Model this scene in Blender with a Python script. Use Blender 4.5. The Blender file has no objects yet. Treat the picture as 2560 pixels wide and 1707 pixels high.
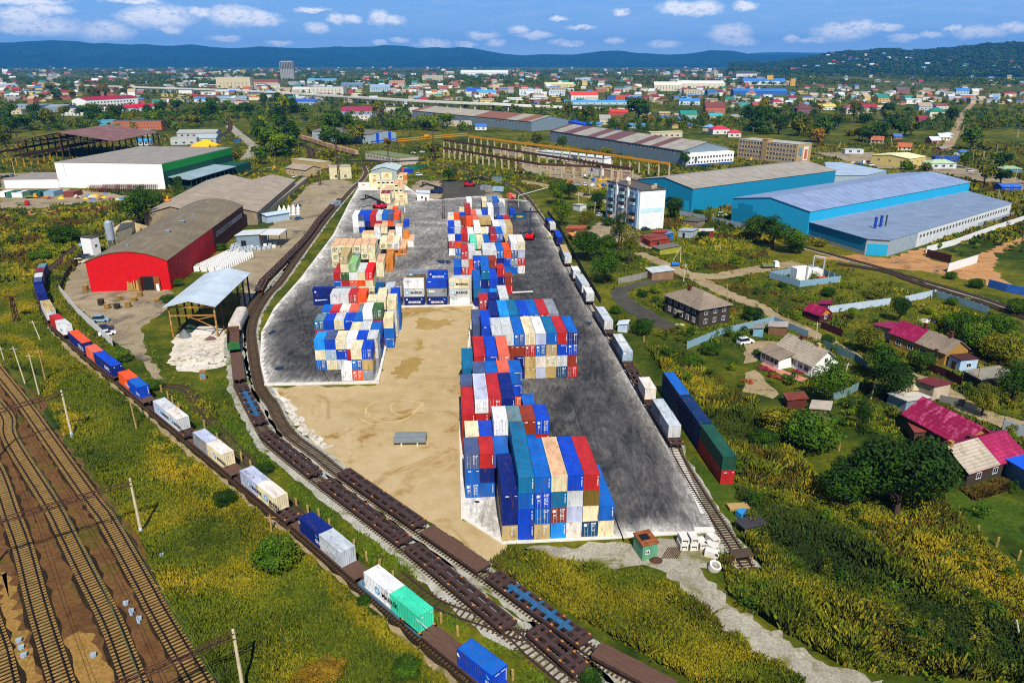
import bpy, math, random
import numpy as np
random.seed(7)
RNG = np.random.default_rng(11)
PI = math.pi
SC = bpy.context.scene
COL = SC.collection
# ---------------------------------------------------------------- camera
CF, CYH, CH = 1830.0, 158.0, 69.4          # focal length in photo pixels, horizon row, camera height
PITCH = math.atan((853.5 - CYH) / CF)
cp, sp = math.cos(PITCH), math.sin(PITCH)
cam_d = bpy.data.cameras.new('camera'); cam = bpy.data.objects.new('camera', cam_d); COL.objects.link(cam)
cam_d.sensor_width = 36.0; cam_d.lens = 36.0 * CF / 2560.0
cam_d.clip_start = 0.5; cam_d.clip_end = 90000
cam.location = (0, 0, CH); cam.rotation_euler = (PI / 2 - PITCH, 0, 0)
SC.camera = cam
# photo measuring frames: (x offset, y offset, scale)
VW = dict(A=(0,0,2.7349),B=(850,0,2.7349),C=(1700,0,2.7349),D=(0,280,3.2671),E=(650,280,3.2671),F=(1300,280,3.2671),
 G=(1860,280,3.2671),H=(0,640,3.2671),I=(650,640,3.2671),J=(1100,640,3.2671),K=(1860,640,3.2671),L=(0,1100,2.5829),
 M=(600,1100,2.5829),N=(1100,1050,2.8513),O=(1860,1000,2.2171),X=(0,0,.91875),P=(1130,880,6.8167),Q=(1130,720,6.533),
 R=(1100,480,8.7125),S=(1130,640,10.452),T=(770,690,5.6),U=(810,560,9.8),V=(860,400,8.71),Y=(960,640,9.8),
 T1=(80,650,4.2375),T2=(360,960,4.6125),T3=(730,1250,3.4304),T4=(1240,1250,1.961),T5=(1330,500,1.9926))
def W(v, x, y, z=0.0):
    """point of the place at height z measured from the photo"""
    a, b, s = VW[v]; u = (a + x / s - 1280) / CF; w = (b + y / s - 853.5) / CF
    dy = cp - w * sp; dz = -sp - w * cp; t = (z - CH) / dz
    return (u * t, dy * t)
def HT(v, x, y, base):
    """height of a measured point standing over a ground point"""
    a, b, s = VW[v]; w = (b + y / s - 853.5) / CF
    dy = cp - w * sp; dz = -sp - w * cp
    return CH + base[1] / dy * dz
def PX(X, Y, Z):
    d = Y * cp - (Z - CH) * sp; up = Y * sp + (Z - CH) * cp
    return (1280 + CF * X / d, 853.5 - CF * up / d) if d > 1 else (-1e5, 1e5)
# ---------------------------------------------------------------- colours and materials
def lin(h):
    if isinstance(h, str):
        h = h.lstrip('#'); c = [int(h[i:i+2], 16) / 255 for i in (0, 2, 4)]
    else: c = [v / 255 for v in h]
    return tuple((v / 12.92 if v <= .04045 else ((v + .055) / 1.055) ** 2.4) for v in c)
MATS = {}
def nt(m):
    m.use_nodes = True
    t = m.node_tree; t.nodes.clear()
    o = t.nodes.new('ShaderNodeOutputMaterial'); b = t.nodes.new('ShaderNodeBsdfPrincipled')
    t.links.new(b.outputs[0], o.inputs[0])
    return t, b
def N(t, kind, **kw):
    n = t.nodes.new(kind)
    for k, v in kw.items(): setattr(n, k, v)
    return n
def ramp(t, fac, stops, interp='LINEAR'):
    r = N(t, 'ShaderNodeValToRGB'); r.color_ramp.interpolation = interp
    e = r.color_ramp.elements
    while len(e) < len(stops): e.new(0.5)
    for i, (p, c) in enumerate(stops):
        e[i].position = p; e[i].color = tuple(c) + (1,) if len(c) == 3 else c
    t.links.new(fac, r.inputs[0]); return r.outputs[0]
def mix(t, fac, a, b, mode='MIX'):
    n = N(t, 'ShaderNodeMix', data_type='RGBA', blend_type=mode)
    for sock, v in ((n.inputs[0], fac), (n.inputs[6], a), (n.inputs[7], b)):
        if hasattr(v, 'is_linked') or hasattr(v, 'node'): t.links.new(v, sock)
        elif isinstance(v, (int, float)): sock.default_value = v
        else: sock.default_value = tuple(v) + (1,)
    return n.outputs[2]
def noise(t, vec, scale, detail=4, rough=.6, dist=0):
    n = N(t, 'ShaderNodeTexNoise'); n.inputs['Scale'].default_value = scale
    n.inputs['Detail'].default_value = detail; n.inputs['Roughness'].default_value = rough
    n.inputs['Distortion'].default_value = dist
    t.links.new(vec, n.inputs['Vector']); return n.outputs[0]
def mapping(t, vec, scale=(1,1,1), loc=(0,0,0), rot=(0,0,0)):
    m = N(t, 'ShaderNodeMapping'); m.inputs['Scale'].default_value = scale
    m.inputs['Location'].default_value = loc; m.inputs['Rotation'].default_value = rot
    t.links.new(vec, m.inputs[0]); return m.outputs[0]
def objvec(t, rnd=True):
    c = N(t, 'ShaderNodeTexCoord').outputs['Object']
    if not rnd: return c
    i = N(t, 'ShaderNodeObjectInfo'); a = N(t, 'ShaderNodeVectorMath', operation='MULTIPLY_ADD')
    cb = N(t, 'ShaderNodeCombineXYZ')
    for k in range(3): t.links.new(i.outputs['Random'], cb.inputs[k])
    t.links.new(cb.outputs[0], a.inputs[0]); a.inputs[1].default_value = (91, 57, 33); t.links.new(c, a.inputs[2])
    return a.outputs[0]
def wvec(t): return N(t, 'ShaderNodeNewGeometry').outputs['Position']
def bump(t, b, h, strength=.3, dist=.1):
    n = N(t, 'ShaderNodeBump'); n.inputs['Strength'].default_value = strength; n.inputs['Distance'].default_value = dist
    t.links.new(h, n.inputs['Height']); t.links.new(n.outputs[0], b.inputs['Normal'])
def mat(key, col, rough=.75, var=.25, scale=.8, col2=None, amt=.5, metal=0, stretch=(1,1,1), spec=.3, rnd=True, det=5):
    """weathered plain surface: base colour, soft value changes, worn or rusty patches of col2"""
    if key in MATS: return MATS[key]
    m = bpy.data.materials.new(key); t, b = nt(m)
    c = lin(col); v = objvec(t, rnd); v2 = mapping(t, v, stretch)
    n1 = noise(t, v2, scale, det, .65)
    lo = tuple(x * (1 - var) for x in c); hi = tuple(min(.9, x * (1 + var * .7)) for x in c)
    out = ramp(t, n1, [(.3, lo), (.7, hi)])
    if col2:
        n2 = noise(t, v2, scale * 2.3, 6, .7, .4)
        f = ramp(t, n2, [(.66 - .22 * amt, (0,0,0)), (.8 - .1 * amt, (1,1,1))])
        out = mix(t, f, out, lin(col2))
    t.links.new(out, b.inputs['Base Color'])
    b.inputs['Roughness'].default_value = rough; b.inputs['Metallic'].default_value = metal
    b.inputs['Specular IOR Level'].default_value = spec
    MATS[key] = m; return m
def leafmat(key, c1, c2, c3, scale=.35):
    if key in MATS: return MATS[key]
    m = bpy.data.materials.new(key); t, b = nt(m)
    v = objvec(t); n1 = noise(t, v, scale, 3, .6); n2 = noise(t, v, 2.2, 2, .6)
    a = ramp(t, n1, [(.35, lin(c1)), (.55, lin(c2)), (.72, lin(c3))])
    f = ramp(t, n2, [(.35, (.55,.55,.55)), (.7, (1.25,1.25,1.25))])
    t.links.new(mix(t, 1.0, a, f, 'MULTIPLY'), b.inputs['Base Color'])
    b.inputs['Roughness'].default_value = .8; b.inputs['Specular IOR Level'].default_value = .15
    MATS[key] = m; return m
# ---------------------------------------------------------------- mesh building
class MB:
    def __init__(s): s.v = []; s.f = []; s.m = []
    def add(s, vs, fs, mi=0):
        o = len(s.v); s.v += [tuple(p) for p in vs]; s.f += [tuple(i + o for i in f) for f in fs]; s.m += [mi] * len(fs); return s
    def box(s, x0, x1, y0, y1, z0, z1, mi=0):
        return s.add([(x0,y0,z0),(x1,y0,z0),(x1,y1,z0),(x0,y1,z0),(x0,y0,z1),(x1,y0,z1),(x1,y1,z1),(x0,y1,z1)],
            [(0,3,2,1),(4,5,6,7),(0,1,5,4),(1,2,6,5),(2,3,7,6),(3,0,4,7)], mi)
    def cbox(s, cx, cy, cz, sx, sy, sz, mi=0, rz=0):
        c, q = math.cos(rz), math.sin(rz); vs = []
        for dz in (-.5, .5):
            for dx, dy in ((-.5,-.5),(.5,-.5),(.5,.5),(-.5,.5)):
                vs.append((cx + dx*sx*c - dy*sy*q, cy + dx*sx*q + dy*sy*c, cz + dz*sz))
        return s.add(vs, [(0,3,2,1),(4,5,6,7),(0,1,5,4),(1,2,6,5),(2,3,7,6),(3,0,4,7)], mi)
    def quad(s, a, b, c, d, mi=0): return s.add([a,b,c,d], [(0,1,2,3)], mi)
    def prism(s, poly, z0, z1, mi=0, cap=True):
        n = len(poly); vs = [(x,y,z0) for x,y in poly] + [(x,y,z1) for x,y in poly]
        fs = [(i,(i+1)%n,n+(i+1)%n,n+i) for i in range(n)]
        if cap: fs += [tuple(range(n,2*n)), tuple(range(n-1,-1,-1))]
        return s.add(vs, fs, mi)
    def bar(s, p, q, w, mi=0, h=None):
        """square bar between two points"""
        h = h or w; d = [q[i]-p[i] for i in range(3)]; L = math.sqrt(sum(x*x for x in d)) or 1e-6; d = [x/L for x in d]
        up = (0,0,1) if abs(d[2]) < .95 else (1,0,0)
        a = (d[1]*up[2]-d[2]*up[1], d[2]*up[0]-d[0]*up[2], d[0]*up[1]-d[1]*up[0]); al = math.sqrt(sum(x*x for x in a)); a = [x/al*w/2 for x in a]
        b = (a[1]*d[2]-a[2]*d[1], a[2]*d[0]-a[0]*d[2], a[0]*d[1]-a[1]*d[0]); bl = math.sqrt(sum(x*x for x in b)); b = [x/bl*h/2 for x in b]
        vs = [[e[i]+sa*a[i]+sb*b[i] for i in range(3)] for e in (p,q) for sa,sb in ((-1,-1),(1,-1),(1,1),(-1,1))]
        return s.add(vs, [(0,1,2,3),(7,6,5,4),(0,4,5,1),(1,5,6,2),(2,6,7,3),(3,7,4,0)], mi)
    def tube(s, p, q, r, r2=None, n=8, mi=0):
        r2 = r if r2 is None else r2; d = [q[i]-p[i] for i in range(3)]; L = math.sqrt(sum(x*x for x in d)) or 1e-6; d = [x/L for x in d]
        up = (0,0,1) if abs(d[2]) < .9 else (1,0,0)
        a = (d[1]*up[2]-d[2]*up[1], d[2]*up[0]-d[0]*up[2], d[0]*up[1]-d[1]*up[0]); al = math.sqrt(sum(x*x for x in a)); a = [x/al for x in a]
        b = (a[1]*d[2]-a[2]*d[1], a[2]*d[0]-a[0]*d[2], a[0]*d[1]-a[1]*d[0]); vs = []
        for e, rr in ((p,r),(q,r2)):
            for k in range(n):
                c, q_ = math.cos(2*PI*k/n)*rr, math.sin(2*PI*k/n)*rr
                vs.append([e[i]+a[i]*c+b[i]*q_ for i in range(3)])
        return s.add(vs, [(k,(k+1)%n,n+(k+1)%n,n+k) for k in range(n)] + [tuple(range(n,2*n)), tuple(range(n-1,-1,-1))], mi)
    def mesh(s, name):
        me = bpy.data.meshes.new(name); me.from_pydata(s.v, [], s.f)
        if any(s.m): me.polygons.foreach_set('material_index', s.m)
        me.update(); return me
    def build(s, name, mats, parent=None, loc=None, rz=0):
        me = s.mesh(name)
        for m in (mats if isinstance(mats, (list, tuple)) else [mats]): me.materials.append(m)
        return ob(name, me, parent, loc, rz)
def ob(name, me, parent=None, loc=None, rz=0):
    o = bpy.data.objects.new(name, me); COL.objects.link(o)
    if parent: o.parent = parent
    if loc is not None: o.location = loc
    if rz: o.rotation_euler = (0, 0, rz)
    return o
def om(o, *ms):
    """give an object its own material over shared mesh data"""
    for i, m in enumerate(ms):
        if m is None: continue
        while len(o.material_slots) <= i: o.data.materials.append(None)
        o.material_slots[i].link = 'OBJECT'; o.material_slots[i].material = m
    return o
TH = []
def tag(o, label=None, cat=None, group=None, kind=None):
    if label: o['label'] = label
    if cat: o['category'] = cat
    if group: o['group'] = group
    if kind: o['kind'] = kind
    else: TH.append(o)
    return o
def thing(name, label, cat, loc, rz=0, group=None):
    return tag(ob(name, None, None, loc, rz), label, cat, group)
def struct(o, label=None):
    o['kind'] = 'structure'
    if label: o['label'] = label
    return o
def dup(root, loc, rz=0, label=None, group=None, scale=None):
    r = root.copy(); COL.objects.link(r); r.location = loc; r.rotation_euler = (0, 0, rz)
    if scale: r.scale = scale if isinstance(scale, tuple) else (scale,)*3
    if label: r['label'] = label
    if group: r['group'] = group
    for ch in list(root.children):
        c = ch.copy(); COL.objects.link(c); c.parent = r
        for g in list(ch.children):
            d = g.copy(); COL.objects.link(d); d.parent = c
    TH.append(r); return r
def big(name, V_, F_, mats, mi=None):
    """large mesh from numpy arrays (F_: n x 3 or n x 4)"""
    me = bpy.data.meshes.new(name); V_ = np.asarray(V_, np.float32); F_ = np.asarray(F_, np.int32); k = F_.shape[1]
    me.vertices.add(len(V_)); me.vertices.foreach_set('co', V_.ravel())
    me.loops.add(F_.size); me.loops.foreach_set('vertex_index', F_.ravel())
    me.polygons.add(len(F_)); me.polygons.foreach_set('loop_start', np.arange(0, F_.size, k, dtype=np.int32))
    try: me.polygons.foreach_set('loop_total', np.full(len(F_), k, np.int32))
    except Exception: pass
    if mi is not None: me.polygons.foreach_set('material_index', np.asarray(mi, np.int32))
    for m in (mats if isinstance(mats, (list, tuple)) else [mats]): me.materials.append(m)
    me.update(calc_edges=True); me.validate(); return me
FONT_CACHE = {}
def text_mesh(s, size=1.0, bold=.0):
    """flat lettering as mesh data, in the local xy plane, left baseline at origin; returns (verts, faces, width)"""
    k = (s, size, bold)
    if k in FONT_CACHE: return FONT_CACHE[k]
    cu = bpy.data.curves.new('lettering_curve', 'FONT'); cu.body = s; cu.size = size; cu.offset = bold; cu.resolution_u = 2
    o = bpy.data.objects.new('lettering_tmp', cu); COL.objects.link(o)
    dg = bpy.context.evaluated_depsgraph_get(); dg.update()
    me = bpy.data.meshes.new_from_object(o.evaluated_get(dg))
    vs = [tuple(v.co) for v in me.vertices]; fs = [tuple(p.vertices) for p in me.polygons]
    bpy.data.objects.remove(o); bpy.data.curves.remove(cu); bpy.data.meshes.remove(me)
    w = max([v[0] for v in vs] or [0]); FONT_CACHE[k] = (vs, fs, w); return FONT_CACHE[k]
ORD = ['first','second','third','fourth','fifth','sixth','seventh','eighth','ninth','tenth','eleventh','twelfth','thirteenth','fourteenth','fifteenth']
def inpoly(px, py, poly):
    r = np.zeros(len(px), bool); n = len(poly); j = n - 1
    for i in range(n):
        xi, yi = poly[i]; xj, yj = poly[j]
        if yi != yj:
            c = ((yi > py) != (yj > py)) & (px < (xj - xi) * (py - yi) / (yj - yi) + xi); r ^= c
        j = i
    return r
def spline(pts, step=2.0):
    """Catmull-Rom through points, resampled at even steps"""
    P = [np.array(p[:2], float) for p in pts]; P = [2*P[0]-P[1]] + P + [2*P[-1]-P[-2]]; out = []
    for i in range(1, len(P)-2):
        for k in range(24):
            u = k/24; a,b,c,d = P[i-1],P[i],P[i+1],P[i+2]
            out.append(.5*((2*b)+(-a+c)*u+(2*a-5*b+4*c-d)*u*u+(-a+3*b-3*c+d)*u**3))
    out.append(P[-2]); out = np.array(out); seg = np.linalg.norm(np.diff(out, axis=0), axis=1); s = np.r_[0, np.cumsum(seg)]
    n = max(2, int(s[-1]/step)+1); q = np.linspace(0, s[-1], n)
    return np.c_[np.interp(q, s, out[:,0]), np.interp(q, s, out[:,1])], q
def path_at(S, q, d):
    x = np.interp(d, q, S[:,0]); y = np.interp(d, q, S[:,1])
    x2 = np.interp(d+.5, q, S[:,0]); y2 = np.interp(d+.5, q, S[:,1]); x1 = np.interp(d-.5, q, S[:,0]); y1 = np.interp(d-.5, q, S[:,1])
    return x, y, math.atan2(y2-y1, x2-x1)
# ---------------------------------------------------------------- light, sky, air
SUN_AZ, SUN_EL = math.radians(7.6), math.radians(49)     # shadows run away from the camera, slightly left
sd = bpy.data.lights.new('sun', 'SUN'); sd.energy = 5.0; sd.angle = math.radians(.5); sd.color = (1.0, .95, .86)
so = bpy.data.objects.new('sun', sd); COL.objects.link(so)
so.rotation_euler = (PI/2 - SUN_EL, 0, SUN_AZ); so.location = (0, -200, 400)
wd = bpy.data.worlds.new('World'); SC.world = wd; wd.use_nodes = True
t = wd.node_tree; t.nodes.clear()
wo = N(t, 'ShaderNodeOutputWorld'); bg = N(t, 'ShaderNodeBackground'); t.links.new(bg.outputs[0], wo.inputs[0])
sky = N(t, 'ShaderNodeTexSky', sky_type='NISHITA'); sky.sun_disc = False; sky.sun_elevation = SUN_EL; sky.sun_rotation = PI - SUN_AZ
sky.air_density = 1.0; sky.dust_density = .3; sky.ozone_density = 3.0; sky.altitude = 60
dirv = N(t, 'ShaderNodeTexCoord').outputs['Generated']
sv = mapping(t, dirv, (1, 1, 2.2), (0, 0, .22)); t.links.new(sv, sky.inputs[0])
sep = N(t, 'ShaderNodeSeparateXYZ'); t.links.new(dirv, sep.inputs[0])
at = N(t, 'ShaderNodeMath', operation='ARCTAN2'); t.links.new(sep.outputs[0], at.inputs[0]); t.links.new(sep.outputs[1], at.inputs[1])
asn = N(t, 'ShaderNodeMath', operation='ARCSINE'); t.links.new(sep.outputs[2], asn.inputs[0])
ae = N(t, 'ShaderNodeCombineXYZ'); t.links.new(at.outputs[0], ae.inputs[0]); t.links.new(asn.outputs[0], ae.inputs[1]); ae = ae.outputs[0]
def azel(px, py):
    u = (px - 1280) / CF; w = (py - 853.5) / CF; dy = cp - w*sp; dz = -sp - w*cp
    return math.atan2(u, dy), math.atan2(dz, math.hypot(u, dy))
CLOUDS = [(399,42,75,30),(350,44,50,16),(585,40,60,26),(640,46,62,18),(50,40,50,20),(115,24,50,14),(105,68,85,22),(40,75,40,12),(265,80,60,24),(430,77,26,9),(500,32,30,13),
 (793,72,30,14),(842,48,26,12),(60,3,80,10),(330,2,60,6),(947,44,27,20),(985,50,26,14),(880,48,24,13),(1340,88,44,11),(1208,89,40,11),(1084,110,46,15),(949,106,20,9),(1238,107,24,12),(1168,111,30,10),
 (1300,75,28,8),(1552,29,22,9),(1398,47,22,7),(1690,22,44,18),(1537,103,26,9),(1720,24,24,15),(1762,22,44,18),(1860,17,28,12),(1824,86,50,24),(1846,104,48,10),(2106,80,66,22),(2150,66,30,14),(2208,70,40,9),
 (1978,96,16,12),(2263,94,36,9),(2446,82,52,16),(2384,68,20,7),(2537,70,36,10),(700,108,30,8),(560,96,40,8),(1000,100,24,8),(1420,108,50,9),(1660,110,40,10),(2030,100,40,8),(2330,86,30,9),(780,26,40,6),(1450,70,36,6)]
nv = N(t, 'ShaderNodeTexNoise'); nv.inputs['Scale'].default_value = 58; nv.inputs['Detail'].default_value = 7; nv.inputs['Roughness'].default_value = .62
t.links.new(mapping(t, ae, (1, 1.5, 1)), nv.inputs['Vector'])
wob = N(t, 'ShaderNodeVectorMath', operation='MULTIPLY_ADD'); t.links.new(nv.outputs['Color'], wob.inputs[0]); wob.inputs[1].default_value = (.022, .013, 0); t.links.new(ae, wob.inputs[2])
best = None
for cx, cy, w_, h_ in CLOUDS:
    a0, e0 = azel(cx, cy); s1 = N(t, 'ShaderNodeVectorMath', operation='SUBTRACT'); t.links.new(wob.outputs[0], s1.inputs[0]); s1.inputs[1].default_value = (a0 + .011, e0 + .0065, 0)
    s2 = N(t, 'ShaderNodeVectorMath', operation='MULTIPLY'); t.links.new(s1.outputs[0], s2.inputs[0]); s2.inputs[1].default_value = (CF/w_/1.15, CF/h_*.95, 0)
    s3 = N(t, 'ShaderNodeVectorMath', operation='LENGTH'); t.links.new(s2.outputs[0], s3.inputs[0])
    if best is None: best = s3.outputs['Value']
    else:
        mn = N(t, 'ShaderNodeMath', operation='MINIMUM'); t.links.new(best, mn.inputs[0]); t.links.new(s3.outputs['Value'], mn.inputs[1]); best = mn.outputs[0]
n5 = noise(t, mapping(t, ae, (1, 1.6, 1)), 90, 6, .65)
sub = N(t, 'ShaderNodeMath', operation='MULTIPLY_ADD'); t.links.new(n5, sub.inputs[0]); sub.inputs[1].default_value = .95; t.links.new(best, sub.inputs[2])
cum = ramp(t, sub.outputs[0], [(.72, (1,1,1)), (1.0, (.62,.62,.62)), (1.0, (.62,.62,.62)), (1.0,(.0,.0,.0))][:2] + [(1.0, (0,0,0))])
sub2 = N(t, 'ShaderNodeMath', operation='MULTIPLY'); t.links.new(sub.outputs[0], sub2.inputs[0]); sub2.inputs[1].default_value = .62
cum = ramp(t, sub2.outputs[0], [(.56, (1,1,1)), (.72, (.5,.5,.5)), (.88, (0,0,0))])
# thin streaky layer, thicker to the right and near the horizon
n6 = noise(t, mapping(t, ae, (6, 46, 1)), 3.0, 6, .62, .3)
gr = N(t, 'ShaderNodeMath', operation='MULTIPLY_ADD'); t.links.new(at.outputs[0], gr.inputs[0]); gr.inputs[1].default_value = .16; t.links.new(n6, gr.inputs[2])
thin = ramp(t, gr.outputs[0], [(.44, (.03,.03,.03)), (.6, (.25,.25,.25)), (.76, (.6,.6,.6))])
el_ = N(t, 'ShaderNodeMapRange'); t.links.new(asn.outputs[0], el_.inputs[0]); el_.inputs[2].default_value = .6
blue = ramp(t, el_.outputs[0], [(.0, (5.6,7.4,9.6)), (.05, (3.6,5.9,9.2)), (.13, (2.2,4.8,9.0)), (.3, (.6,1.6,4.0)), (.7, (.35,1.0,2.7))])
lp = mix(t, thin, mix(t, .85, sky.outputs[0], blue), (4.3, 6.0, 9.4))
shade = ramp(t, n5, [(.36, (6.4, 7.2, 9.4)), (.5, (10.6, 10.6, 10.8))])
t.links.new(mix(t, cum, lp, shade), bg.inputs[0]); bg.inputs[1].default_value = .095
wd.cycles.sampling_method = 'MANUAL'; wd.cycles.sample_map_resolution = 256
SC.view_settings.view_transform = 'Standard'; SC.view_settings.look = 'None'; SC.view_settings.exposure = .25; SC.view_settings.gamma = 1
SC.cycles.max_bounces = 5; SC.cycles.diffuse_bounces = 2; SC.cycles.glossy_bounces = 1; SC.cycles.volume_bounces = 0; SC.cycles.transparent_max_bounces = 6
SC.cycles.use_denoising = False; SC.cycles.filter_width = 1.1; SC.cycles.sample_clamp_indirect = 3; SC.cycles.sample_clamp_direct = 8
try: SC.cycles.denoiser = 'OPENIMAGEDENOISE'; SC.cycles.denoising_input_passes = 'RGB_ALBEDO_NORMAL'; SC.cycles.denoising_prefilter = 'ACCURATE'
except Exception: pass
# ---------------------------------------------------------------- ground materials
def groundmat(key, stops, scales=(.012, .09, .9), extra=None, amt=.5, rough=.95, bmp=.0, grain=.4):
    m = bpy.data.materials.new(key); t, b = nt(m); v = wvec(t)
    n1 = noise(t, v, scales[0], 5, .6, .5); n2 = noise(t, v, scales[1], 6, .65); n3 = noise(t, v, scales[2], 4, .7)
    s = N(t, 'ShaderNodeMath', operation='ADD'); t.links.new(n1, s.inputs[0]); t.links.new(n2, s.inputs[1])
    s2 = N(t, 'ShaderNodeMath', operation='MULTIPLY'); t.links.new(s.outputs[0], s2.inputs[0]); s2.inputs[1].default_value = .5
    c = ramp(t, s2.outputs[0], [(p, lin(h)) for p, h in stops])
    f = ramp(t, n3, [(.3, (1-grain,)*3), (.7, (1+grain*.75,)*3)])
    c = mix(t, 1, c, f, 'MULTIPLY')
    if extra:
        n4 = noise(t, v, extra[1], 6, .7, 1.2); e = ramp(t, n4, [(.62-.2*amt, (0,0,0)), (.7-.12*amt, (1,1,1))])
        c = mix(t, e, c, lin(extra[0]))
    t.links.new(c, b.inputs['Base Color']); b.inputs['Roughness'].default_value = rough; b.inputs['Specular IOR Level'].default_value = .1
    if bmp: bump(t, b, n3, bmp, .15)
    MATS[key] = m; return m
M_GRASS = groundmat('meadow', [(.3,'#162406'),(.42,'#2c3c0a'),(.5,'#48500f'),(.58,'#6a6416'),(.7,'#62501a')])
M_DIRT = groundmat('bare_earth', [(.32,'#402816'),(.44,'#5e4024'),(.5,'#6a4a2a'),(.55,'#5a4a1e'),(.6,'#464612'),(.68,'#384810')], (.03,.16,1.4))
M_SAND = groundmat('sand', [(.3,'#96804e'),(.45,'#ac9468'),(.6,'#b8a178'),(.72,'#9c8454')], (.05,.3,2.5), ('#8a662c', .045), .3, grain=.14)
M_GRAVEL = groundmat('gravel', [(.3,'#7c7460'),(.5,'#9a9280'),(.7,'#b4ad9a')], (.06,.4,3.0), ('#66622e', .16), .5)
M_BALLAST = groundmat('ballast', [(.3,'#7d7a6c'),(.5,'#a39f92'),(.7,'#bdb9ae')], (.06,.5,3.5), ('#5d6420', .22), .5)
M_TRACKBED = groundmat('track_bed', [(.3,'#1c1610'),(.5,'#2e2316'),(.7,'#34301a')], (.06,.4,3.0))
M_YARD = groundmat('trodden_yard', [(.3,'#74654c'),(.5,'#948468'),(.7,'#aa9b80')], (.03,.2,2.0), ('#575046', .05), .42)
M_ROAD = groundmat('dirt_road', [(.3,'#7b6a4e'),(.5,'#9a8665'),(.7,'#a8926c')], (.05,.3,2.2), ('#5b5a28', .14), .3)
M_CLAY = groundmat('clay', [(.3,'#8a5c34'),(.48,'#b08050'),(.6,'#b68a5c'),(.72,'#6f6440')], (.03,.2,1.8), ('#4a4038', .05), .3)
M_TAR = groundmat('asphalt', [(.3,'#3a3832'),(.5,'#4b4840'),(.7,'#5a564c')], (.05,.3,2.5))
M_RUBBLE = groundmat('broken_concrete', [(.3,'#8e806a'),(.5,'#cfc4b0'),(.7,'#e0d8c8')], (.2,.8,3.5), ('#6a5c48', .4), .35)
M_GRASS2 = groundmat('short_lawn', [(.3,'#24380c'),(.5,'#3c5010'),(.7,'#5a5c18')], (.04,.2,1.6))
def yardmat():
    m = bpy.data.materials.new('stained_concrete'); t, b = nt(m); v = wvec(t)
    ed = N(t, 'ShaderNodeAttribute', attribute_name='wear').outputs['Fac']
    n1 = noise(t, v, .035, 6, .62, 1.5); n2 = noise(t, mapping(t, v, (1, .35, 1), rot=(0,0,.09)), .3, 6, .72, 2.5); n3 = noise(t, v, 1.7, 4, .7)
    a = N(t, 'ShaderNodeMath', operation='MULTIPLY_ADD'); t.links.new(n1, a.inputs[0]); a.inputs[1].default_value = .9; t.links.new(ed, a.inputs[2])
    a2 = N(t, 'ShaderNodeMath', operation='MULTIPLY_ADD'); t.links.new(n2, a2.inputs[0]); a2.inputs[1].default_value = .75; t.links.new(a.outputs[0], a2.inputs[2])
    a3 = N(t, 'ShaderNodeMath', operation='MULTIPLY'); t.links.new(a2.outputs[0], a3.inputs[0]); a3.inputs[1].default_value = .5
    c = ramp(t, a3.outputs[0], [(.36, lin('#dedad2')), (.47, lin('#aca79d')), (.56, lin('#827e77')), (.67, lin('#5a5754')), (.82, lin('#2d2d2f'))])
    f = ramp(t, n3, [(.3, (.78,.78,.78)), (.7, (1.15,1.15,1.15))]); n4 = noise(t, mapping(t, v, (1, .22, 1), rot=(0,0,.1)), .9, 5, .75, 1.2); c = mix(t, 1, c, ramp(t, n4, [(.36, (.68,.68,.69)), (.5, (.98,.98,.97)), (.66, (1.55,1.5,1.42))]), 'MULTIPLY')
    t.links.new(mix(t, 1, c, f, 'MULTIPLY'), b.inputs['Base Color']); b.inputs['Roughness'].default_value = .8; b.inputs['Specular IOR Level'].default_value = .2
    return m
M_SLAB = yardmat()
M_CONC = mat('pale_concrete', '#d6cfc2', .9, .15, .5, '#a2947c', .4)
# ---------------------------------------------------------------- sheets on the ground
def jag(poly, step=2.2, amp=.7):
    out = []; n = len(poly)
    for i in range(n):
        a, b = np.array(poly[i]), np.array(poly[(i+1) % n]); L = np.linalg.norm(b-a); k = max(1, int(L/step))
        nn = np.array([-(b-a)[1], (b-a)[0]]) / max(L, 1e-6)
        for j in range(k):
            p = a + (b-a)*j/k + nn*random.uniform(-amp, amp); out.append(tuple(p))
    return out
NOGO = []
def sheet(name, poly, z, m, amp=.7, step=2.2, label=None):
    if 'lawn' not in name and 'worn' not in name and 'railway' not in name: NOGO.append(poly)
    p = jag(poly, step, amp) if amp else poly
    b = MB(); b.add([(x, y, z) for x, y in p], [tuple(range(len(p)))])
    o = b.build(name, m); me = o.data
    if me.polygons[0].normal.z < 0: me.flip_normals()
    return struct(o)
def ribbon(name, pts, w0, w1, z, m, amp=.4, step=1.6):
    S, q = spline(pts, step); vs, fs = [], []; n = len(S)
    for i in range(n):
        x, y, a = path_at(S, q, q[i]); w = (w0 + (w1-w0)*i/n)/2
        for sgn in (-1, 1):
            ww = w + random.uniform(-amp, amp); vs.append((x - math.sin(a)*ww*sgn, y + math.cos(a)*ww*sgn, z))
        if i: fs.append((2*i-2, 2*i, 2*i+1, 2*i-1))
    if name not in ('tyre_track', 'slab_joint'): NOGO.append([v_[:2] for v_ in vs[::2]] + [v_[:2] for v_ in vs[1::2]][::-1])
    o = MB().add(vs, fs).build(name, m)
    if o.data.polygons[0].normal.z < 0: o.data.flip_normals()
    return struct(o)
def PTS(*a):
    """('L',x,y, x,y, 'H',x,y ...) -> ground points"""
    out = []; v = None; i = 0
    while i < len(a):
        if isinstance(a[i], str): v = a[i]; i += 1
        else: out.append(W(v, a[i], a[i+1])); i += 2
    return out
g = MB().add([(-26000,-400,0),(26000,-400,0),(26000,25500,0),(-26000,25500,0)], [(0,1,2,3)]).build('ground', M_GRASS); struct(g)
Zs = [.0]
def nz(): Zs[0] += .012; return Zs[0]
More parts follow.
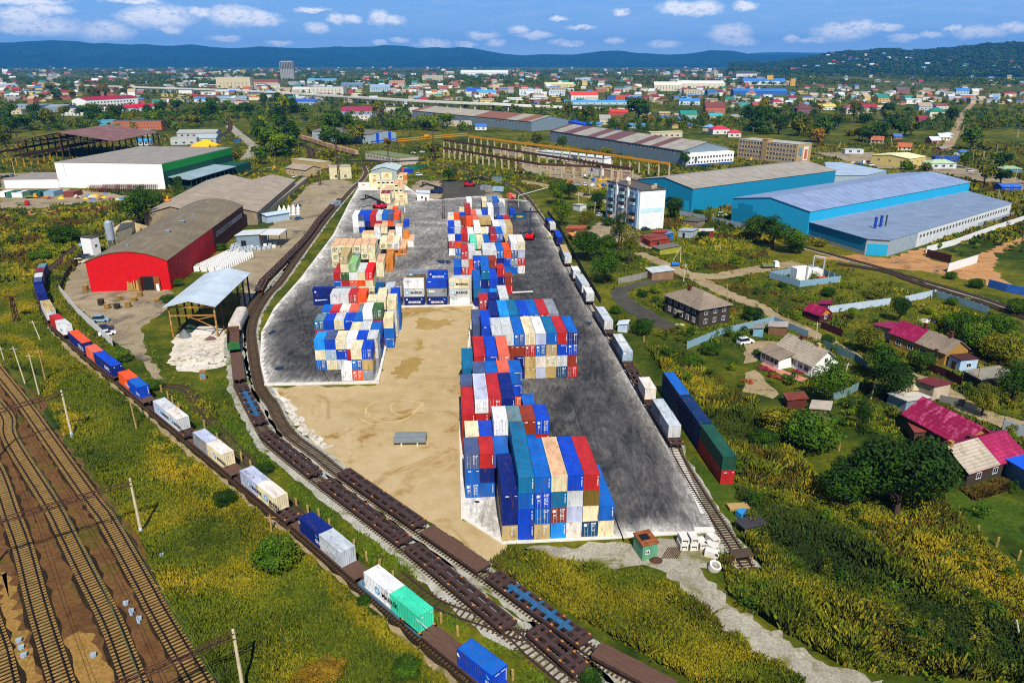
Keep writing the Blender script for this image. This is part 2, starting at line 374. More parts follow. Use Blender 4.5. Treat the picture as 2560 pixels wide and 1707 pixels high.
sheet('railway_embankment', PTS('L',420,0,560,150,760,420,900,620,1010,830,1200,1290,1330,1568) + [(-40,40),(-140,40),(-190,150)] + PTS('X',-60,830,'H',0,905,160,1000,330,1200,450,1400), .02, M_DIRT, 1.2)
SANDP = PTS('X',868,885,905,706,1090,704,1060,860,1060,1000,1062,1195,1156,1255,1165,1270,1130,1297,970,1195,770,1068,690,980,640,915,612,890)
sheet('sand', SANDP, .03, M_SAND, .8)
sheet('gravel_heap_ground', PTS('X',1160,1265,1640,1230,1680,1262,1640,1300,1560,1322,1480,1300,1330,1300,1240,1268), .05, M_GRAVEL, 1.0)
ribbon('gravel_road', PTS('X',1480,1262,1540,1300,1600,1345,1660,1405,1750,1470,1860,1535,2000,1610), 4.2, 6.5, .065, M_GRAVEL, 1.1, .9)
sheet('hall_courtyard', PTS('D',560,1330,700,1180,640,1240,740,1090,900,1060) + PTS('H',740,40,760,290,1390,270,1420,330,1340,450,1170,570,1200,800,1340,1010,1240,980,1090,810,920,700,760,530,500,310), .03, M_YARD, .8)
sheet('works_yard', PTS('E',790,590,640,540,480,570,390,600,210,800,-40,1080) + PTS('D',1990,1150,1850,1330) + PTS('H',1990,170,1960,420,2080,340,2287,60) + PTS('E',330,1060,560,800,700,680), .03, M_YARD, .8)
sheet('rubble_ground', PTS('H',1440,650,1800,560,1850,700,1860,900,1600,960,1460,940,1380,780), .045, M_RUBBLE, 1.2)
sheet('scrap_yard', PTS('D',0,640,480,625,800,650,1060,690,1040,735,700,745,330,790,0,790), .03, M_YARD, 1.5)
sheet('parking_ground', PTS('D',0,500,490,500,480,640,0,640), .025, M_YARD, 1.5)
sheet('worn_meadow', PTS('D',0,800,300,790,700,770,1010,745,1000,800,520,830,0,880), .02, M_CLAY, 3)
sheet('crossing_ground', PTS('E',1290,560,1480,560,1880,620,2000,700,1700,730,1220,740,1220,640), .03, M_YARD, 1.6)
sheet('coal_ground', PTS('E',1480,560,1840,590,1860,680,1480,715), .042, M_TAR, 2)
sheet('depot_yard', PTS('F',380,440,1000,520,960,560,720,600,640,640,380,560,0,480,0,400), .04, M_YARD, 2)
ribbon('service_road', PTS('F',0,560,250,610,520,680,690,730,900,780), 7, 7, .05, M_ROAD, .5)
ribbon('lane', PTS('F',960,1150,1150,1230,1330,1310,1560,1345,1800,1310,2060,1265,2287,1235), 5, 8, .05, M_ROAD, .6)
ribbon('lane', PTS('F',1330,1310,1480,1380,1700,1490,1900,1568,'K',300,520,560,640,780,760,900,850), 6, 5, .06, M_ROAD, .6)
ribbon('lane', PTS('K',1320,960,1500,1040,1650,1110,1850,1250,2050,1330,2287,1400), 5, 7, .05, M_ROAD, .6)
sheet('apartment_yard', PTS('F',540,980,640,900,860,930,980,990,1100,1060,1060,1120,960,1080,780,1070,600,1060), .04, M_YARD, 1)
sheet('clay_ground', PTS('G',560,1190,900,1160,1180,1195,1400,1130,1700,1060,2000,950,2287,850,2287,885,2000,975,1700,1085,1480,1150,1500,1200,1690,1240,1900,1180,2287,1010,2287,1060,2050,1170,2040,1300,2200,1420,2100,1450,1680,1330,1200,1270,900,1235), .03, M_CLAY, 1.6)
ribbon('asphalt_drive', PTS('J',1900,170,1700,215,1500,270,1465,310,1530,390,1640,460,1750,530,1900,590), 3.5, 8, .05, M_TAR, .5)
sheet('house_yard', PTS('K',0,690,200,690,330,700,280,760,150,800,110,870,0,880), .04, M_ROAD, .6)
sheet('garden_path', PTS('K',0,950,90,930,290,1130,240,1160,0,1110), .04, M_ROAD, .5)
sheet('lawn', PTS('O',1100,510,1400,520,1552,560,1552,800,1300,700,1130,600), .04, M_GRASS2, 1)
sheet('lawn', PTS('N',1750,300,1830,250,2100,500,2167,700,2100,760,1980,640), .04, M_GRASS2, 1)
ribbon('hill_road', PTS('G',1640,310,1700,220,1770,60,1790,0,'C',1950,760,2010,700), 9, 8, .05, M_ROAD, .8)
sheet('market_ground', PTS('G',560,330,1000,330,1600,380,1700,420,2287,560,2287,640,1780,540,1500,480,1100,460,900,420), .03, M_YARD, 3)
ribbon('white_track', PTS('D',1870,110,1960,190,2060,270,2050,330,1990,390), 10, 8, .05, M_GRAVEL, 1)
ribbon('trodden_path', PTS('H',380,560,560,760,760,930,1000,1110,1250,1330,1500,1568,'T3',560,780,900,1110,1400,1568), 1.0, 1.2, .04, M_ROAD, .25)
sheet('dry_grass_patch', PTS('L',0,830,60,900,100,1030,130,1180,260,1430,290,1568,0,1568), .045, groundmat('dry_grass', [(.3,'#7c5a28'),(.5,'#94703a'),(.7,'#5e561c')], (.1,.5,2.5)), .8, .7)
sheet('dry_grass_patch', PTS('L',420,1290,560,1240,640,1330,720,1440,760,1568,470,1568,420,1400), .045, MATS['dry_grass'], .8, .7)
# the container yard: raised slab, stained by tyres
SLAB = PTS('X',608,886,868,881,906,707,1089,703,1062,905,1058,1000,1063,1192,1153,1250,1400,1238,1643,1222,1560,1040,1440,850,1330,650,1252,515,1215,462,1100,452,1000,460,960,448,930,425,822,432,800,470,765,540,690,640,630,708,600,765,597,835)
b = MB(); n_ = len(SLAB); b.prism(SLAB, -.2, .22); o = b.build('yard_slab', M_CONC); struct(o)
SA = np.array(SLAB)
def edge_dist(px, py, poly):
    d = np.full(len(px), 1e9); n = len(poly)
    for i in range(n):
        a, b_ = np.array(poly[i]), np.array(poly[(i+1) % n]); ab = b_-a; L2 = ab@ab
        tt = np.clip(((px-a[0])*ab[0] + (py-a[1])*ab[1]) / L2, 0, 1); d = np.minimum(d, np.hypot(px-a[0]-ab[0]*tt, py-a[1]-ab[1]*tt))
    return d
gx = np.arange(-110, 50, 1.0); gy = np.arange(85, 430, 1.25); XX, YY = np.meshgrid(gx, gy); nx = len(gx)
ed = edge_dist(XX.ravel(), YY.ravel(), SLAB); ins = inpoly(XX.ravel(), YY.ravel(), SLAB) & (ed > .12)
idx = np.arange(len(ed)).reshape(XX.shape); q4 = np.stack([idx[:-1,:-1], idx[:-1,1:], idx[1:,1:], idx[1:,:-1]], -1).reshape(-1, 4)
q4 = q4[ins[q4].all(1)]; used = np.unique(q4); re = np.full(len(ed), -1); re[used] = np.arange(len(used))
me = big('yard_surface', np.c_[XX.ravel()[used], YY.ravel()[used], np.full(len(used), .245)], re[q4], M_SLAB)
wear = np.clip(ed[used]/6.0, 0, 1)**.75 * .66
far_ = (YY.ravel()[used] > 205) & (XX.ravel()[used] < -2 - .1*YY.ravel()[used]*0 ); wear[far_] *= np.clip(1-(YY.ravel()[used][far_]-205)/90, .5, 1)
fr = (YY.ravel()[used] < 118) & (XX.ravel()[used] < 4); wear[fr] *= .1
at_ = me.attributes.new('wear', 'FLOAT', 'POINT'); at_.data.foreach_set('value', wear.astype(np.float32))
struct(ob('yard_surface', me))
# kerb along the inner edge of the slab
kb = MB()
for a, b_ in ((1,2),(2,3),(3,4),(4,5),(5,6),(0,1)):
    p, q = SLAB[a], SLAB[b_]; kb.bar((p[0],p[1],.32), (q[0],q[1],.32), .55, 0, .5)
struct(kb.build('yard_kerb', M_CONC))

for k_, pts in enumerate((('I',860,1290,880,1230,960,1190,1080,1172,1200,1180,1310,1200,1330,1230,1250,1270,1160,1300,1080,1270,1070,1215,1110,1195), ('I',820,1330,900,1370,1010,1370), ('I',1330,1190,1280,1260,1190,1330,1060,1360,930,1330,880,1280))): ribbon('tyre_track', PTS(*pts), .28, .28, .045+.004*k_, groundmat('tyre_track_sand%d' % k_, [(.3,'#c0a672'),(.7,'#cab07c')], (.05,.3,2.5), grain=.1), .12, 1.0)
M_ST = groundmat('wet_sand', [(.3,'#8a7040'),(.5,'#9c8048'),(.7,'#ae9258')], (.08,.5,2.5), grain=.15)
for k_, pts in enumerate((('I',1260,530,1330,500,1400,530,1500,520,1600,530,1560,560,1440,590,1340,610,1270,590),('I',1160,850,1240,830,1330,840,1320,900,1240,960,1190,1010,1120,1000,1080,950,1130,900),('I',1120,440,1300,430,1480,430,1440,455,1300,465,1180,455),('I',1280,690,1340,700,1320,770,1260,780))): sheet('damp_sand', PTS(*pts), .05+.004*k_, M_ST, .9, .9)

M_JT = mat('joint_tar', '#1c1c1e', .9)
for pts in (('J',1015,1005,1110,1280,1210,1568,'N',1310,866),('N',1240,660,1260,745,1312,870),('J',700,300,760,330,900,700,1015,1005),('I',560,1030,400,700,330,420)): ribbon('slab_joint', PTS(*pts), .14, .14, .262, M_JT, .02, 3)
sheet('slab_joint', PTS('J',585,298,760,290,760,300,585,310), .264, M_CONC, 0); sheet('oil_stain', PTS('N',240,588,262,582,284,588,280,597,255,600), .27, M_JT, .1, .5)
for a in (('I',60,640,110,610,130,625,90,650),('I',110,930,170,905,200,900,195,925,140,945),('J',1185,545,1240,548,1230,570,1195,570),('N',1190,465,1215,468,1210,480,1192,478),('Y',1260,130,1460,110,1500,190,1380,200),('Y',1480,130,1620,120,1650,180,1540,220),('N',1350,742,1375,740,1365,752,1352,750)): sheet('oil_stain', PTS(*a), .268, mat('oily_blue_black','#20263a',.35,.3,.5), .35, .8)

ribbon('stony_edge', PTS('I',40,1060,170,1180,250,1270,330,1370,420,1480,560,1568), 2.6, 1.8, .06, M_RUBBLE, .7, 1.0)
# ---------------------------------------------------------------- mountains, hill, air
SKY1 = [(-300,112),(0,109),(60,104),(125,101),(190,103),(235,110),(300,110),(330,113),(390,115),(430,115),(480,111),(530,118),(580,121),(660,117),(720,120),(770,121),(800,119),(850,118),(930,117),(960,113),(1010,115),(1050,121),(1090,118),(1130,122),(1180,120),(1220,128),(1260,135),(1310,139),(1350,136),(1430,137),(1470,134),(1500,130),(1560,131),(1620,134),(1670,137),(1700,136),(1735,133),(1775,126),(1830,127),(1870,135),(1900,138),(1960,137),(2020,138),(2070,138),(2400,138),(2900,135)]
SKY2 = [(1700,140),(1850,136),(1900,131),(1960,130),(2020,131),(2070,131),(2400,131),(2900,130)]
HILL = [(1820,175.5),(1880,168),(1930,158),(1975,149),(2030,141),(2070,134),(2100,127),(2150,126),(2190,122),(2220,119),(2260,124),(2290,125),(2340,121),(2400,115),(2450,110),(2500,106),(2560,104),(2700,98),(2900,92),(3200,90)]
def ridge(name, prof, D, depth, m, na, nd, rough, label=None):
    xs = np.array([p[0] for p in prof], float); ys = np.array([p[1] for p in prof], float)
    px = np.linspace(xs[0], xs[-1], na); py = np.interp(px, xs, ys); vs = []
    ph = RNG.uniform(0, 6.28, (24,)); fr = RNG.uniform(.4, 3.5, (24,)); fa = RNG.uniform(-3, 3, (24,))
    for j in range(nd):
        f = j/(nd-1); d = D - depth + depth*f*1.25
        for i in range(na):
            a, e = azel(px[i], py[i]); h = D*math.tan(max(e, 0)) + CH
            s = f/.8 if f < .8 else 1 - (f-.8)*1.2
            k = sum(math.sin(i/na*60*fr[q_] + fa[q_]*f*7 + ph[q_]) for q_ in range(24)) / 24
            z = h*(s**1.25 if s > 0 else 0)*(1 + (k*rough*(1-abs(s-.5)*1.2) if f < .79 else 0)) - 2
            vs.append((d*math.sin(a), d*math.cos(a), z))
    fs = [(j*na+i, j*na+i+1, (j+1)*na+i+1, (j+1)*na+i) for j in range(nd-1) for i in range(na-1)]
    me = big(name, vs, fs, m); me.polygons.foreach_set('use_smooth', np.ones(len(me.polygons), bool))
    return struct(ob(name, me))
def forestmat(key, a, b_, c_, sc):
    m = bpy.data.materials.new(key); t, b = nt(m); v = wvec(t); n1 = noise(t, v, sc, 8, .7, .3); n2 = noise(t, v, sc*9, 4, .7)
    c = ramp(t, n1, [(.35, lin(a)), (.55, lin(b_)), (.72, lin(c_))]); f = ramp(t, n2, [(.3, (.5,)*3), (.7, (1.4,)*3)])
    t.links.new(mix(t, 1, c, f, 'MULTIPLY'), b.inputs['Base Color']); b.inputs['Roughness'].default_value = .95; b.inputs['Specular IOR Level'].default_value = 0
    bump(t, b, n2, .6, 1/sc*.02); MATS[key] = m; return m
ridge('mountains', SKY2, 24000, 3000, forestmat('far_forest', '#0c2420', '#103028', '#1a3a2c', .0004), 120, 12, .4)
ridge('mountains', SKY1, 17000, 4200, forestmat('mountain_forest', '#0a2018', '#10301e', '#1c3c22', .0006), 260, 26, 1.0)
hill = ridge('hill', HILL, 7600, 2900, forestmat('hill_forest', '#0b1f0e', '#152c10', '#2a3c16', .01), 160, 30, .25)
def hazemat():
    m = bpy.data.materials.new('air'); m.use_nodes = True; t = m.node_tree; t.nodes.clear()
    o = N(t, 'ShaderNodeOutputMaterial'); v = N(t, 'ShaderNodeVolumePrincipled'); t.links.new(v.outputs[0], o.inputs['Volume'])
    v.inputs['Color'].default_value = (.08, .42, 1.0, 1); v.inputs['Density'].default_value = HAZE; v.inputs['Anisotropy'].default_value = .0
    return m
HAZE = 4.8e-5
hz = MB().box(-27000, 27000, -450, 25900, -3, 800).build('haze', hazemat()); tag(hz, None, None, None, 'stuff')
# ---------------------------------------------------------------- shipping containers
PAL = dict(nv=('navy blue','#06206c'), rb=('royal blue','#0a40b2'), bl=('mid blue','#0f5cb0'), tl=('steel teal','#10668e'), az=('bright azure','#1f8cdc'), ng=('slate blue','#46557a'),
 gy=('grey','#858b90'), lg=('light grey','#c2c3c0'), wh=('white','#e6e4de'), cr=('cream','#dccda4'), tn=('tan','#b59a62'), rd=('red','#b32424'), br=('red-brown','#8c341c'), dr=('maroon','#7d2530'),
 og=('orange','#e2501a'), sa=('salmon','#da6248'), pe=('rusty peach','#d6a880'), gn=('light green','#86b474'), dg=('dark green','#355f2d'), mt=('mint','#62c8a6'), ol=('olive brown','#6c5620'),
 lv=('lavender grey','#b2b6ca'), td=('dark teal','#0c466c'), rf=('pale yellow','#e6d8aa'), wr=('rust-streaked white','#dcd2c4'), gt=('grimy grey-teal','#5f8086'), bt=('bright red','#e01414'),
 tu=('turquoise','#38c89c'), ro=('rusty orange','#c47830'), sl=('silver','#b4babc'), lb=('pale blue','#98b2c4'), fg=('faded green','#164c38'), db=('deep blue','#0c2c58'))
def cmat(k, rust=None):
    n, c = PAL[k]; heavy = k in ('wr','pe','gt','ro','rf')
    return mat('container_paint_' + n.replace(' ', '_').replace('-', '_'), c, .55, .3, .6, '#5a3a22' if not heavy else '#9a6434', .5 if not heavy else .64, stretch=(1.2, .5, .35), spec=.35)
STEEL = mat('galvanised', '#a8aaac', .5, .2, 2)
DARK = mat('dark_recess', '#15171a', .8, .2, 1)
MARKW = mat('marking_white', '#eceae6', .7, .1, 2); MARKK = mat('marking_black', '#16181c', .7, .1, 2)
MARKO = mat('marking_orange', '#f08a10', .7, .1, 2); MARKB = mat('marking_sky_blue', '#58b4dc', .7, .1, 2); MARKG = mat('marking_green', '#159048', .7, .1, 2)
WD = 2.44
def corr_strip(b, n, length, fn, mi=0, flat=.3, slope=.2):
    """corrugated panel: fn(s, depth, t) -> point, s along, t in 0/1 across"""
    ss = []; per = length / n
    for i in range(n):
        s0 = i*per; ss += [(s0, 0), (s0+per*flat, 0), (s0+per*(flat+slope), 1), (s0+per*(2*flat+slope), 1)]
    ss.append((length, 0)); vs = []
    for s, d in ss: vs += [fn(s, d, 0), fn(s, d, 1)]
    b.add(vs, [(2*i, 2*i+2, 2*i+3, 2*i+1) for i in range(len(ss)-1)], mi)
def cont_mesh(L, h, front):
    b = MB(); x0, x1, y0, y1 = -WD/2, WD/2, -L/2, L/2; p = .13
    for x in (x0, x1-p):
        for y in (y0, y1-p): b.box(x, x+p, y, y+p, 0, h)
    for x in (x0, x1-.1):
        b.box(x+.003, x+.097, y0+p, y1-p, .02, .18); b.box(x+.003, x+.097, y0+p, y1-p, h-.11, h-.012)
    for y in (y0, y1-.1):
        b.box(x0+p, x1-p, y+.003, y+.097, .02, .18); b.box(x0+p, x1-p, y+.003, y+.097, h-.13, h-.012)
    for x in (x0, x1-.18):
        for y in (y0, y1-.18): b.box(x-.006, x+.186, y-.006, y+.186, h-.12, h+.012); b.box(x-.006, x+.186, y-.006, y+.186, -.0, .12)
    n = int(L/.37); za, zb = .18, h-.11
    for s, x in ((1, x1-.015), (-1, x0+.015)):
        corr_strip(b, n, L-2*p, lambda q, d, t_: (x - s*.05*d, (y0+p+q) if s > 0 else (y1-p-q), za if t_ == 0 else zb))
    corr_strip(b, 6, WD-2*p, lambda q, d, t_: (x1-p-q, y1-.015-.05*d, za if t_ == 0 else zb))
    if front == 'b': corr_strip(b, 6, WD-2*p, lambda q, d, t_: (x0+p+q, y0+.015+.05*d, za if t_ == 0 else zb))
    else: b.quad((x0+p, y0+.09, za), (x1-p, y0+.09, za), (x1-p, y0+.09, zb), (x0+p, y0+.09, zb))
    corr_strip(b, n, L-.2, lambda q, d, t_: ((x0+.1) if t_ else (x1-.1), y0+.1+q, h-.03+.02*d), 1)
    b.quad((x0+.1, y0+.1, .1), (x0+.1, y1-.1, .1), (x1-.1, y1-.1, .1), (x1-.1, y0+.1, .1))
    return b.mesh('shipping_container')
def leaf_mesh(h):
    b = MB(); w = 1.08; z0, z1 = .19, h-.15
    b.box(0, w, .02, .07, z0, z1)
    for k in range(3):
        za = z0 + (z1-z0)*(k+.08)/3; zb = z0 + (z1-z0)*(k+.92)/3; b.box(.12, w-.12, .004, .02, za, zb)
    for x in (.3, .78):
        b.bar((x, -.03, z0-.05), (x, -.03, z1+.05), .05, 1); b.box(x-.06, x+.06, -.045, .004, z0+.9, z0+1.02, 1); b.box(x-.06, x+.06, -.045, .004, z1-.4, z1-.3, 1)
    b.box(.3, .62, -.06, -.03, z0+.75, z0+.8, 1)
    return b.mesh('door_leaf')
def dash(b, x, z, w, h, n, y=-.012, vert=False):
    for i in range(n):
        if random.random() < .12: continue
        if vert: b.quad((x, y, z-i*(h*1.5)), (x+w, y, z-i*(h*1.5)), (x+w, y, z-i*(h*1.5)+h), (x, y, z-i*(h*1.5)+h))
        else: b.quad((x+i*w*1.35, y, z), (x+i*w*1.35+w, y, z), (x+i*w*1.35+w, y, z+h), (x+i*w*1.35, y, z+h))
def mark_meshes(h):
    out = {}
    for v in range(3):                       # number panels on a pair of doors
        b = MB(); dash(b, .16, h-.42, .1, .15, 6, -.05); dash(b, .16, h-.66, .1, .12, 5, -.05)
        for k in range(4+v): dash(b, .2, h-.95-.22*k, .09, .1, random.choice((2,4,5)), -.05)
        if v != 1: b.quad((-.95,-.05,h-.85),(-.5,-.05,h-.85),(-.5,-.05,h-.4),(-.95,-.05,h-.4))
        if v == 2: dash(b, -.95, h-1.5, .12, .3, 3, -.05)
        out['d%d' % v] = b.mesh('lettering')
    b = MB(); dash(b, -.75, h-.42, .1, .16, 12); dash(b, .92, h-.45, .12, .1, 12, -.012, True); out['m'] = b.mesh('lettering')
    b = MB(); dash(b, .86, h-.5, .13, .11, 10, -.012, True); out['v'] = b.mesh('lettering')
    b = MB(); dash(b, -.7, h-.55, .1, .2, 4); dash(b, .7, h-.5, .1, .14, 3); out['s'] = b.mesh('lettering')
    return out
def reefer_mesh(h):
    b = MB(); x0, x1 = -WD/2+.14, WD/2-.14; y = -.0
    b.box(x0, x1, .03, .09, .2, h*.46, 0); b.box(x0, x1, .02, .09, h*.72, h-.14, 0)
    b.box(x0, x0+.22, .02, .09, h*.46, h*.72, 0); b.box(x1-.22, x1, .02, .09, h*.46, h*.72, 0)
    b.box(x0+.22, x1-.22, .09, .12, h*.46, h*.72, 1); b.box(x0+.3, x0+.9, .05, .09, h*.54, h*.62, 0)
    b.tube((x1-.75, .1, h*.59), (x1-.75, .04, h*.59), .28, .28, 10, 2); b.box(x0+.2, x1-.2, .0, .03, .3, .7, 2); b.box(x0+.3, x1-.5, .01, .03, .85, 1.05, 1)
    return b.mesh('cooling_unit')
CM = {}
def cget(L, h, f):
    k = (L, h, f)
    if k not in CM: CM[k] = cont_mesh(L, h, f)
    return CM[k]
def cpart(kind, h):
    k = (kind, h)
    if k not in CM:
        if kind == 'leaf': m = leaf_mesh(h); m.materials.append(None); m.materials.append(STEEL)
        elif kind == 'reefer': m = reefer_mesh(h); m.materials.append(None); m.materials.append(DARK); m.materials.append(STEEL)
        else: m = None
        if kind == 'mark':
            for q, me in mark_meshes(h).items(): CM[(q, h)] = me; me.materials.append(MARKW)
            CM[k] = True
        else: CM[k] = m
    return CM[k]
ENDN = dict(d='double doors', b='ribbed end', m='white heading', v='white strip', r='cooling unit', s='white marks')
NCONT = [0]; FAR = {}
MASS = set([32,33,34,36,37,39,41,42,43,45,47,49,50,53,58,60,62,63,65,67,69,71,75,77,78,80,82,84,87,90,114,115,116,117,119,120,122,123,124,125,133,134,135,137,139,140,145,146,149,154,163,164,166,169,171,187,188,194,195,200,201,203,205,206,207,225,226,234,235,237,238,240,245,247,248,249,258,261,262,265,266,267,273,274,275,278,279,280,282,285,294,305,313,315,320,321,322,324,325,335,336,338,339,341,342,344,345,348,351,352,356,357,358,359,360,362,368,369,370,410])
def far_cont(cx, cy, z, yaw, L, h, code):
    me = cget(L, h, 'b' if code.split(':')[1] in 'bmvs' else 'd'); col = code.split(':')[0]; roof = col
    if '/' in col: col, roof = col.split('/')
    c, s_ = math.cos(yaw), math.sin(yaw)
    for p in me.polygons:
        k = (roof if p.material_index else col); b = FAR.setdefault(k, MB())
        b.add([(cx + me.vertices[i].co.x*c - me.vertices[i].co.y*s_, cy + me.vertices[i].co.x*s_ + me.vertices[i].co.y*c, z + me.vertices[i].co.z) for i in p.vertices], [tuple(range(len(p.vertices)))])
    if code.endswith(':r') or code.endswith(':d'):
        b = FAR.setdefault('dark' if code[-1] == 'r' else col, MB()); h0, h1 = (h*.46, h*.72) if code[-1] == 'r' else (.2, h-.2)
        for xx in ((-.8, .8),) if code[-1] == 'r' else ((-1.05, -.04), (.04, 1.05)):
            y = -L/2 - (.01 if code[-1] == 'r' else -.02); b.quad(*[(cx + x*c - y*s_, cy + x*s_ + y*c, z + q) for x, q in ((xx[0], h0), (xx[1], h0), (xx[1], h1), (xx[0], h1))])
def container(x, y, z, yaw, L, h, code, label, group):
    """x, y: middle of the footprint"""
    NCONT[0] += 1
    if NCONT[0]-1 in MASS: far_cont(x, y, z, yaw, L, h, code); return None
    col, end = code.split(':'); roof = col
    if '/' in col: col, roof = col.split('/')
    me = cget(L, h, 'b' if end in 'bmvs' else 'd')
    while len(me.materials) < 2: me.materials.append(None)
    label = label if len(label.split()) <= 16 else ' '.join(label.replace('container side on', 'side-on container').replace(' of the ', ' of ').split()[:16]); o = ob('shipping_container', me, None, (x, y, z), yaw); om(o, cmat(col), cmat(roof)); tag(o, label, 'container', group)
    yf = -L/2
    if end == 'd':
        lm = cpart('leaf', h)
        for xx in (-1.09, .01): om(ob('door_leaf', lm, o, (xx, yf, 0)), cmat(col))
        cpart('mark', h); ob('lettering', CM[('d%d' % random.randrange(3), h)], o, (0, yf, 0))
    elif end == 'r': om(ob('cooling_unit', cpart('reefer', h), o, (0, yf, 0)), cmat(col))
    elif end in 'mvs': cpart('mark', h); ob('lettering', CM[(end, h)], o, (0, yf, 0))
    return o
YA = math.radians(5.0); UX, UY = math.cos(YA), math.sin(YA); VX, VY = -math.sin(YA), math.cos(YA)
L20, L40 = 6.06, 12.19
ZB = .26
TIER = ['ground tier', 'second tier', 'third tier', 'fourth tier', 'fifth tier']
def row(name, ref, h, cols, group, pitch=2.5, nslots=None):
    """cols: (slot, length, 'ground ... top') ; '.' = hidden behind others and left out"""
    n = len(cols)
    for ci, (slot, L, codes) in enumerate(cols):
        cs = codes.split(); dx = random.uniform(-.02, .02)
        cx = ref[0] + UX*(slot*pitch + 1.22 + dx) + VX*L/2; cy = ref[1] + UY*(slot*pitch + 1.22) + VY*(L/2 + random.uniform(0, .12))
        for ti, c in enumerate(cs):
            if c == '.': continue
            if ref[1] > FARY: far_cont(cx, cy, ZB + ti*h, YA, L, h - .012, c); continue
            col, end = c.split(':'); cn = PAL[col.split('/')[0]][0]
            where = ORD[ci] + ' column'
            if n > 1 and ci == n-1: where = 'end column'
            lab = '%s container, %s, %s, %s, %s' % (cn, ENDN[end], TIER[ti], where, name)
            container(cx + random.uniform(-.03, .03), cy, ZB + ti*h + .004*ti, YA, L, h - .012, c, lab, group)
FARY = 286
GR, GL = 'containers stacked along the right of the yard', 'containers stacked along the left of the yard'
H28, H26 = 2.8, 2.6
row('seven-column front row', (-1.5,94.9), H28, [(0,L40,'tn:d nv:b nv:s'),(1,L40,'rb:v rb:v bl:v tl:v'),(2,L40,'tn:d bl:d rb:d bl:v'),(3,L40,'az:v br:d tl:v cr/pe:b'),(4,L40,'wr:b lv:b lg:b rb:v'),(5,L40,'td:d cr:b ol:b rd:v'),(6,L40,'cr:b bl:v')], GR, 2.49)
row('short row by kerb corner', (-7.9,106.9), H28, [(0,L20,'bl:d bl:s ng:d'),(1,L20,'bl:v nv:b rd:v'),(2,L20,'. . bl:b')], GR, 2.5)
row('stack behind front row', (.05,107.3), H28, [(0,L20,'bl:b bl:b tl:b tl:b')], GR)
row('cream and blue row', (-8.15,113.1), H28, [(0,L20,'cr:b tn:b cr:b'),(1,L20,'. bl:b rb:d')], GR, 2.5)
row('worn and brown row', (-3.15,113.4), H28, [(0,L20,'bl:b bl:b bl:d wh:d'),(1,L20,'. . tl:b gt:b'),(2,L20,'. . bl:d br:s'),(3,L20,'bl:d rd:b rd:v rb:d')], GR, 2.46)
row('long white and red row', (-9.3,121.9), H28, [(0,L40,'br:b rd:v rd:v'),(1,L40,'. . rd:v wh/lv:d'),(2,L40,'. . br:b rd:d'),(3,L40,'. . nv:b nv:v')], GR, 2.5)
row('blue and salmon row', (-10.3,134.5), H28, [(0,L20,'br:b ng:b ng:b'),(1,L20,'. . ng:b ng:b'),(2,L20,'. . bl:b bl:b'),(3,L20,'. . rd:b sa:b'),(4,L20,'nv:b og:d rb:m bl:m')], GR, 2.5)
row('lone blue stack', (2.3,131), H28, [(0,L20,'nv:b bl:b')], GR)
row('teal and salmon row', (-10.5,143.3), H28, [(0,L40,'br:b bl:b tl:b'),(1,L40,'. . br:b rd:v'),(2,L40,'. . rb:b rb:m'),(3,L40,'. . br:b sa:d')], GR, 2.55)
row('long eight-column row', (-4.5,156.6), H28, [(0,L40,'. . . lg:b'),(1,L40,'. br:v br:s lg:d'),(2,L40,'nv:d nv:m br:s bl:d'),(3,L40,'tn:s tn:s rd:d cr:d'),(4,L40,'lv:b wr:b bl:d lv/wh:b'),(5,L40,'tn:b cr:d tn:d bl/tl:v'),(6,L40,'td:d lg:d rb:m rd:v'),(7,L40,'rd:d br:v rb:d nv/bl:d')], GR, 2.5)
row('teal strip along sand', (-7.0,156.4), H28, [(0,L20,'. . tl:b')], GR)
row('royal strip along sand', (-7.05,162.7), H28, [(0,L40,'nv:b bl:b rb:b rb:s')], GR)
row('slate strip along sand', (-9.75,171.5), H28, [(0,L40,'ng:b ng:b ng:b'),(1,L20,'. . bl:b')], GR, 2.5)
row('stack beside grey cross stacks', (-8.6,183), H28, [(0,L20,'rb:b rb:b rb:b rd:d')], GR)
row('long blue and grey row', (-5.55,170.4), H28, [(0,L40,'. . . nv:b'),(1,L40,'. . . az:v'),(2,L40,'. . . tl:b'),(3,L40,'. . . rb:m'),(4,L40,'. . . bl:d'),(5,L40,'. . . rd:s'),(6,L40,'cr:b lg:b cr:b gy:b')], GR, 2.47)
row('pair behind the blue row', (-6.1,184), H28, [(0,L20,'. . rb:b nv:b'),(1.15,L40,'. lg:b lg:b lg:b')], GR)
row('tall blue stacks', (-11.6,211.8), H28, [(0,L40,'nv:b tl:b bl:v'),(1,L40,'nv:b bl:v nv:v tl/bl:s'),(2,L40,'. az:s rb:b'),], GR, 2.5)
row('blue and brown row', (-12.2,224.3), H28, [(0,L20,'. . . rb:d'),(1,L20,'. . . bl:b'),(2,L20,'. . . br:v'),(3,L20,'nv:b nv:v rd:v'),(4,L20,'rd:v br:v')], GR, 2.48)
row('alone beside orange row', (-20.1,246.8), H28, [(0,L40,'rb/bl:b')], GR)
row('orange and white row', (-17.5,247.2), H28, [(0,L40,'rd:d lg:d rd:d'),(1,L40,'og:b og:b lg:s'),(2,L40,'. lg:b'),(3,L40,'. . lg:d'),(4,L40,'. . lg:b'),(5,L40,'. nv:m bl:d'),(6,L40,'bl:d rb:m og:b'),(7,L40,'bl:m gy:d ng:d wh:d'),(8,L40,'wh:d rd:d lv:b cr/wr:d')], GR, 2.46)
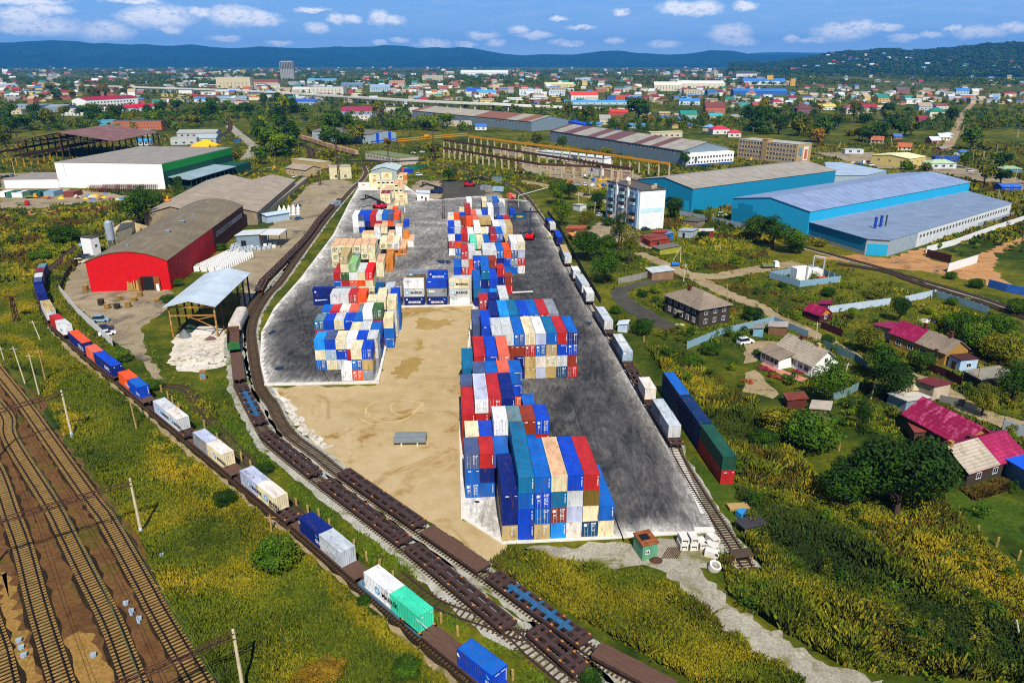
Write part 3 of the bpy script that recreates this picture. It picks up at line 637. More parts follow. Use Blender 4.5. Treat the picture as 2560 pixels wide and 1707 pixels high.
row('mint and cream row', (-15.2,262), H28, [(0,L40,'. . mt:b'),(1,L40,'. . cr:b'),(2,L40,'. . bl:b'),(3,L40,'. . . rd/dr:s'),(3.9,L40,'. . . bl:d'),(5.2,L40,'. tn:b tn:b')], GR, 2.46)
row('white and blue row', (-24.2,274.6), H28, [(0,L40,'wh:b rd:d wh:d rb:m'),(1,L40,'bl:d og:v rb:m lg:s'),(2,L40,'. . rd:b'),(3,L40,'. . wh:b'),(4,L40,'. . . wh:s'),(5,L40,'. . cr:b'),(6,L40,'. . wh:b'),(7,L40,'. . . wh:b'),(8,L40,'. . lg:b lg:s'),(9,L40,'tn:b tn:b tn:b tn:s')], GR, 2.46)
row('salmon and tan row', (-25.6,290), H28, [(0,L20,'cr:b cr:b cr:b cr:b'),(2,L20,'. . . br:s'),(3,L20,'. . . og:b'),(4,L20,'. . . sa:b'),(5,L20,'. . . tn:d'),(6,L20,'. . . tn:b'),(8,L20,'. . . rb:b'),(9,L20,'br:b br:b rd:b rd:b')], GR, 2.46)
row('grey and orange row', (-27.5,312.5), H28, [(0,L20,'lg:b lg:b lg:b'),(1,L20,'. . og:d'),(2,L20,'. . rb:b'),(3,L40,'. og:b dr:s rd:d'),(4,L40,'. . sa:b'),(5,L40,'. . lg:b'),(6,L40,'. . rb:m'),(7,L40,'. . wh:d wh:d'),(8,L40,'. . . ng:d'),(9,L40,'lg:d lg:d lg:d gy:d')], GR, 2.46)
row('last row before coal', (-20.4,329.5), H28, [(0,L40,'. . lg:b wh:b'),(2.8,L40,'. . tl:b cr:b'),(3.85,L40,'. . lg:b gy:d'),(4.9,L40,'. . . bl:d'),(6,L20,'cr:b cr:b cr:b wr:b')], GR, 2.46)
# left block
row('three-column end row', (-39.55,156), H26, [(0,L20,'wh:d'),(1,L20,'og:d bl:d cr:d'),(2,L20,'gy:s tn:b rb:d')], GL, 2.46)
row('pale six-column row', (-47.0,162.3), H26, [(0,L20,'bl:d cr:d az:b'),(1,L20,'cr:d lb:d rb/ng:b'),(2,L20,'lg:b rb:m cr:d'),(3,L20,'rb:b rd:s wh:b'),(4,L20,'. . rb:b'),(5,L20,'gy:b lg:b lg:b')], GL, 2.49)
row('cream trio row', (-39.9,169.3), H26, [(0,L20,'. . cr:b'),(1,L20,'. . lg:b'),(2,L20,'bl:b nv:b bl:b')], GL, 2.5)
row('row with green container', (-50.4,176), H26, [(0,L20,'rd:b rd:b tl/gt:d'),(1,L20,'. gy:b rb:b'),(2,L20,'. . cr/lg:d'),(3,L20,'. . rb:m'),(4,L20,'. . bl:b'),(5,L20,'. . lg:b wh:s'),(6,L20,'rd:b rd:b rd:b dg:d'),(7.05,L20,'bl:m bl:b cr:b')], GL, 2.47)
row('red and orange row', (-50.6,183.6), H26, [(0,L20,'. . bl:m'),(1,L20,'. . rd:b'),(2,L20,'. . wr:b'),(3,L20,'. . sa:b'),(4,L20,'. . gt:b'),(5,L20,'. . . cr:b'),(6,L20,'. . . cr:s'),(7.1,L20,'lg:b lg:b lg:b cr:b')], GL, 2.45)
row('light grey and rust row', (-49.4,190), H26, [(0,L20,'lg:b lg:b lg:b lg:b'),(1,L20,'. . . lg:s'),(2,L20,'. . . rd:d'),(3,L20,'. . . og:b'),(5.2,L20,'. . . cr:b'),(6.6,L20,'bl:b bl:b bl:b rb:b')], GL, 2.45)
row('dark and silver pair', (-38.4,196.3), H26, [(0,L20,'. . . td:b'),(1.2,L20,'sl:b sl:b sl:b sl:b')], GL, 2.5)
row('row topped light green', (-56.0,221.7), H26, [(0,L40,'rd:b bl:m rd:v'),(1,L40,'. rd:v dg:s cr:d tn:d'),(2,L40,'. sa:s wh:d gn:d'),(3,L40,'. og:b cr/lg:b'),(4,L40,'cr:b cr:b bt:d')], GL, 2.43)
row('rusty refrigerated row', (-65.0,257.6), H26, [(0,L40,'rf/pe:r rf/pe:r rf/pe:r'),(1,L40,'. . rf/pe:r'),(2,L40,'. . rf/pe:b'),(3,L40,'. . rf/pe:r'),(4,L40,'. rf:r rf/pe:d'),(5,L40,'rf:d rf:d rf/pe:d')], GL, 2.62)
row('pair beside refrigerated row', (-46.7,244.6), H26, [(0,L40,'rf:d rf/pe:d')], GL)
row('rusty orange single', (-44.6,252), H26, [(0,L40,'ro:b ro:b')], GL)
row('amber refrigerated row', (-50.6,274.3), H26, [(0,L40,'. rf:r'),(1,L40,'ro:r rf/pe:r'),(2,L40,'ro:r wh/rf:r'),(3,L40,'ro/pe:r')], GL, 2.5)
row('white door row', (-44.6,288), H26, [(0,L40,'rf/pe:d'),(1.05,L40,'wh/pe:d')], GL, 2.5)
row('peach row with white doors', (-60.3,290), H26, [(0,L20,'. rf/pe:b'),(1,L20,'. rf/pe:d'),(2,L20,'. wh:d wh/pe:d'),(3.05,L20,'. . rf/pe:b'),(4.2,L20,'. rf/pe:d'),(5.4,L20,'. wh:b wh/pe:d'),(6.5,L20,'ro:b ro:b')], GL, 2.5)
row('row before the reach stacker', (-69.0,314.6), H26, [(0,L40,'lg:d wh:b wh:s'),(1,L40,'rb:s lg:b ng/rb:d'),(2,L40,'. nv:s rb:s'),(3,L40,'. rd:b rd:s'),(4,L40,'. rd:b lg:b'),(5,L40,'. pe:b bl:d'),(6,L40,'. og:d ng:d'),(7,L40,'. gy:b og:b')], GL, 2.53)
row('alone on the middle lane', (-49.0,327), H26, [(0,L20,'rb:d')], GL)
row('peach and grey trio', (-56.6,330.5), H26, [(0,L20,'. . rf/pe:b'),(1,L20,'. . og:b'),(2,L20,'tn:b tn:b gy:b')], GL, 2.5)
row('tall rusty pair', (-69.0,386), H26, [(0,L40,'rf:d rf/dr:d'),(1.02,L40,'rf:d rf/dr:d')], GL, 2.5)
row('five refrigerated units', (-78.5,430), H26, [(0,L20,'. rf/pe:r'),(1,L20,'. rf/lv:r'),(2,L20,'. rf/pe:r'),(3,L20,'. rf/lv:r'),(4,L20,'. ro/pe:r'),(5,L20,'. pe:b')], GL, 2.5)
row('cream stacks', (-72,402), H26, [(0,L40,'rf:d rf:d'),(1,L40,'rf:d rf/pe:r'),(2,L40,'wr:d rf/pe:r'),(3.1,L40,'rf:d rf:r rf/pe:r'),(4.1,L40,'rf:r rf/pe:r')], GL)
row('cream stacks', (-58,360), H26, [(0,L20,'rf:d rf/pe:d'),(1.1,L20,'wh:b rf/pe:b')], GL)
row('cream stacks', (-79,452), H26, [(0,L40,'rf:b rf:r rf/pe:r'),(1,L40,'rf:b rf/lv:r'),(2,L40,'rf:b rf:r rf/pe:r'),(3,L40,'ro:b rf/pe:r'),(4,L40,'rf:b rf/pe:r'),(5,L40,'pe:b ro/pe:b')], GL)
# ---- containers lying side on, with lettering
def lettering(o, words, m, L, h, side=1, size=1.0, u=.5, z=.5, star=None, bold=.02):
    if o is None: return
    vs, fs, w = text_mesh(words, size, bold); b = MB(); off = WD/2 + .012
    y0 = -L/2 + u*L
    def P_(tx, tz): return (side*off, y0 + side*tx if side > 0 else y0 - tx, z + tz)
    b.add([P_(v[0], v[1]) for v in vs], fs)
    ob2 = b.build('lettering', m, o)
    if star is not None:
        b = MB(); r = .62; cy_ = star[0]; cz = star[1]
        pts = [P_(cy_ + r*math.cos(2*PI*k/16), cz + r*math.sin(2*PI*k/16)) for k in range(16)]
        b.add(pts, [tuple(range(16))]); off += .008
        sp_ = [P_(cy_ + (.48 if k % 2 == 0 else .22)*math.sin(PI*k/7), cz + (.48 if k % 2 == 0 else .22)*math.cos(PI*k/7)) for k in range(14)]
        b.add(sp_, [tuple(range(14))], 1); b.build('logo', [MARKB, MARKW], o)
    return ob2
def maersk(o, L, h, side=1, words='MAERSK', line2=None):
    if L < 7: lettering(o, words, MARKK, L, h, side, 1.0, .32, h*.36, (-1.0, .38), .035)
    if line2: lettering(o, line2, MARKK, L, h, side, .8, .34, h*.1, None, .03)
def sinokor(o, L, h, side=1):
    if o is None: return
    lettering(o, 'SINOKOR', MARKW, L, h, side, .86, .2, h*.25, None, .03)
    b = MB(); off = side*(WD/2+.012)
    def q(y, z, w, hh, mi=0): b.quad((off,y,z),(off,y+w,z),(off,y+w,z+hh),(off,y,z+hh), mi)
    s = 1 if side > 0 else -1
    for k in range(3): q(s*(-L*.42) + .1*k, h*.6 + .16*k, .5-.1*k, .16)
    b.add([(off, s*L*.32, h*.86), (off, s*L*.44, h*.68), (off, s*L*.36, h*.6)], [(0,1,2)], 1); b.build('logo', [MARKW, MARKB], o)
GM = 'containers standing side on across the yard'
YS = YA - PI/2
SIDE = {-4:['nv','nv'], -3:['lg','gy'], -2:['cr','cr'], -1:['nv','cr'], 0:['nv','lg','wh'], 1:['nv','gy','rb'], 2:['wh','lg','cr']}
KN = {-4:'farthest left', -3:'second', -2:'third', -1:'fourth', 0:'fifth', 1:'sixth', 2:'seventh'}
for k, cs in SIDE.items():
    bx = -32.75 + 6.95*k*UX; by = 213.2 + 6.95*k*UY*.1
    for ti, c in enumerate(cs):
        txt = {(-1,0):'sinokor',(0,0):'sinokor',(1,0):'sinokor',(-1,1):'maersk',(0,1):'maersk',(2,1):'maersk',(2,2):'maersk',(-2,1):'sealand',(1,1):'tax',(0,2):'line',(2,0):'line',(-4,1):'star',(-4,0):'star2',(1,2):'small'}.get((k, ti))
        tn = {'sinokor':'bold white lettering','maersk':'star and lettering','sealand':'two lettering lines','tax':'white slanted letters','line':'small grey heading','star':'white star','star2':'white streak logo','small':'small white heading'}.get(txt, 'plain side')
        lab = '%s container side on, %s, %s, %s stack of the cross row' % (PAL[c][0], tn, TIER[ti], KN[k])
        o = container(bx + UX*3.03 - VX*-1.22, by + UY*0 + 1.22, ZB + ti*2.66, YS + YA*-.6, L20, 2.63, c + ':b', lab, GM)
        if txt == 'sinokor': sinokor(o, L20, 2.6)
        elif txt == 'maersk': maersk(o, L20, 2.6)
        elif txt == 'sealand': maersk(o, L20, 2.6, 1, 'MAERSK', 'SEALAND')
        elif txt == 'tax': lettering(o, '7AX', MARKW, L20, 2.6, 1, .95, .1, 1.4, None, .06)
        elif txt == 'line': lettering(o, 'MAERSK LINE', MARKB, L20, 2.6, 1, .3, .1, 2.0)
        elif txt == 'small': lettering(o, 'KMTC', MARKW, L20, 2.6, 1, .35, .08, 1.9)
        elif txt in ('star', 'star2') and o:
            b = MB(); off = WD/2+.012; b.add([(off, -2.2+(.42 if q_ % 2 == 0 else .18)*math.sin(PI*q_/5), 1.6+(.42 if q_ % 2 == 0 else .18)*math.cos(PI*q_/5)) for q_ in range(10)], [tuple(range(10))])
            if txt == 'star2': b.quad((off,-1.8,1.45),(off,1.2,1.75),(off,1.2,1.9),(off,-1.8,1.75))
            b.build('logo', MARKW, o)
for (k, x, y, cs, lab2, txt) in ((0, -32.9, 223.4, 'gy gy gy', 'behind the fifth stack', 'maersk'), (1, -26.4, 222.8, 'nv nv rb', 'behind the sixth stack', 'sinokor'), (2, -18.6, 216.2, 'lg lg lg', 'behind the seventh stack', None), (3, -32.6, 216.2, 'ol ol ol', 'between the two grey side-on stacks', None)):
    for ti, c in enumerate(cs.split()):
        if ti == 0 and k != 1: pass
        o = container(x+3.03, y+1.22, ZB + ti*2.66, YS + YA*-.6, L20, 2.63, c + ':b', '%s container side on, %s, %s' % (PAL[c][0], TIER[ti], lab2), GM)
        if txt and ti == 2: (sinokor if txt == 'sinokor' else maersk)(o, L20, 2.6)
def oval(o, L, h, side=1):
    if o is None: return
    b = MB(); off = side*(WD/2+.012); b.add([(off, 1.0*math.cos(2*PI*k/20), h*.5+.42*math.sin(2*PI*k/20)) for k in range(20)], [tuple(range(20))]); b.build('logo', MATS['container_paint_rusty_orange'], o)
cmat('ro'); GF = 'cream refrigerated boxes at the far end of the yard'
for (x, y, n_, col, lab) in ((-91.6,440.3,1,'wh','alone beside the rails'), (-84.9,440.3,3,'rf','in the stack of three'), (-78.2,444,3,'rf','in the second stack of three'), (-61.4,385.6,2,'rf','in front of the white shed'), (-67.5,412,1,'rf','low behind the rusty pair')):
    for ti in range(n_):
        o = container(x+3.2, y+1.22, ZB+ti*2.68, YS, L20+.3, 2.65, col+'/pe:b' if ti == n_-1 and n_ == 2 else col+':b', '%s box with brown oval mark, %s, %s' % (PAL[col][0], TIER[ti], lab), GF); oval(o, L20, 2.6)
for i, dxx in enumerate((0, 6.6)):
    container(-22+dxx*1.6, 347, ZB, YS, L20, 2.6, 'tn:b', 'tan container side on at the far end, %s one' % ('west' if i == 0 else 'east'), GR); container(-22+dxx*1.6, 347, ZB+2.62, YS, L20, 2.6, 'cr:b', 'cream container on the %s tan container at the far end' % ('west' if i == 0 else 'east'), GR)
p = W('R', 1740, 605); o = container(p[0], p[1]+1.2, ZB, YS, L20, 2.6, 'td:b', 'dark teal container with yellow letters beside the blue crane', GR); lettering(o, 'CARU', mat('marking_yellow', '#e8c030', .7), L20, 2.6, 1, 1.2, .22, .8, None, .05)
p = W('R', 1570, 525); container(p[0], p[1]+3, ZB, YA, L20, 2.6, 'rb:b', 'royal blue container standing beside the dark lettered one', GR)
for (v, x, y, c, yaw, lab, on) in (('R',1555,165,'sa',.5,'salmon container alone on the scorched ground',1), ('E',1845,640,'gy',1.2,'grey container tilted on the coal ground',0), ('E',1945,650,'lb',1.25,'pale blue container on the coal ground',0), ('E',1935,655-85,'gt',1.4,'dark tank frame on the siding',0), ('E',615,775,'gy',-.35,'grey container alone on the left works yard',0), ('D',1940,250,'bl',1.4,'blue container beside the white track',0), ('E',1170,490,'sa',1.3,'salmon container by the green fence',0), ('E',1210,500,'rb',1.2,'blue container by the green fence',0)):
    p = W(v, x, y); container(p[0], p[1]+1.5, 0.02 if not on else ZB, yaw, L20, 2.6, c+':d', lab, 'stray containers around the yard')

# ---------------------------------------------------------------- railway tracks
M_RAIL = mat('rail_steel', '#4a3a30', .5, .3, 1.5, '#7a7470', .4, .3)
M_TIE = mat('sleeper_concrete', '#93733f', .9, .35, .8, '#5e4422', .5); M_RAILD = mat('shadowed_rail', '#1d1612', .5, .3, 1.5)  # main-line rails are near black, their shadow band put into the colour
M_TIEW = mat('sleeper_wood', '#4e3c28', .9, .35, .9, '#7c6a50', .4)
def track(pts, tie, bed=None, bedw=3.4, step=.62, z=.12, label=None):
    S, q = spline(pts, 1.5)
    if bed: ribbon('ballast_bed', pts, bedw, bedw, z-.05, bed, .35)
    b = MB(); d = 0
    while d < q[-1]:
        x, y, a = path_at(S, q, d); b.cbox(x, y, z+.06, .24, 2.7, .14, 0, a + random.uniform(-.02,.02)); d += step
    for off in (-.78, .78):
        vs = []; n = len(S)
        for i in range(n):
            x, y, a = path_at(S, q, q[i])
            for w_, zz in ((-.1, z+.13), (-.075, z+.31), (.075, z+.31), (.1, z+.13)):  # rail drawn wider to take in its shadow band
                vs.append((x - math.sin(a)*(off+w_), y + math.cos(a)*(off+w_), zz))
        b.add(vs, [(4*i+k, 4*i+4+k, 4*i+5+k, 4*i+1+k) for i in range(n-1) for k in range(3)], 1)
    return struct(b.build('railway_track', [tie, M_RAILD if tie is M_TIE else M_RAIL])), S, q
def ext(p, q, d):
    v = np.array(p)-np.array(q); v /= np.linalg.norm(v); return tuple(np.array(p)+v*d)
ML = []
for pts in (('L',1290,1568,1010,1090,940,960,690,520,600,400,345,40,'H',210,1230,0,960), ('L',870,1568,720,1180,560,870,420,590,330,420,70,0,'H',60,1330,-60,1170), ('L',400,1568,250,1080,150,700,70,480,0,270,-80,90), ('L',40,1568,0,1380,-60,1200)):
    P_ = PTS(*pts); P_ = [ext(P_[0], P_[1], 14)] + P_ + [ext(P_[-1], P_[-2], 60)]
    ML.append(track(P_, M_TIE, MATS['track_bed'], 3.3, .68, .16))
def ptz(v, z, *xy): return [W(v, xy[i], xy[i+1], z) for i in range(0, len(xy), 2)]
PA = ptz('T3',1.45,1640,1500) + ptz('T3',1.45,1503,1392,1145,1098,512,572,140,255) + ptz('T2',1.45,1610,1462,980,942,460,522) + ptz('T1',1.45,1200,1462,915,1226,610,985,388,790,215,630,125,440,82,320,95,215,130,130) + ptz('D',.3,420,1270,560,1150,700,1040,830,985,960,925,1120,860)
PA = [ext(PA[0], PA[1], 25)] + PA
_, SA_, QA = track(PA, M_TIEW, MATS['track_bed'], 3.4)
PB1 = ptz('T4',1.3,440,850,190,640) + ptz('M',1.3,1700,1170,1110,690,545,262,260,40) + ptz('T2',1.3,1400,540,1110,0) + ptz('H',1.3,1955,1010,1928,790,1912,690) + ptz('H',.3,1945,600,2040,420,2140,260) + ptz('E',.3,40,1390,190,1240,380,1040,480,900,570,800,650,705)
PB1 = [ext(PB1[0], PB1[1], 22)] + PB1
_, SB1, QB1 = track(PB1, M_TIEW, M_BALLAST, 5.2)
PB2 = ptz('T4',1.3,870,930,480,720) + ptz('M',1.3,1590,840,1175,555,660,195) + ptz('M',.3,520,110) + ptz('T2',.3,1700,590,1560,400,1480,230,1330,0) + ptz('H',.3,2055,690,2060,560,2110,430,2200,300,2287,210) + ptz('E',.3,350,1130,560,850,740,640,800,585,850,530,865,490,845,440)
PB2 = [ext(PB2[0], PB2[1], 15)] + PB2
_, SB2, QB2 = track(PB2, M_TIEW, M_BALLAST, 4.2)
PC = ptz('N',.3,2080,870,1880,560,1700,260) + ptz('J',1.45,1910,1485,1725,1190,1560,912,1380,612,1230,378) + ptz('T5',1.45,268,465,222,390,180,318,158,270,138,218,98,140,68,110) + ptz('F',.3,130,800,60,700,-10,640) + ptz('E',.3,2080,620,1960,560,1700,480,1480,420,1300,385,1120,380)
PC = [ext(PC[0], PC[1], 6)] + PC
_, SC_, QC = track(PC, M_TIEW, M_BALLAST, 3.6)
track(PTS('G',480,1105,850,1205,1160,1290,1420,1370,1900,1510,2287,1640,2600,1740), M_TIEW, M_BALLAST, 4)
track(PTS('G',760,1240,1160,1306,1400,1392,1900,1545,2287,1680,2600,1790), M_TIEW, MATS['track_bed'], 4)
track(PTS('E',330,390,420,360,400,300,340,270,200,230,60,120), M_TIEW, MATS['track_bed'], 5, 1.2)
track(PTS('E',795,380,600,350,420,300,300,250,120,160,0,110), M_TIEW, M_TAR, 6, 1.2)
track(PTS('D',1760,230,1800,200,1880,140,1860,60,1780,20), M_TIEW, MATS['track_bed'], 5, 1.2)
track(PTS('T4',350,896,180,760,40,640,'T3',1250,900,900,640), M_TIEW, MATS['track_bed'], 3, .9, .04)
track(PTS('T2',1845,1568,1500,1240,1200,900,900,560,640,260,480,60,'T1',1356,1330), M_TIEW, None, 3, .7, .0)
# ---------------------------------------------------------------- wagons
M_WAG = mat('wagon_brown', '#43302a', .8, .25, .8, '#6e3c22', .35)
M_WAGB = mat('wagon_blue', '#255a80', .75, .35, .8, '#4a3830', .75)
paint4 = mat('wagon_grey_blue', '#5a7282', .7, .2, .8, '#4a4440', .3)
M_PLANK = mat('deck_planks', '#5c4233', .85, .35, 1.2, '#7c3a22', .2, stretch=(6, .6, 1))
M_WHEEL = mat('wheel_steel', '#2a2624', .6, .2, 2)
WPROTO = {}
def wagon_proto(kind, L):
    b = MB(); w = 2.7; z0, z1 = .95, 1.25
    if kind == 'plank':
        b.box(-w/2, w/2, -L/2, L/2, z1-.12, z1, 1)
        for x in (-w/2, w/2-.18): b.box(x+.01, x+.17, -L/2+.1, L/2-.1, z0-.25, z1-.12)
        b.box(-.25, .25, -L/2, L/2, z0-.3, z1-.13)
        for k in range(int(L/1.6)): b.box(-w/2-.06, -w/2, -L/2+.5+1.6*k, -L/2+.62+1.6*k, z1-.3, z1+.12); b.box(w/2, w/2+.06, -L/2+.5+1.6*k, -L/2+.62+1.6*k, z1-.3, z1+.12)
    else:
        for x in (-w/2, w/2-.34): b.box(x, x+.34, -L/2, L/2, z0-.2, z1)
        b.box(-.3, .3, -L/2, L/2, z0-.25, z1-.004)
        nb = int(L/2.3)
        for k in range(nb+1):
            y = -L/2 + (L-.5)*k/nb; hw = .42 if k % 3 else .75
            b.box(-w/2+.34, -.3, y, y+hw, z0, z1-.008); b.box(.3, w/2-.34, y, y+hw, z0, z1-.008)
        for s in (-1, 1):
            y0, y1 = (L/2-1.7, L/2-1.1) if s > 0 else (-L/2+1.1, -L/2+1.7); b.box(-w/2+.34, w/2-.34, y0, y1, z1-.05, z1-.012)
        for k in range(4): b.box(-w/2+.04, -w/2+.3, -L/2+.3+k*L/4, -L/2+.6+k*L/4, z1, z1+.1, 2); b.box(w/2-.3, w/2-.04, -L/2+.3+k*L/4, -L/2+.6+k*L/4, z1, z1+.1, 2)
    for s in (-1, 1): b.box(-.12, .12, s*L/2 if s > 0 else -L/2-.5, L/2+.5 if s > 0 else -L/2, .85, 1.08)
    fr = b.mesh('frame'); fr.materials.append(M_WAG); fr.materials.append(M_PLANK); fr.materials.append(MATS['container_paint_rusty_orange'])
    bg_ = MB()
    for x in (-.95, .95): bg_.box(x-.12, x+.12, -1.25, 1.25, .42, .72); bg_.box(x-.16, x+.16, -.4, .4, .3, .85)
    bg_.box(-.95, .95, -.25, .25, .55, .8); bm = bg_.mesh('bogie'); bm.materials.append(M_WHEEL)
    wh = MB()
    for x in (-.78, .78): wh.tube((x-.07, 0, .46), (x+.07, 0, .46), .46, .46, 14)
    wh.tube((-.78, 0, .46), (.78, 0, .46), .08, .08, 6); wm = wh.mesh('wheelset'); wm.materials.append(M_WHEEL)
    return fr, bm, wm
def wagon(S, Q, d0, L, kind, label, colour=None, group='flat wagons standing on the sidings', zz=.33):
    """d0: distance along the track of its near end"""
    x, y, a = path_at(S, Q, d0 + L/2); k = (kind, round(L, 1))
    x1, y1, _ = path_at(S, Q, d0+1.8); x2, y2, _ = path_at(S, Q, d0+L-1.8); a = math.atan2(y2-y1, x2-x1); x, y = (x1+x2)/2, (y1+y2)/2
    if k not in WPROTO: WPROTO[k] = wagon_proto(kind, L)
    fr, bm, wm = WPROTO[k]
    r = thing('flat_wagon', label, 'wagon', (x, y, zz), a - PI/2, group)
    f = ob('frame', fr, r)
    if colour: om(f, colour, fr.materials[1] if kind == 'plank' else None)
    for s in (-1, 1):
        bo = ob('bogie', bm, r, (0, s*(L/2-2.2), 0))
        for yy in (-.9, .9): ob('wheelset', wm, bo, (0, yy, 0))
    return r
def arc_of(S, Q, p):
    d = np.hypot(S[:,0]-p[0], S[:,1]-p[1]); return Q[int(np.argmin(d))]
GT, GTR = 'containers on the long freight train', 'containers on the train beside the slab'
def oncar(S, Q, d, L, code, label, group, logo=None, side=-1, h=2.6, z=.33+1.27):
    x, y, a = path_at(S, Q, d + L/2); x1, y1, _ = path_at(S, Q, d+.3); x2, y2, _ = path_at(S, Q, d+L-.3); a = math.atan2(y2-y1, x2-x1)
    o = container((x1+x2)/2, (y1+y2)/2, z, a - PI/2, L, h, code, label, group)
    if logo: logo(o, L, h, side)
    return o
def words(t, m, size, u, z, bold=.03): return lambda o, L, h, s: lettering(o, t, m, L, h, s, size, u, z, None, bold)
seal = lambda o, L, h, s: maersk(o, L, h, s, 'MAERSK', 'SEALAND')
TRA = [  # near end, wagon length, deck kind, [(gap, length, code, logo, label)]
 (('T3',1503,1392), -1, 19.4, 'plank', [(0,L20,'rb/bl:m',sinokor,'royal blue container with big white lettering on the last wagon below')]),
 (('T3',1145,1098), 1, 14.2, 'skeletal', [(.5,L20,'tu:s',words('CHINA SHIPPING',MARKW,.3,.08,1.9),'turquoise container with tan frame on the grey wagon'),(6.65,L20,'wh:b',maersk,'white container with black lettering ahead of the turquoise one')]),
 (('T3',512,572), 1, 18.4, 'plank', [(4.2,L20,'sl:b',words('7AX',MARKW,1.05,.56,1.2,.06),'silver grey container with white slanted letters behind navy one'),(10.3,L20,'nv:b',sinokor,'navy container with bold white lettering on the train')]),
 (('T2',1610,1462), 1, 18.4, 'skeletal', [(3.4,L20,'cr/wr:b',seal,'rust-edged cream container with two lines of lettering'),(9.5,L20,'lv:b',maersk,'lavender grey container with star and lettering, next to rust-edged cream one')]),
 (('T2',980,942), 1, 18.4, 'plank', [(3.6,L20,'cr/wr:b',maersk,'cream container with patched grey roof beside the orange marked one'),(9.7,L20,'gy/lv:b',words('CS',MARKO,1.3,.44,.75,.06),'grey container with large orange letters')]),
 (('T2',460,522), 1, 18.4, 'skeletal', [(2.6,L20,'lg/wr:b',maersk,'pale ribbed-end container with star behind the blue striped pair'),(8.7,L20,'lv/lg:b',maersk,'pale grey container with star coupled next to the blue one')]),
 (('T1',1200,1462), 1, 16.4, 'plank', [(2.6,L20,'rb/bl:v',words('KMTC',MARKW,.9,.2,.8),'bright blue container with white mark beside the orange-red one'),(8.7,L20,'og:b',words('TRANS',MARKW,.85,.3,.8),'orange-red container with white lettering')]),
 (('T1',915,1226), 1, 19.2, 'plank', [(.4,L40,'nv/rb:s',words('KMTC',MARKW,1.25,.42,.7,.05),'long royal blue container with white lettering'),(12.8,L20,'sa:b',None,'plain salmon container with square roof patch')]),
 (('T1',600,990), 1, 13.6, 'plank', [(.5,L40,'nv/og:b',words('FESCO',MARKW,1.5,.3,.6,.05),'long orange-roofed container with blue sides')]),
 (('T1',388,790), 1, 13.4, 'plank', [(.4,L20,'wh/lg:b',words('MSC',MARKK,.8,.3,.9),'white container between red and orange-roofed ones'),(6.6,L20,'rd:b',None,'small red container behind the white one')]),
 (('T1',215,630), 1, 13.6, 'plank', [(.4,L40,'lg/tn:b',None,'long tan-roofed grey container on the curve')]),
 (('T1',125,440), 1, 13.4, 'plank', [(.4,L40,'nv:b',None,'long navy container on the curve')]),
 (('T1',82,320), 1, 13.4, 'plank', [(.4,L20,'nv/ng:b',None,'navy container with slate roof near the train head'),(6.6,L20,'gy/lg:b',None,'grey container with pale roof near the train head')]),
 (('T1',95,215), 1, 13.4, 'plank', [(.4,L20,'dr:d',None,'maroon container near the train head'),(6.6,L20,'tl/gt:b',None,'grimy teal container at the train head')]),
]
prev = None
for ref, sg, wl, kind, cs in TRA:
    d = arc_of(SA_, QA, W(*ref, 1.45)); first = cs[0][0]
    w0 = d - first - (0 if sg > 0 else 12.5)
    if sg < 0: w0 = d - 8.0
    if prev is not None and w0 < prev + .9: w0 = prev + .9
    wl = min(wl, 30)
    wagon(SA_, QA, w0, wl, kind, 'flat wagon under the ' + ' '.join(cs[0][4].split()[:9]).split(' with ')[0], paint4 if kind == 'skeletal' and 'turq' in cs[0][4] else None, 'flat wagons of the long freight train')
    for gap, L, code, logo, lab in cs:
        dd = d - first + gap if sg > 0 else d - 6.3
        oncar(SA_, QA, dd, L, code, lab, GT, logo, 1 if False else -1)
    prev = w0 + wl if sg > 0 else prev
def dC(v, x, y): return arc_of(SC_, QC, W(v, x, y, 1.45))
TRC = [(('J',1910,1485), [(2.3,'lg/sl:b',L20,'grey ribbed-end container at the train tail by the slab corner'),(8.4,'gy/sl:b',L20,'grey roofed container just ahead of the train tail')], 18.4), (('J',1725,1190), [(0.4,'wr:b',L20,'rusty white container alone on its wagon')], 18.4),
 (('J',1560,912), [(3,'lb/lg:d',L20,'pale blue door-end container beside the slab'),(9.2,'gy/lg:b',L20,'grey container ahead of the pale blue door end')], 18.4), (('J',1380,612), [(2.4,'lg/sl:d',L20,'silver door-end container facing the house lane'),(8.6,'lg/sl:b',L20,'light grey container ahead of the silver door end')], 18.4),
 (('J',1230,378), [(.4,'lg/wh:d',L20,'bright pale container alone at the bend beside the trees')], 7.2), (('T5',268,465), [(.4,'lg/sl:d',L20,'dull grey door-end container, second of the tree-side pair'),(6.6,'lg/sl:b',L20,'dull grey container, first of the tree-side pair')], 13.4),
 (('T5',222,390), [(.4,'lg/wh:d',L20,'short white container between two grey groups')], 7.2), (('T5',180,318), [(.4,'lg/sl:d',L20,'grey container at the near end of the blue group'),(6.6,'gy/tn:b',L40,'long dull grey container next to the blue ones')], 19.4),
 (('T5',150,216), [(.4,'nv/rb:b',L40,'long blue-roofed container on the slab-side train')], 13.4), (('T5',112,150), [(.4,'lg:b',L20,'light grey container between two blue ones on the slab-side train'),(6.7,'nv/rb:b',L20,'blue container at the head of the slab-side train')], 14.4)]
pe = None
for ref, cs, wl in TRC:
    d = dC(*ref); w0 = d - cs[0][0]
    if pe is not None and w0 < pe + .8: d += pe + .8 - w0; w0 = pe + .8
    wagon(SC_, QC, w0, wl, 'plank' if wl < 14 else 'skeletal', 'flat wagon carrying the ' + ' '.join(cs[0][3].split()[:10]), None, 'flat wagons of the slab-side train'); pe = w0 + wl
    for gap, code, L, lab in cs: oncar(SC_, QC, d - cs[0][0] + gap, L, code, lab, GTR, None)
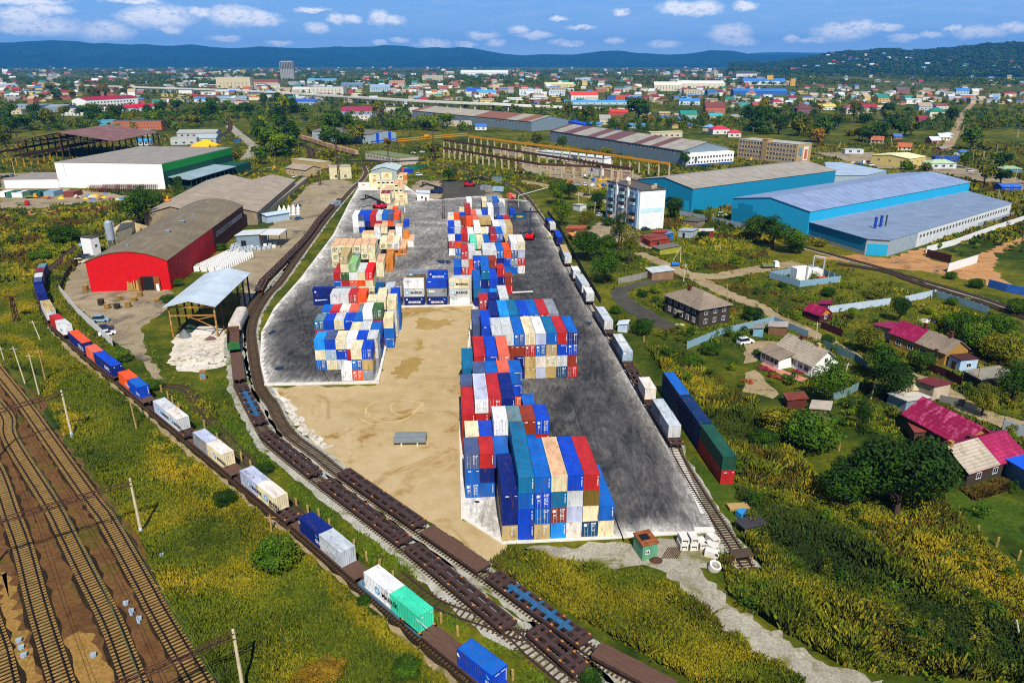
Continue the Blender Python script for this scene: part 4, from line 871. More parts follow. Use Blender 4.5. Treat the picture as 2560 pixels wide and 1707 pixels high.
# empty wagons
def run(S, Q, a, b_, kind, colour, lab):
    d0, d1 = arc_of(S, Q, a), arc_of(S, Q, b_); d0, d1 = min(d0, d1), max(d0, d1); L = d1-d0-.2
    r = wagon(S, Q, d0, L, kind, lab, None)
    if colour:
        b = MB().box(-.42,.42,-L*.36,L*.3,1.255,1.36); [b.box(-1.2,1.2,L*u,L*u+.5,1.255,1.33) for u in (-.3,-.16,-.02,.12,.24)]; b.build('centre_beam', colour, r)
W13 = lambda v, x, y: W(v, x, y, 1.3)
for a, b_, kd, c, lab in (((('T4',440,850)),('T4',190,640),'skeletal',None,'dark skeletal wagon lowest on the inner siding'), (('M',1760,1210),('M',1110,690),'skeletal',None,'dark skeletal wagon beside the blue framed one'), (('M',1075,640),('M',545,262),'skeletal',None,'dark skeletal wagon beside the sand tip'), (('M',500,225),('T2',1400,540),'skeletal',None,'dark skeletal wagon with solid end plate on the curve'), (('H',2125,1350),('H',1962,1050),'skeletal',M_WAGB,'skeletal wagon with blue cross members on the curve'), (('H',1955,1015),('H',1928,790),'plank',None,'plank decked wagon beside the rubble')):
    run(SB1, QB1, W13(*a), W13(*b_), kd, c, lab)
for a, b_, kd, c, lab in ((('T4',870,930),('T4',480,720),'plank',None,'plank decked wagon with slotted deck lowest on the outer siding'), (('T4',440,690),('M',1600,850),'skeletal',M_WAGB,'skeletal wagon with blue centre beam'), (('M',1570,825),('M',1180,565),'plank',None,'brown plank wagon touching the sand tip'), (('M',1165,545),('M',655,190),'skeletal',None,'dark skeletal wagon along the sand edge')):
    run(SB2, QB2, W13(*a), W13(*b_), kd, c, lab)
d = arc_of(SB1, QB1, W('H',2110,300,.4)); k = 0
while d + 14 < QB1[-1] - 8:
    wagon(SB1, QB1, d, 13.4, 'skeletal', 'empty dark wagon, %s of the string beside the works yard' % ORD[k], None); d += 14.2; k += 1
# hopper wagon and open wagon by the canopy
def hopper(S, Q, d, L, label):
    x, y, a = path_at(S, Q, d+L/2); r = thing('hopper_wagon', label, 'wagon', (x, y, .33), a-PI/2)
    b = MB(); w = 1.55; prof = [(-w,1.2),(-w,3.1)] + [(-w*math.cos(PI*k/8), 3.1+.75*math.sin(PI*k/8)) for k in range(1,8)] + [(w,3.1),(w,1.2)]
    n = len(prof); vs = [(px,-L/2,pz) for px,pz in prof] + [(px,L/2,pz) for px,pz in prof]
    b.add(vs, [(i,i+1,n+i+1,n+i) for i in range(n-1)]); b.add(vs[:n], [tuple(range(n))]); b.add(vs[n:], [tuple(range(n-1,-1,-1))])
    for k in range(9):
        for s in (-1,1): b.box(s*w-.06, s*w+.06, -L/2+.6+k*(L-1.2)/8-.06, -L/2+.6+k*(L-1.2)/8+.06, 1.2, 3.1)
    b.build('body', mat('hopper_rust', '#c8beb0', .7, .2, .6, '#9a5a1c', .6), r)
    for s in (-1,1):
        MB().box(-1.3,1.3,s*(L/2+.05)-.4,s*(L/2+.05)+.4,1.0,1.2).build('end_platform', mat('old_red','#7a2c20',.8), r)
        bo = ob('bogie', WPROTO[list(WPROTO)[0]][1], r, (0, s*(L/2-1.8), 0))
        for yy in (-.9,.9): ob('wheelset', WPROTO[list(WPROTO)[0]][2], bo, (0, yy, 0))
def gondola(S, Q, d, L, label):
    x, y, a = path_at(S, Q, d+L/2); r = thing('open_wagon', label, 'wagon', (x, y, .33), a-PI/2); w = 1.5
    b = MB(); b.box(-w,w,-L/2,L/2,1.1,1.25); b.box(-w,-w+.1,-L/2,L/2,1.25,3.0); b.box(w-.1,w,-L/2,L/2,1.25,3.0); b.box(-w+.1,w-.1,L/2-.1,L/2,1.25,3.0)
    b.build('body', mat('wagon_inside', '#5c4234', .85), r)
    e = MB(); e.box(-w,w,-L/2-.1,-L/2,1.1,3.05)
    for k in range(5): e.box(-w+.02,w-.02,-L/2-.16,-L/2-.1,1.2+.4*k,1.32+.4*k)
    e.build('end_wall', mat('wagon_green', '#2f6a34', .7), r)
    for s in (-1,1):
        bo = ob('bogie', WPROTO[list(WPROTO)[0]][1], r, (0, s*(L/2-1.8), 0))
        for yy in (-.9,.9): ob('wheelset', WPROTO[list(WPROTO)[0]][2], bo, (0, yy, 0))
dg_ = arc_of(SB1, QB1, W('H',1928,775,1.3)); gondola(SB1, QB1, dg_+.8, 13.0, 'open wagon with green end wall beside the canopy shed'); hopper(SB1, QB1, dg_+15.2, 13.5, 'pale rusty round-topped hopper wagon beside the canopy shed')
# stacked blue, green and red containers beyond the right train
for i, (x, y, c, ti, lab) in enumerate(((36.1,111.7,'rd:s',0,'red container under the dark green one on the grass'), (36.1,111.7,'fg:b',1,'dark green container on the red one on the grass'), (35.0,124.3,'nv:b',0,'navy container under the streaked blue one on the grass'), (35.0,124.3,'db:b',1,'streaked blue container behind the dark green one on the grass'), (33.9,136.9,'td:b',0,'dark container at the far end of the grass stacks'), (33.9,136.9,'db/bl:b',1,'blue roofed container at the far end of the grass stacks'))):
    container(x+1.22, y+6.1, .05+ti*2.8, YA, L40, 2.78, c, lab, 'containers stacked on the grass beyond the train')
# distant tan wagons
PT = PTS('E',795,362,690,335,560,300,430,255,315,222); ST, QT = spline(PT, 2)
GW = 'tan goods wagons on the far line'; wt = mat('wagon_tan', '#b08c68', .8, .25, .5, '#8a4c2c', .45)
d = 0; k = 0
while d + 16 < QT[-1]:
    x, y, a = path_at(ST, QT, d+8); o = tag(MB().box(-1.5,1.5,-7.4,7.4,1.0,4.1).box(-1.3,1.3,-7.2,7.2,4.1,4.35).box(-1.2,1.2,-6,-4,.2,1.0).box(-1.2,1.2,4,6,.2,1.0).build('goods_wagon', wt, None, (x,y,.2), a-PI/2), 'rust-stained tan goods wagon, %s in the far string' % ORD[k], 'wagon', GW); d += 16; k += 1

for i, (k, b) in enumerate(list(FAR.items())): pass
fb = MB(); fm = []
for k, b in FAR.items():
    fb.add(b.v, b.f, len(fm)); fm.append(DARK if k == 'dark' else cmat(k))
fo = fb.build('container_rows', fm); tag(fo, 'mass of small far containers, cream and coloured, at the end of the yard', 'containers', None, 'stuff')
print('containers', NCONT[0], len(MASS))
# ---------------------------------------------------------------- buildings
M_GLASS = mat('window_glass', '#1c2630', .15, .3, .5, spec=.6); M_FRAME = mat('window_frame', '#dcdad4', .6, .1, 2)
def paint(h, key=None, **k): return mat(key or 'paint_' + h.lstrip('#'), h, k.pop('rough', .7), k.pop('var', .14), k.pop('scale', .5), k.pop('col2', None), k.pop('amt', .3), **k)
def seamed(key, h, h2=None, amt=.4, per=.6, axis=0, band=None):
    """metal or slate sheet roof: fine seams along the slope, patchy weathering, optional broad bands of another colour"""
    if key in MATS: return MATS[key]
    m = bpy.data.materials.new(key); t, b = nt(m); v = objvec(t); c = lin(h)
    n1 = noise(t, mapping(t, v, (.3, .3, .3)), .5, 6, .65)
    col = ramp(t, n1, [(.3, tuple(x*.78 for x in c)), (.7, tuple(min(.9, x*1.15) for x in c))])
    if h2: 
        n2 = noise(t, mapping(t, v, (1, .12, 1) if axis == 0 else (.12, 1, 1)), .8, 5, .7); col = mix(t, ramp(t, n2, [(.62-.25*amt, (0,0,0)), (.78-.2*amt, (1,1,1))]), col, lin(h2))
    if band:
        n3 = noise(t, mapping(t, v, (.002, 1, .002) if axis == 0 else (1, .002, .002)), band[1], 1, .5); col = mix(t, ramp(t, n3, [(.5, (0,0,0)), (.52, (1,1,1))]), col, lin(band[0]))
    w_ = N(t, 'ShaderNodeTexWave', wave_type='BANDS', bands_direction='Y' if axis == 0 else 'X'); w_.inputs['Scale'].default_value = 1/per/3.14*1.6; w_.inputs['Distortion'].default_value = .2
    t.links.new(v, w_.inputs[0]); col = mix(t, 1, col, ramp(t, w_.outputs[1], [(.0, (.72,)*3), (.25, (1.05,)*3)]), 'MULTIPLY')
    t.links.new(col, b.inputs['Base Color']); b.inputs['Roughness'].default_value = .55; b.inputs['Specular IOR Level'].default_value = .35; bump(t, b, w_.outputs[1], .3, .06)
    MATS[key] = m; return m
WIN = {}; FOOT = []
def win_mesh(w, h, dark=False):
    k = (round(w, 1), round(h, 1))
    if k not in WIN:
        b = MB(); b.box(-w/2, w/2, -.02, .03, 0, h, 0)
        for a in ((-w/2-.08, -w/2, 0, h), (w/2, w/2+.08, 0, h), (-w/2-.08, w/2+.08, h, h+.08), (-w/2-.12, w/2+.12, -.1, 0)): b.box(a[0], a[1], -.07, .03, a[2], a[3], 1)
        b.box(-.03, .03, -.05, -.02, 0, h, 1); m = b.mesh('window'); m.materials.append(M_GLASS); m.materials.append(M_FRAME); WIN[k] = m
    return WIN[k]
def frame(A, B):
    a = math.atan2(B[1]-A[1], B[0]-A[0]); return ((A[0]+B[0])/2, (A[1]+B[1])/2), math.hypot(B[0]-A[0], B[1]-A[1]), a
def windows(r, w, d, spec):
    """spec: list of (face, columns, rows, first sill, storey, w, h[, from, to])"""
    for s in spec:
        face, nc, nr, z0, dz, ww, wh = s[:7]; f0, f1 = s[7:9] if len(s) > 8 else (.06, .94)
        L = w if face in 'fb' else d
        for j in range(nr):
            for i in range(nc):
                u = L*(f0 + (f1-f0)*(i+.5)/nc); z = z0 + j*dz
                loc, rz = {'f': ((-w/2+u, -.02, z), 0), 'b': ((w/2-u, d+.02, z), PI), 'r': ((w/2+.02, u, z), PI/2), 'l': ((-w/2-.02, d-u, z), -PI/2)}[face]
                ob('window', win_mesh(ww, wh), r, loc, rz)
def hall(name, label, cat, A, B, depth, he, hr=None, kind='flat', wall=None, roof=None, win=(), over=.5, group=None, gable=None, split=None, door=None, trim=None, rt=.22):
    c, w, a = frame(A, B); r = thing(name, label, cat, (c[0], c[1], .03), a, group); d = depth; hr = hr or he; FOOT.append((c[0], c[1], a, w, d))
    b = MB(); x0, x1 = -w/2, w/2
    def prof():     # outline of the front wall top, left to right
        if kind == 'gy': return [(x0, he), (0, hr), (x1, he)]
        if kind == 'arch': return [(x0 + w*k/14, he + (hr-he)*(1-(2*k/14-1)**2)) for k in range(15)]
        if kind == 'mono': return [(x0, he), (x1, hr)]
        return [(x0, he), (x1, he)]
    P = prof(); ys = [0, d] if not split else [0, d*split[0], d]
    for seg in range(len(ys)-1):
        bb = b if seg == 0 else MB(); ya, yb = ys[seg], ys[seg+1]
        bb.quad((x0, yb, 0), (x0, ya, 0), (x0, ya, P[0][1]), (x0, yb, P[0][1])); bb.quad((x1, ya, 0), (x1, yb, 0), (x1, yb, P[-1][1]), (x1, ya, P[-1][1]))
        if seg: bb.build('rear_wall', split[1], r)
    for y, fl in ((0, 0), (d, 1)):
        if kind == 'gx': pts = [(x0,y,0),(x1,y,0),(x1,y,he),(x0,y,he)]
        else: pts = [(x0,y,0),(x1,y,0)] + [(p[0],y,p[1]) for p in reversed(P)]
        b.add(pts, [tuple(range(len(pts))) if not fl else tuple(reversed(range(len(pts))))])
    if kind == 'gx':
        for x in (x0, x1):
            g_ = b if gable is None else MB(); g_.add([(x,0,he),(x,d,he),(x,d/2,hr)], [(0,1,2)])
            if gable is not None: g_.build('gable', gable, r)
    b.build('wall', wall, r)
    o = over; rb = MB()
    if kind in ('gy', 'arch', 'mono', 'flat'):
        pr = list(P)
        if kind == 'flat': pr = [(x0-.12, he), (x1+.12, he)]; o = .12
        else:
            s0 = (P[1][1]-P[0][1])/(P[1][0]-P[0][0]); s1 = (P[-1][1]-P[-2][1])/(P[-1][0]-P[-2][0]); pr[0] = (x0-o, P[0][1]-s0*o); pr[-1] = (x1+o, P[-1][1]+s1*o)
        n = len(pr); vs = [(x, y, z+dz) for dz in (.02, rt) for y in (-o, d+o) for x, z in pr]
        fs = []
        for i in range(n-1): fs += [(2*n+i, 2*n+i+1, 3*n+i+1, 3*n+i), (n+i, n+i+1, i+1, i), (i, i+1, 2*n+i+1, 2*n+i), (n+i+1, n+i, 3*n+i, 3*n+i+1)]
        fs += [(0, 2*n, 3*n, n), (n-1, 2*n-1, 4*n-1, 3*n-1)]; rb.add(vs, fs)
    elif kind == 'gx':
        k = (hr-he)/(d/2); ys_ = [(-o, he-k*o), (d/2, hr), (d+o, he-k*o)]; n = 3
        vs = [(x, y, z+dz) for dz in (.02, rt) for x in (x0-o, x1+o) for y, z in ys_]; fs = []
        for i in range(2): fs += [(6+i, 9+i, 10+i, 7+i), (i, i+1, 4+i, 3+i)]
        fs += [(0, 3, 9, 6), (2, 8, 11, 5)]
        for q in (0, 3): fs += [(q, q+6, q+7, q+1), (q+1, q+7, q+8, q+2)]
        rb.add(vs, fs)
    elif kind == 'hip':
        i_ = min(w, d)/2; zz = hr
        ridge_ = [(-w/2+i_, d/2, zz), (w/2-i_, d/2, zz)] if w >= d else [(0, i_, zz), (0, d-i_, zz)]
        vs = [(x0-o,-o,he-.1),(x1+o,-o,he-.1),(x1+o,d+o,he-.1),(x0-o,d+o,he-.1)] + ridge_
        fs = [(0,1,5,4),(1,2,5),(2,3,4,5),(3,0,4)] if w >= d else [(0,1,4),(1,2,5,4),(2,3,5),(3,0,4,5)]
        rb.add(vs, fs + [(3,2,1,0)])
    ro = rb.build('roof', roof, r)
    if kind in ('arch',): pass
    if trim:
        MB().box(x0-.04, x1+.04, -.05, d+.05, 0, .6).build('plinth', trim, r)
    if win: windows(r, w, d, win)
    if door:
        for (u, dw, dh, m_) in door: MB().box(x0+w*u-dw/2, x0+w*u+dw/2, -.09, -.005, 0, dh).build('door', m_, r)
    return r, ro
def prism(name, label, cat, pts, h, wall, roof, group=None, lid=.2, z=.03):
    cx, cy = sum(p[0] for p in pts)/len(pts), sum(p[1] for p in pts)/len(pts); ar = sum(pts[i][0]*pts[(i+1)%len(pts)][1]-pts[(i+1)%len(pts)][0]*pts[i][1] for i in range(len(pts)))
    pts = pts if ar > 0 else pts[::-1]; NOGO.append(pts); q = [(x-cx, y-cy) for x, y in pts]; r = thing(name, label, cat, (cx, cy, z), 0, group)
    MB().prism(q, 0, h, 0, False).build('wall', wall, r); q2 = [(x*1.012, y*1.012) for x, y in q]; MB().prism(q2, h+.01, h+lid).build('roof', roof, r); return r
G_IND = 'industrial halls round the yard'
RED, BRICK = paint('#c8000c', 'hall_red'), mat('hall_brick', '#5a2c1e', .9, .3, 2.5, '#3c2018', .3)
r, ro = hall('arched_hall', 'bright red hall with arched grey roof and open brown gate', 'hall', (-136.6,228.0), (-111.6,230.3), 98, 9.8, 12.9, 'arch', RED, seamed('felt_roof', '#7a6b50', '#8f8266', .4, 2.4, 0), [('r',12,1,5.5,1,2.2,1.6,.55,.97)], .25, split=(.52, BRICK))
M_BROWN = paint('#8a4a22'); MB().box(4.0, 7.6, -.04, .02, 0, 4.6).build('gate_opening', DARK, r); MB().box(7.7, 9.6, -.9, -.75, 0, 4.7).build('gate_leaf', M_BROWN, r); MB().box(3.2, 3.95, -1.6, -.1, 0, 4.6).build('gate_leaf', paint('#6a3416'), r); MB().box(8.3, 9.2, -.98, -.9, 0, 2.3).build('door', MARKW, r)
for (x, y, s) in ((3.5, 30, 1.3), (3.2, 47, 1.3), (-2, 8, .6), (4, 58, .5), (1, 88, .5)): MB().box(x-s/2, x+s/2, y-s/2, y+s/2, 12.4, 13.3).box(x-s*.7, x+s*.7, y-s*.7, y+s*.7, 13.32, 13.5).build('roof_vent', paint('#7c94a4'), r)
WHT = paint('#eceae4', 'hall_white', var=.05); GRN, GRN_LIT = paint('#0f4a38'), paint('#128a30')  # brighter green puts the light on the upper cladding band into its colour
r, ro = hall('flat_hall', 'big white warehouse with flat grey roof and green side', 'hall', (-269.5,440.2), (-203.4,433.7), 89, 14.6, 14.6, 'flat', WHT, seamed('membrane_roof', '#948a7a', '#a59b8b', .4, 6, 0), over=.1)
w = math.hypot(66.1, 6.5); MB().box(w/2+.02, w/2+.12, 0, 88.9, 0, 10.2).build('cladding', GRN, r); MB().box(w/2+.02, w/2+.14, 0, 88.9, 10.2, 14.4).build('cladding', GRN_LIT, r)
b = MB(); b.add([(w/2+.2,4,6.4),(w/2+15,2,5.2),(w/2+15,62,5.2),(w/2+.2,62,6.4),(w/2+.2,4,6.7),(w/2+15,2,5.5),(w/2+15,62,5.5),(w/2+.2,62,6.7)], [(0,3,2,1),(4,5,6,7),(0,1,5,4),(1,2,6,5),(2,3,7,6)]); b.build('dock_canopy', seamed('pale_metal', '#8fa4a8', None, .3, 1.2, 1), r)
b = MB(); b.box(w/2+.2, w/2+15, 62.2, 84, 5.5, 5.8); b.box(w/2+14.6, w/2+15, 62.2, 84, 0, 5.5); b.build('dock_canopy', GRN, r)
b = MB(); [b.box(w/2+14.5, w/2+14.8, y, y+.3, 0, 5.2) for y in range(3, 62, 6)]; b.box(w/2+.2, w/2+13, 3, 83, .0, 1.1); b.build('dock_posts', GRN, r)
MB().box(-w/2+.01, -w/2+5.5, -.06, -.02, 4.9, 5.0).box(-w/2+5.4, -w/2+5.5, -.06, -.02, 5.0, 14.5).build('panel_joint', DARK, r)
A_, B_ = W('D',45,626), W('D',488,621); hall('annex', 'low white annex at the end of the white warehouse', 'building', A_, B_, 30, 5, 5, 'flat', WHT, MATS['membrane_roof'])
# open rusty shed with roof on steel frames
RUST = mat('rusty_steel', '#4a2e22', .85, .35, .6, '#7a4a2a', .5); RUSTR = seamed('rusty_sheet', '#7c5246', '#9a8478', .5, 3, 1)
r = thing('open_shed', 'huge open shed with rusty brown sheet roof on steel columns', 'shed', (-341, 576, .03), 0); w, d = 75, 76
b = MB(); n = 3; pr = [(-w/2, 14), (-4, 20), (w/2, 13.5)]; vs = [(x, y, z+dz) for dz in (0, .3) for y in (0, d) for x, z in pr]
b.add(vs, [(6+i, 7+i, 10+i, 9+i) for i in range(2)] + [(4+i, 1+i, i, 3+i)[::-1] for i in range(2)] + [(i, i+1, 7+i, 6+i) for i in range(2)] + [(0,6,9,3),(2,5,11,8)]); b.build('roof', RUSTR, r)
b = MB()
for y in np.linspace(.5, d-.5, 9):
    for x, z in ((-w/2+1, 13.8), (-4, 19.7), (w/2-1, 13.4)): b.bar((x, y, 0), (x, y, z), .8)
    b.bar((-w/2+1, y, 12), (-4, y, 15), .4); b.bar((-4, y, 15), (w/2-1, y, 12), .4)
    for k in range(8):
        x = -w/2+1+k*9; b.bar((x, y, 12+abs(k-4)*-.2+.8), (x+4.5, y, 16.3-abs(k-4)*.5), .25)
b.build('frame', RUST, r); b = MB(); [b.bar((x, -45, 8), (x, d, 8), .9, 0, 1.4) for x in (-w/2, -w/2+26, -6)]; b.build('crane_beam', RUST, r); b = MB()
for x in (-w/2, -w/2+26, -6):
    for y in range(-44, 0, 8): b.bar((x, y, 0), (x, y, 7.4), .6); 
b.build('beam_posts', mat('yellow_steel', '#b08420', .7, .3, .8, '#6a4a1c', .4), r)
# twin gable concrete sheds behind the red hall
SLATE = seamed('asbestos_sheet', '#a8967e', '#87765f', .5, 1.3, 1)
hall('twin_shed', 'long shed with twin weathered slate gables behind the red hall', 'shed', (-165.8,328), (-141.4,330.5), 100, 6, 9.2, 'gy', paint('#8a7a62', var=.3), SLATE, over=.6, group=G_IND); hall('twin_shed', 'second slate gable of the long shed along the platform', 'shed', (-141,330.6), (-116.5,333.1), 98, 6, 9, 'gy', paint('#8a7a62'), SLATE, over=.6, group=G_IND)
# canopy shed with posts
r = thing('canopy_shed', 'open canopy with pale metal roof on tall rusty posts', 'shed', (-85.6,185.8,.03), math.radians(3)); b = MB(); w, d = 12.6, 32
pr = [(-w/2-.6, 8.9), (0, 10.6), (w/2+.6, 8.9)]; vs = [(x,y,z+dz) for dz in (0,.18) for y in (-1.5,d) for x,z in pr]; b.add(vs, [(6+i,7+i,10+i,9+i) for i in range(2)]+[(3+i,4+i,1+i,i) for i in range(2)]+[(i,i+1,7+i,6+i) for i in range(2)]+[(0,6,9,3),(2,5,11,8)]); b.build('roof', seamed('bright_sheet', '#b9c4ca', None, .3, 1.0, 0), r)
PO = mat('post_rust', '#9a6a2a', .8, .3, .8, '#d8cfc0', .5)
for y in np.linspace(0, d-1, 7):
    for x in (-w/2+.4, w/2-.4): MB().bar((x,y,0),(x,y,8.8),.42).build('post', PO if y < 1 else RUST, r)
b = MB(); b.bar((-w/2+.4,0,8.5),(w/2-.4,0,8.5),.35); b.bar((-w/2+.4,0,6.2),(w/2-.4,0,6.2),.35); b.bar((-2,0,6.2),(1,0,5),.22); b.bar((1,0,5),(w/2-.6,0,6),.22); b.bar((1,0,5),(w/2-.8,0,2.6),.22)
for k in range(8): b.bar((-w/2+.4+k*1.5,0,8.5),(-w/2+1.1+k*1.5,0,9.0 if k<4 else 9.0),.12)
for x in (-w/2+.4, w/2-.4): b.bar((x,0,8.4),(x,d-1,8.4),.3)
for y in np.linspace(0,d-1,7)[1:]: b.bar((-w/2+.4,y,8.5),(w/2-.4,y,8.5),.25)
b.build('truss', PO, r)
# small things under the canopy and on its slab
hallm = paint('#7a6a58', var=.3)
def boxthing(name, label, cat, loc, size, m, rz=0, group=None, lid=None):
    """a crate-like thing with a slight lid, battens and skids"""
    sx, sy, sz = size; b = MB(); b.box(-sx/2, sx/2, -sy/2, sy/2, .12, sz)
    for x in (-sx/2+.05, 0, sx/2-.17): b.box(x, x+.12, -sy/2+.02, sy/2-.02, 0, .12)
    b.box(-sx/2-.05, sx/2+.05, -sy/2-.05, sy/2+.05, sz+.002, sz+.09)
    for x in (-sx/2, sx/2): b.box(x-.04, x+.04, -sy/2-.04, sy/2+.04, .14, sz-.01)
    return tag(b.build(name, m if not lid else [m, lid], None, loc, rz), label, cat, group)
def heap(name, label, cat, loc, rx, ry, h, m, n=14, group=None):
    vs = [(0,0,h)]; rings = 4
    for j in range(1, rings+1):
        for i in range(n):
            a = 2*PI*i/n; f = j/rings; k = 1 + random.uniform(-.16,.16)
            vs.append((rx*f*k*math.cos(a), ry*f*k*math.sin(a), max(-.1, h*(1-f**1.2)*(1+random.uniform(-.12,.12)))) )
    fs = [(0,1+i,1+(i+1)%n) for i in range(n)] + [(1+(j-1)*n+i, 1+j*n+i, 1+j*n+(i+1)%n, 1+(j-1)*n+(i+1)%n) for j in range(1,rings) for i in range(n)]
    return tag(MB().add(vs, fs).build(name, m, None, loc), label, cat, group)
heap('tarpaulin_heap', 'grey tarpaulin covered load at the mouth of the canopy shed', 'tarpaulin', (*W('H',1510,660),.05), 1.8, 1.5, 2.2, paint('#6a6e70')); heap('tarpaulin_heap', 'dark green covered load inside the canopy shed', 'tarpaulin', (*W('H',1570,600),.05), 2, 3, 2.4, paint('#20362a'))
heap('rubble_heap', 'heap of pale broken concrete in front of the canopy shed', 'rubble', (*W('H',1560,850),.03), 6, 4, .9, M_RUBBLE, 26); heap('rubble_heap', 'small heap of blue and brown scrap beside the canopy post', 'rubble', (*W('H',1720,680),.03), 1.6, 1.2, 1.0, paint('#6a4a3a', col2='#3a78b0', amt=.6))
boxthing('slab_stack', 'low pale slab stack under the canopy shed', 'slabs', (*W('H',1680,620),.04), (5.2,6,.7), M_CONC, .05)
# block maker's yard: silo, tower, mixer house, sand heap
r = thing('silo', 'tall galvanised silo on legs beside the red hall', 'silo', (-157.5,283,.03)); SIL = mat('silo_metal', '#a7b2ba', .45, .15, .5, '#7c858c', .4, .3)
MB().tube((0,0,4.6),(0,0,11.4),1.5,1.5,20).build('drum', SIL, r); MB().tube((0,0,2.6),(0,0,4.58),.35,1.5,20).build('hopper', SIL, r); MB().tube((0,0,11.42),(0,0,12.2),1.5,.4,20).build('lid', SIL, r)
b = MB(); [b.bar((1.4*math.cos(a),1.4*math.sin(a),0),(1.4*math.cos(a),1.4*math.sin(a),11.4),.16) for a in (.8,2.4,3.9,5.5)]; b.bar((1.9,-.2,0),(1.9,-.2,12.4),.1); b.bar((2.3,-.2,0),(2.3,-.2,12.4),.1); b.build('leg_frame', STEEL, r)
hall('batch_tower', 'narrow white batching tower with one dark window beside the silo', 'tower', W('D',768,1186), W('D',832,1168), 5, 7.2, 7.2, 'flat', WHT, paint('#4a4640'), [('f',1,1,3.6,1,1.1,1.0,.3,.7)])
prism('mixer_house', 'low pale mixer house behind the silo', 'building', [W('D',965,1060), W('D',1090,1010), W('D',1120,960), W('D',1000,990)], 4, paint('#cfc0a0'), paint('#4c4a44')); heap('sand_heap', 'pale sand heap behind the mixer house', 'heap', (*W('D',1060,975),.03), 9, 8, 5, M_SAND, 20)
hall('small_shed', 'small blue-roofed hut beside the batching tower', 'hut', W('D',680,1150), W('D',748,1140), 4, 2.6, 3.2, 'mono', paint('#8a6a58'), paint('#7ea2b4'))
# workshop with grey flat canopy
hall('workshop', 'small grey workshop with flat pale canopy roof', 'workshop', (-110.2,288), (-101,287.8), 9, 5, 5.6, 'mono', paint('#7c8c98', var=.2), paint('#c4c8c4'), door=[(.3,2,3,DARK)], group=G_IND); r = thing('canopy_roof', 'flat pale canopy beside the grey workshop', 'canopy', (-96.8,288.5,.03)); MB().box(-4.2,4.2,-.6,10,5.3,5.55).build('roof', paint('#cfd0c8', col2='#8a8478', amt=.4), r)
for x in (-3.8,3.8):
    for y in (0,9.4): MB().bar((x,y,0),(x,y,5.3),.25).build('post', RUST, r)
# apartment block
APW = mat('apartment_white', '#e4e4e0', .8, .1, .3, '#b8a890', .25); r, ro = hall('apartment_block', 'white five-storey apartment block with glazed balconies', 'apartment block', (56.0,321.3), (67.9,325.8), 31, 17, 17, 'flat', APW, paint('#3c3a38', var=.25), [('l',11,5,1.6,3.1,1.5,1.5,.04,.96)])
w = 12.72
for yc in (5.5, 15.5, 26):
    for k in range(5):
        z = 1.4+3.1*k; bo = MB().box(-w/2-1.2,-w/2-.03,yc-1.7,yc+1.7,z,z+1.1).box(-w/2-1.24,-w/2-.03,yc-1.74,yc+1.74,z-.16,z-.002).build('balcony', random.choice([paint('#6f93a8'),paint('#c8ccc8'),paint('#3f6aa0'),paint('#b89a7a'),paint('#8fb0bc')]), r); MB().box(-w/2-1.16,-w/2-.05,yc-1.65,yc+1.65,z+1.12,z+2.5).build('balcony_glazing', random.choice([M_GLASS,M_GLASS,paint('#5c7890')]), bo)
for yc in (1.6,10.5,21): MB().box(-w/2-.5,-w/2-.02,yc-.7,yc+.7,0,17.4).build('stair_panel', random.choice([WHT,paint('#9cc0d8')]), r)
for x, y in ((1,2.5),(4.5,6),(-2,18),(-4,26)): MB().box(x-.7,x+.7,y-.5,y+.5,17.2,19).build('chimney', paint('#b09a80'), r)
MB().box(-w/2-.2,w/2+.2,-.2,31.2,17.22,17.26).box(-w/2-.2,-w/2+.1,-.2,31.2,17.26,17.8).box(w/2-.1,w/2+.2,-.2,31.2,17.26,17.8).box(-w/2+.1,w/2-.1,-.2,.1,17.26,17.8).build('parapet', paint('#57524c'), r)
b = MB(); b.box(-w/2+.6,w/2-.5,-.06,-.02,7.6,9.4); b.build('painted_band', paint('#b9dce0'), r); MB().add([(1.4+1.1*math.cos(2*PI*k/14),25+.5*math.sin(2*PI*k/14)-.3,18.6+1.0*math.sin(2*PI*k/14)) for k in range(14)],[tuple(range(14))]).build('dish', MARKW, r)
# teal halls
TEAL, TEALL = paint('#0d7fa4', 'hall_teal', var=.06), paint('#1d9cc4', 'hall_cyan', var=.06); RB = seamed('beige_sheet', '#9a9080', '#a89e8e', .4, 3, 1); RBL = seamed('blue_grey_sheet', '#7f90ad', '#93a2b8', .5, 2.2, 1)
r, ro = hall('teal_hall', 'teal hall with beige gabled roof behind the apartment block', 'hall', (67.2,396.6), (89.2,364), 118, 11.4, 14.6, 'gy', TEAL, RB, over=.3, group=G_IND); MB().box(14.5,18,-.1,-.02,0,5).build('gate', TEALL, r)
r, ro = hall('teal_hall', 'long cyan hall with blue-grey roof and lean-to annex', 'hall', (102.3,340.2), (125.5,307.4), 141, 10.9, 14, 'gy', TEALL, RBL, over=.3, group=G_IND); MB().box(-16.5,-8.5,-.08,-.02,4,9.4).build('painted_panel', TEAL, r); MB().box(-20,-6,-.06,-.02,0,6.6).build('painted_panel', TEAL, r)  # lighter cyan wall has the sunlight above the annex put into its colour
AN = [(125.9,309.2),(136.5,277.0),(144.3,274.5),(162,288.5),(240,352),(239,392.8)]; GRYW = paint('#8c9ca4', 'annex_grey', var=.15)
r = prism('lean_to_annex', 'wide low annex with blue-grey roof and three roof chimneys', 'building', AN, 6.3, GRYW, seamed('dull_blue_sheet', '#78879c', '#8a98a8', .5, 2.6, 1)); cx, cy = sum(p[0] for p in AN)/6, sum(p[1] for p in AN)/6
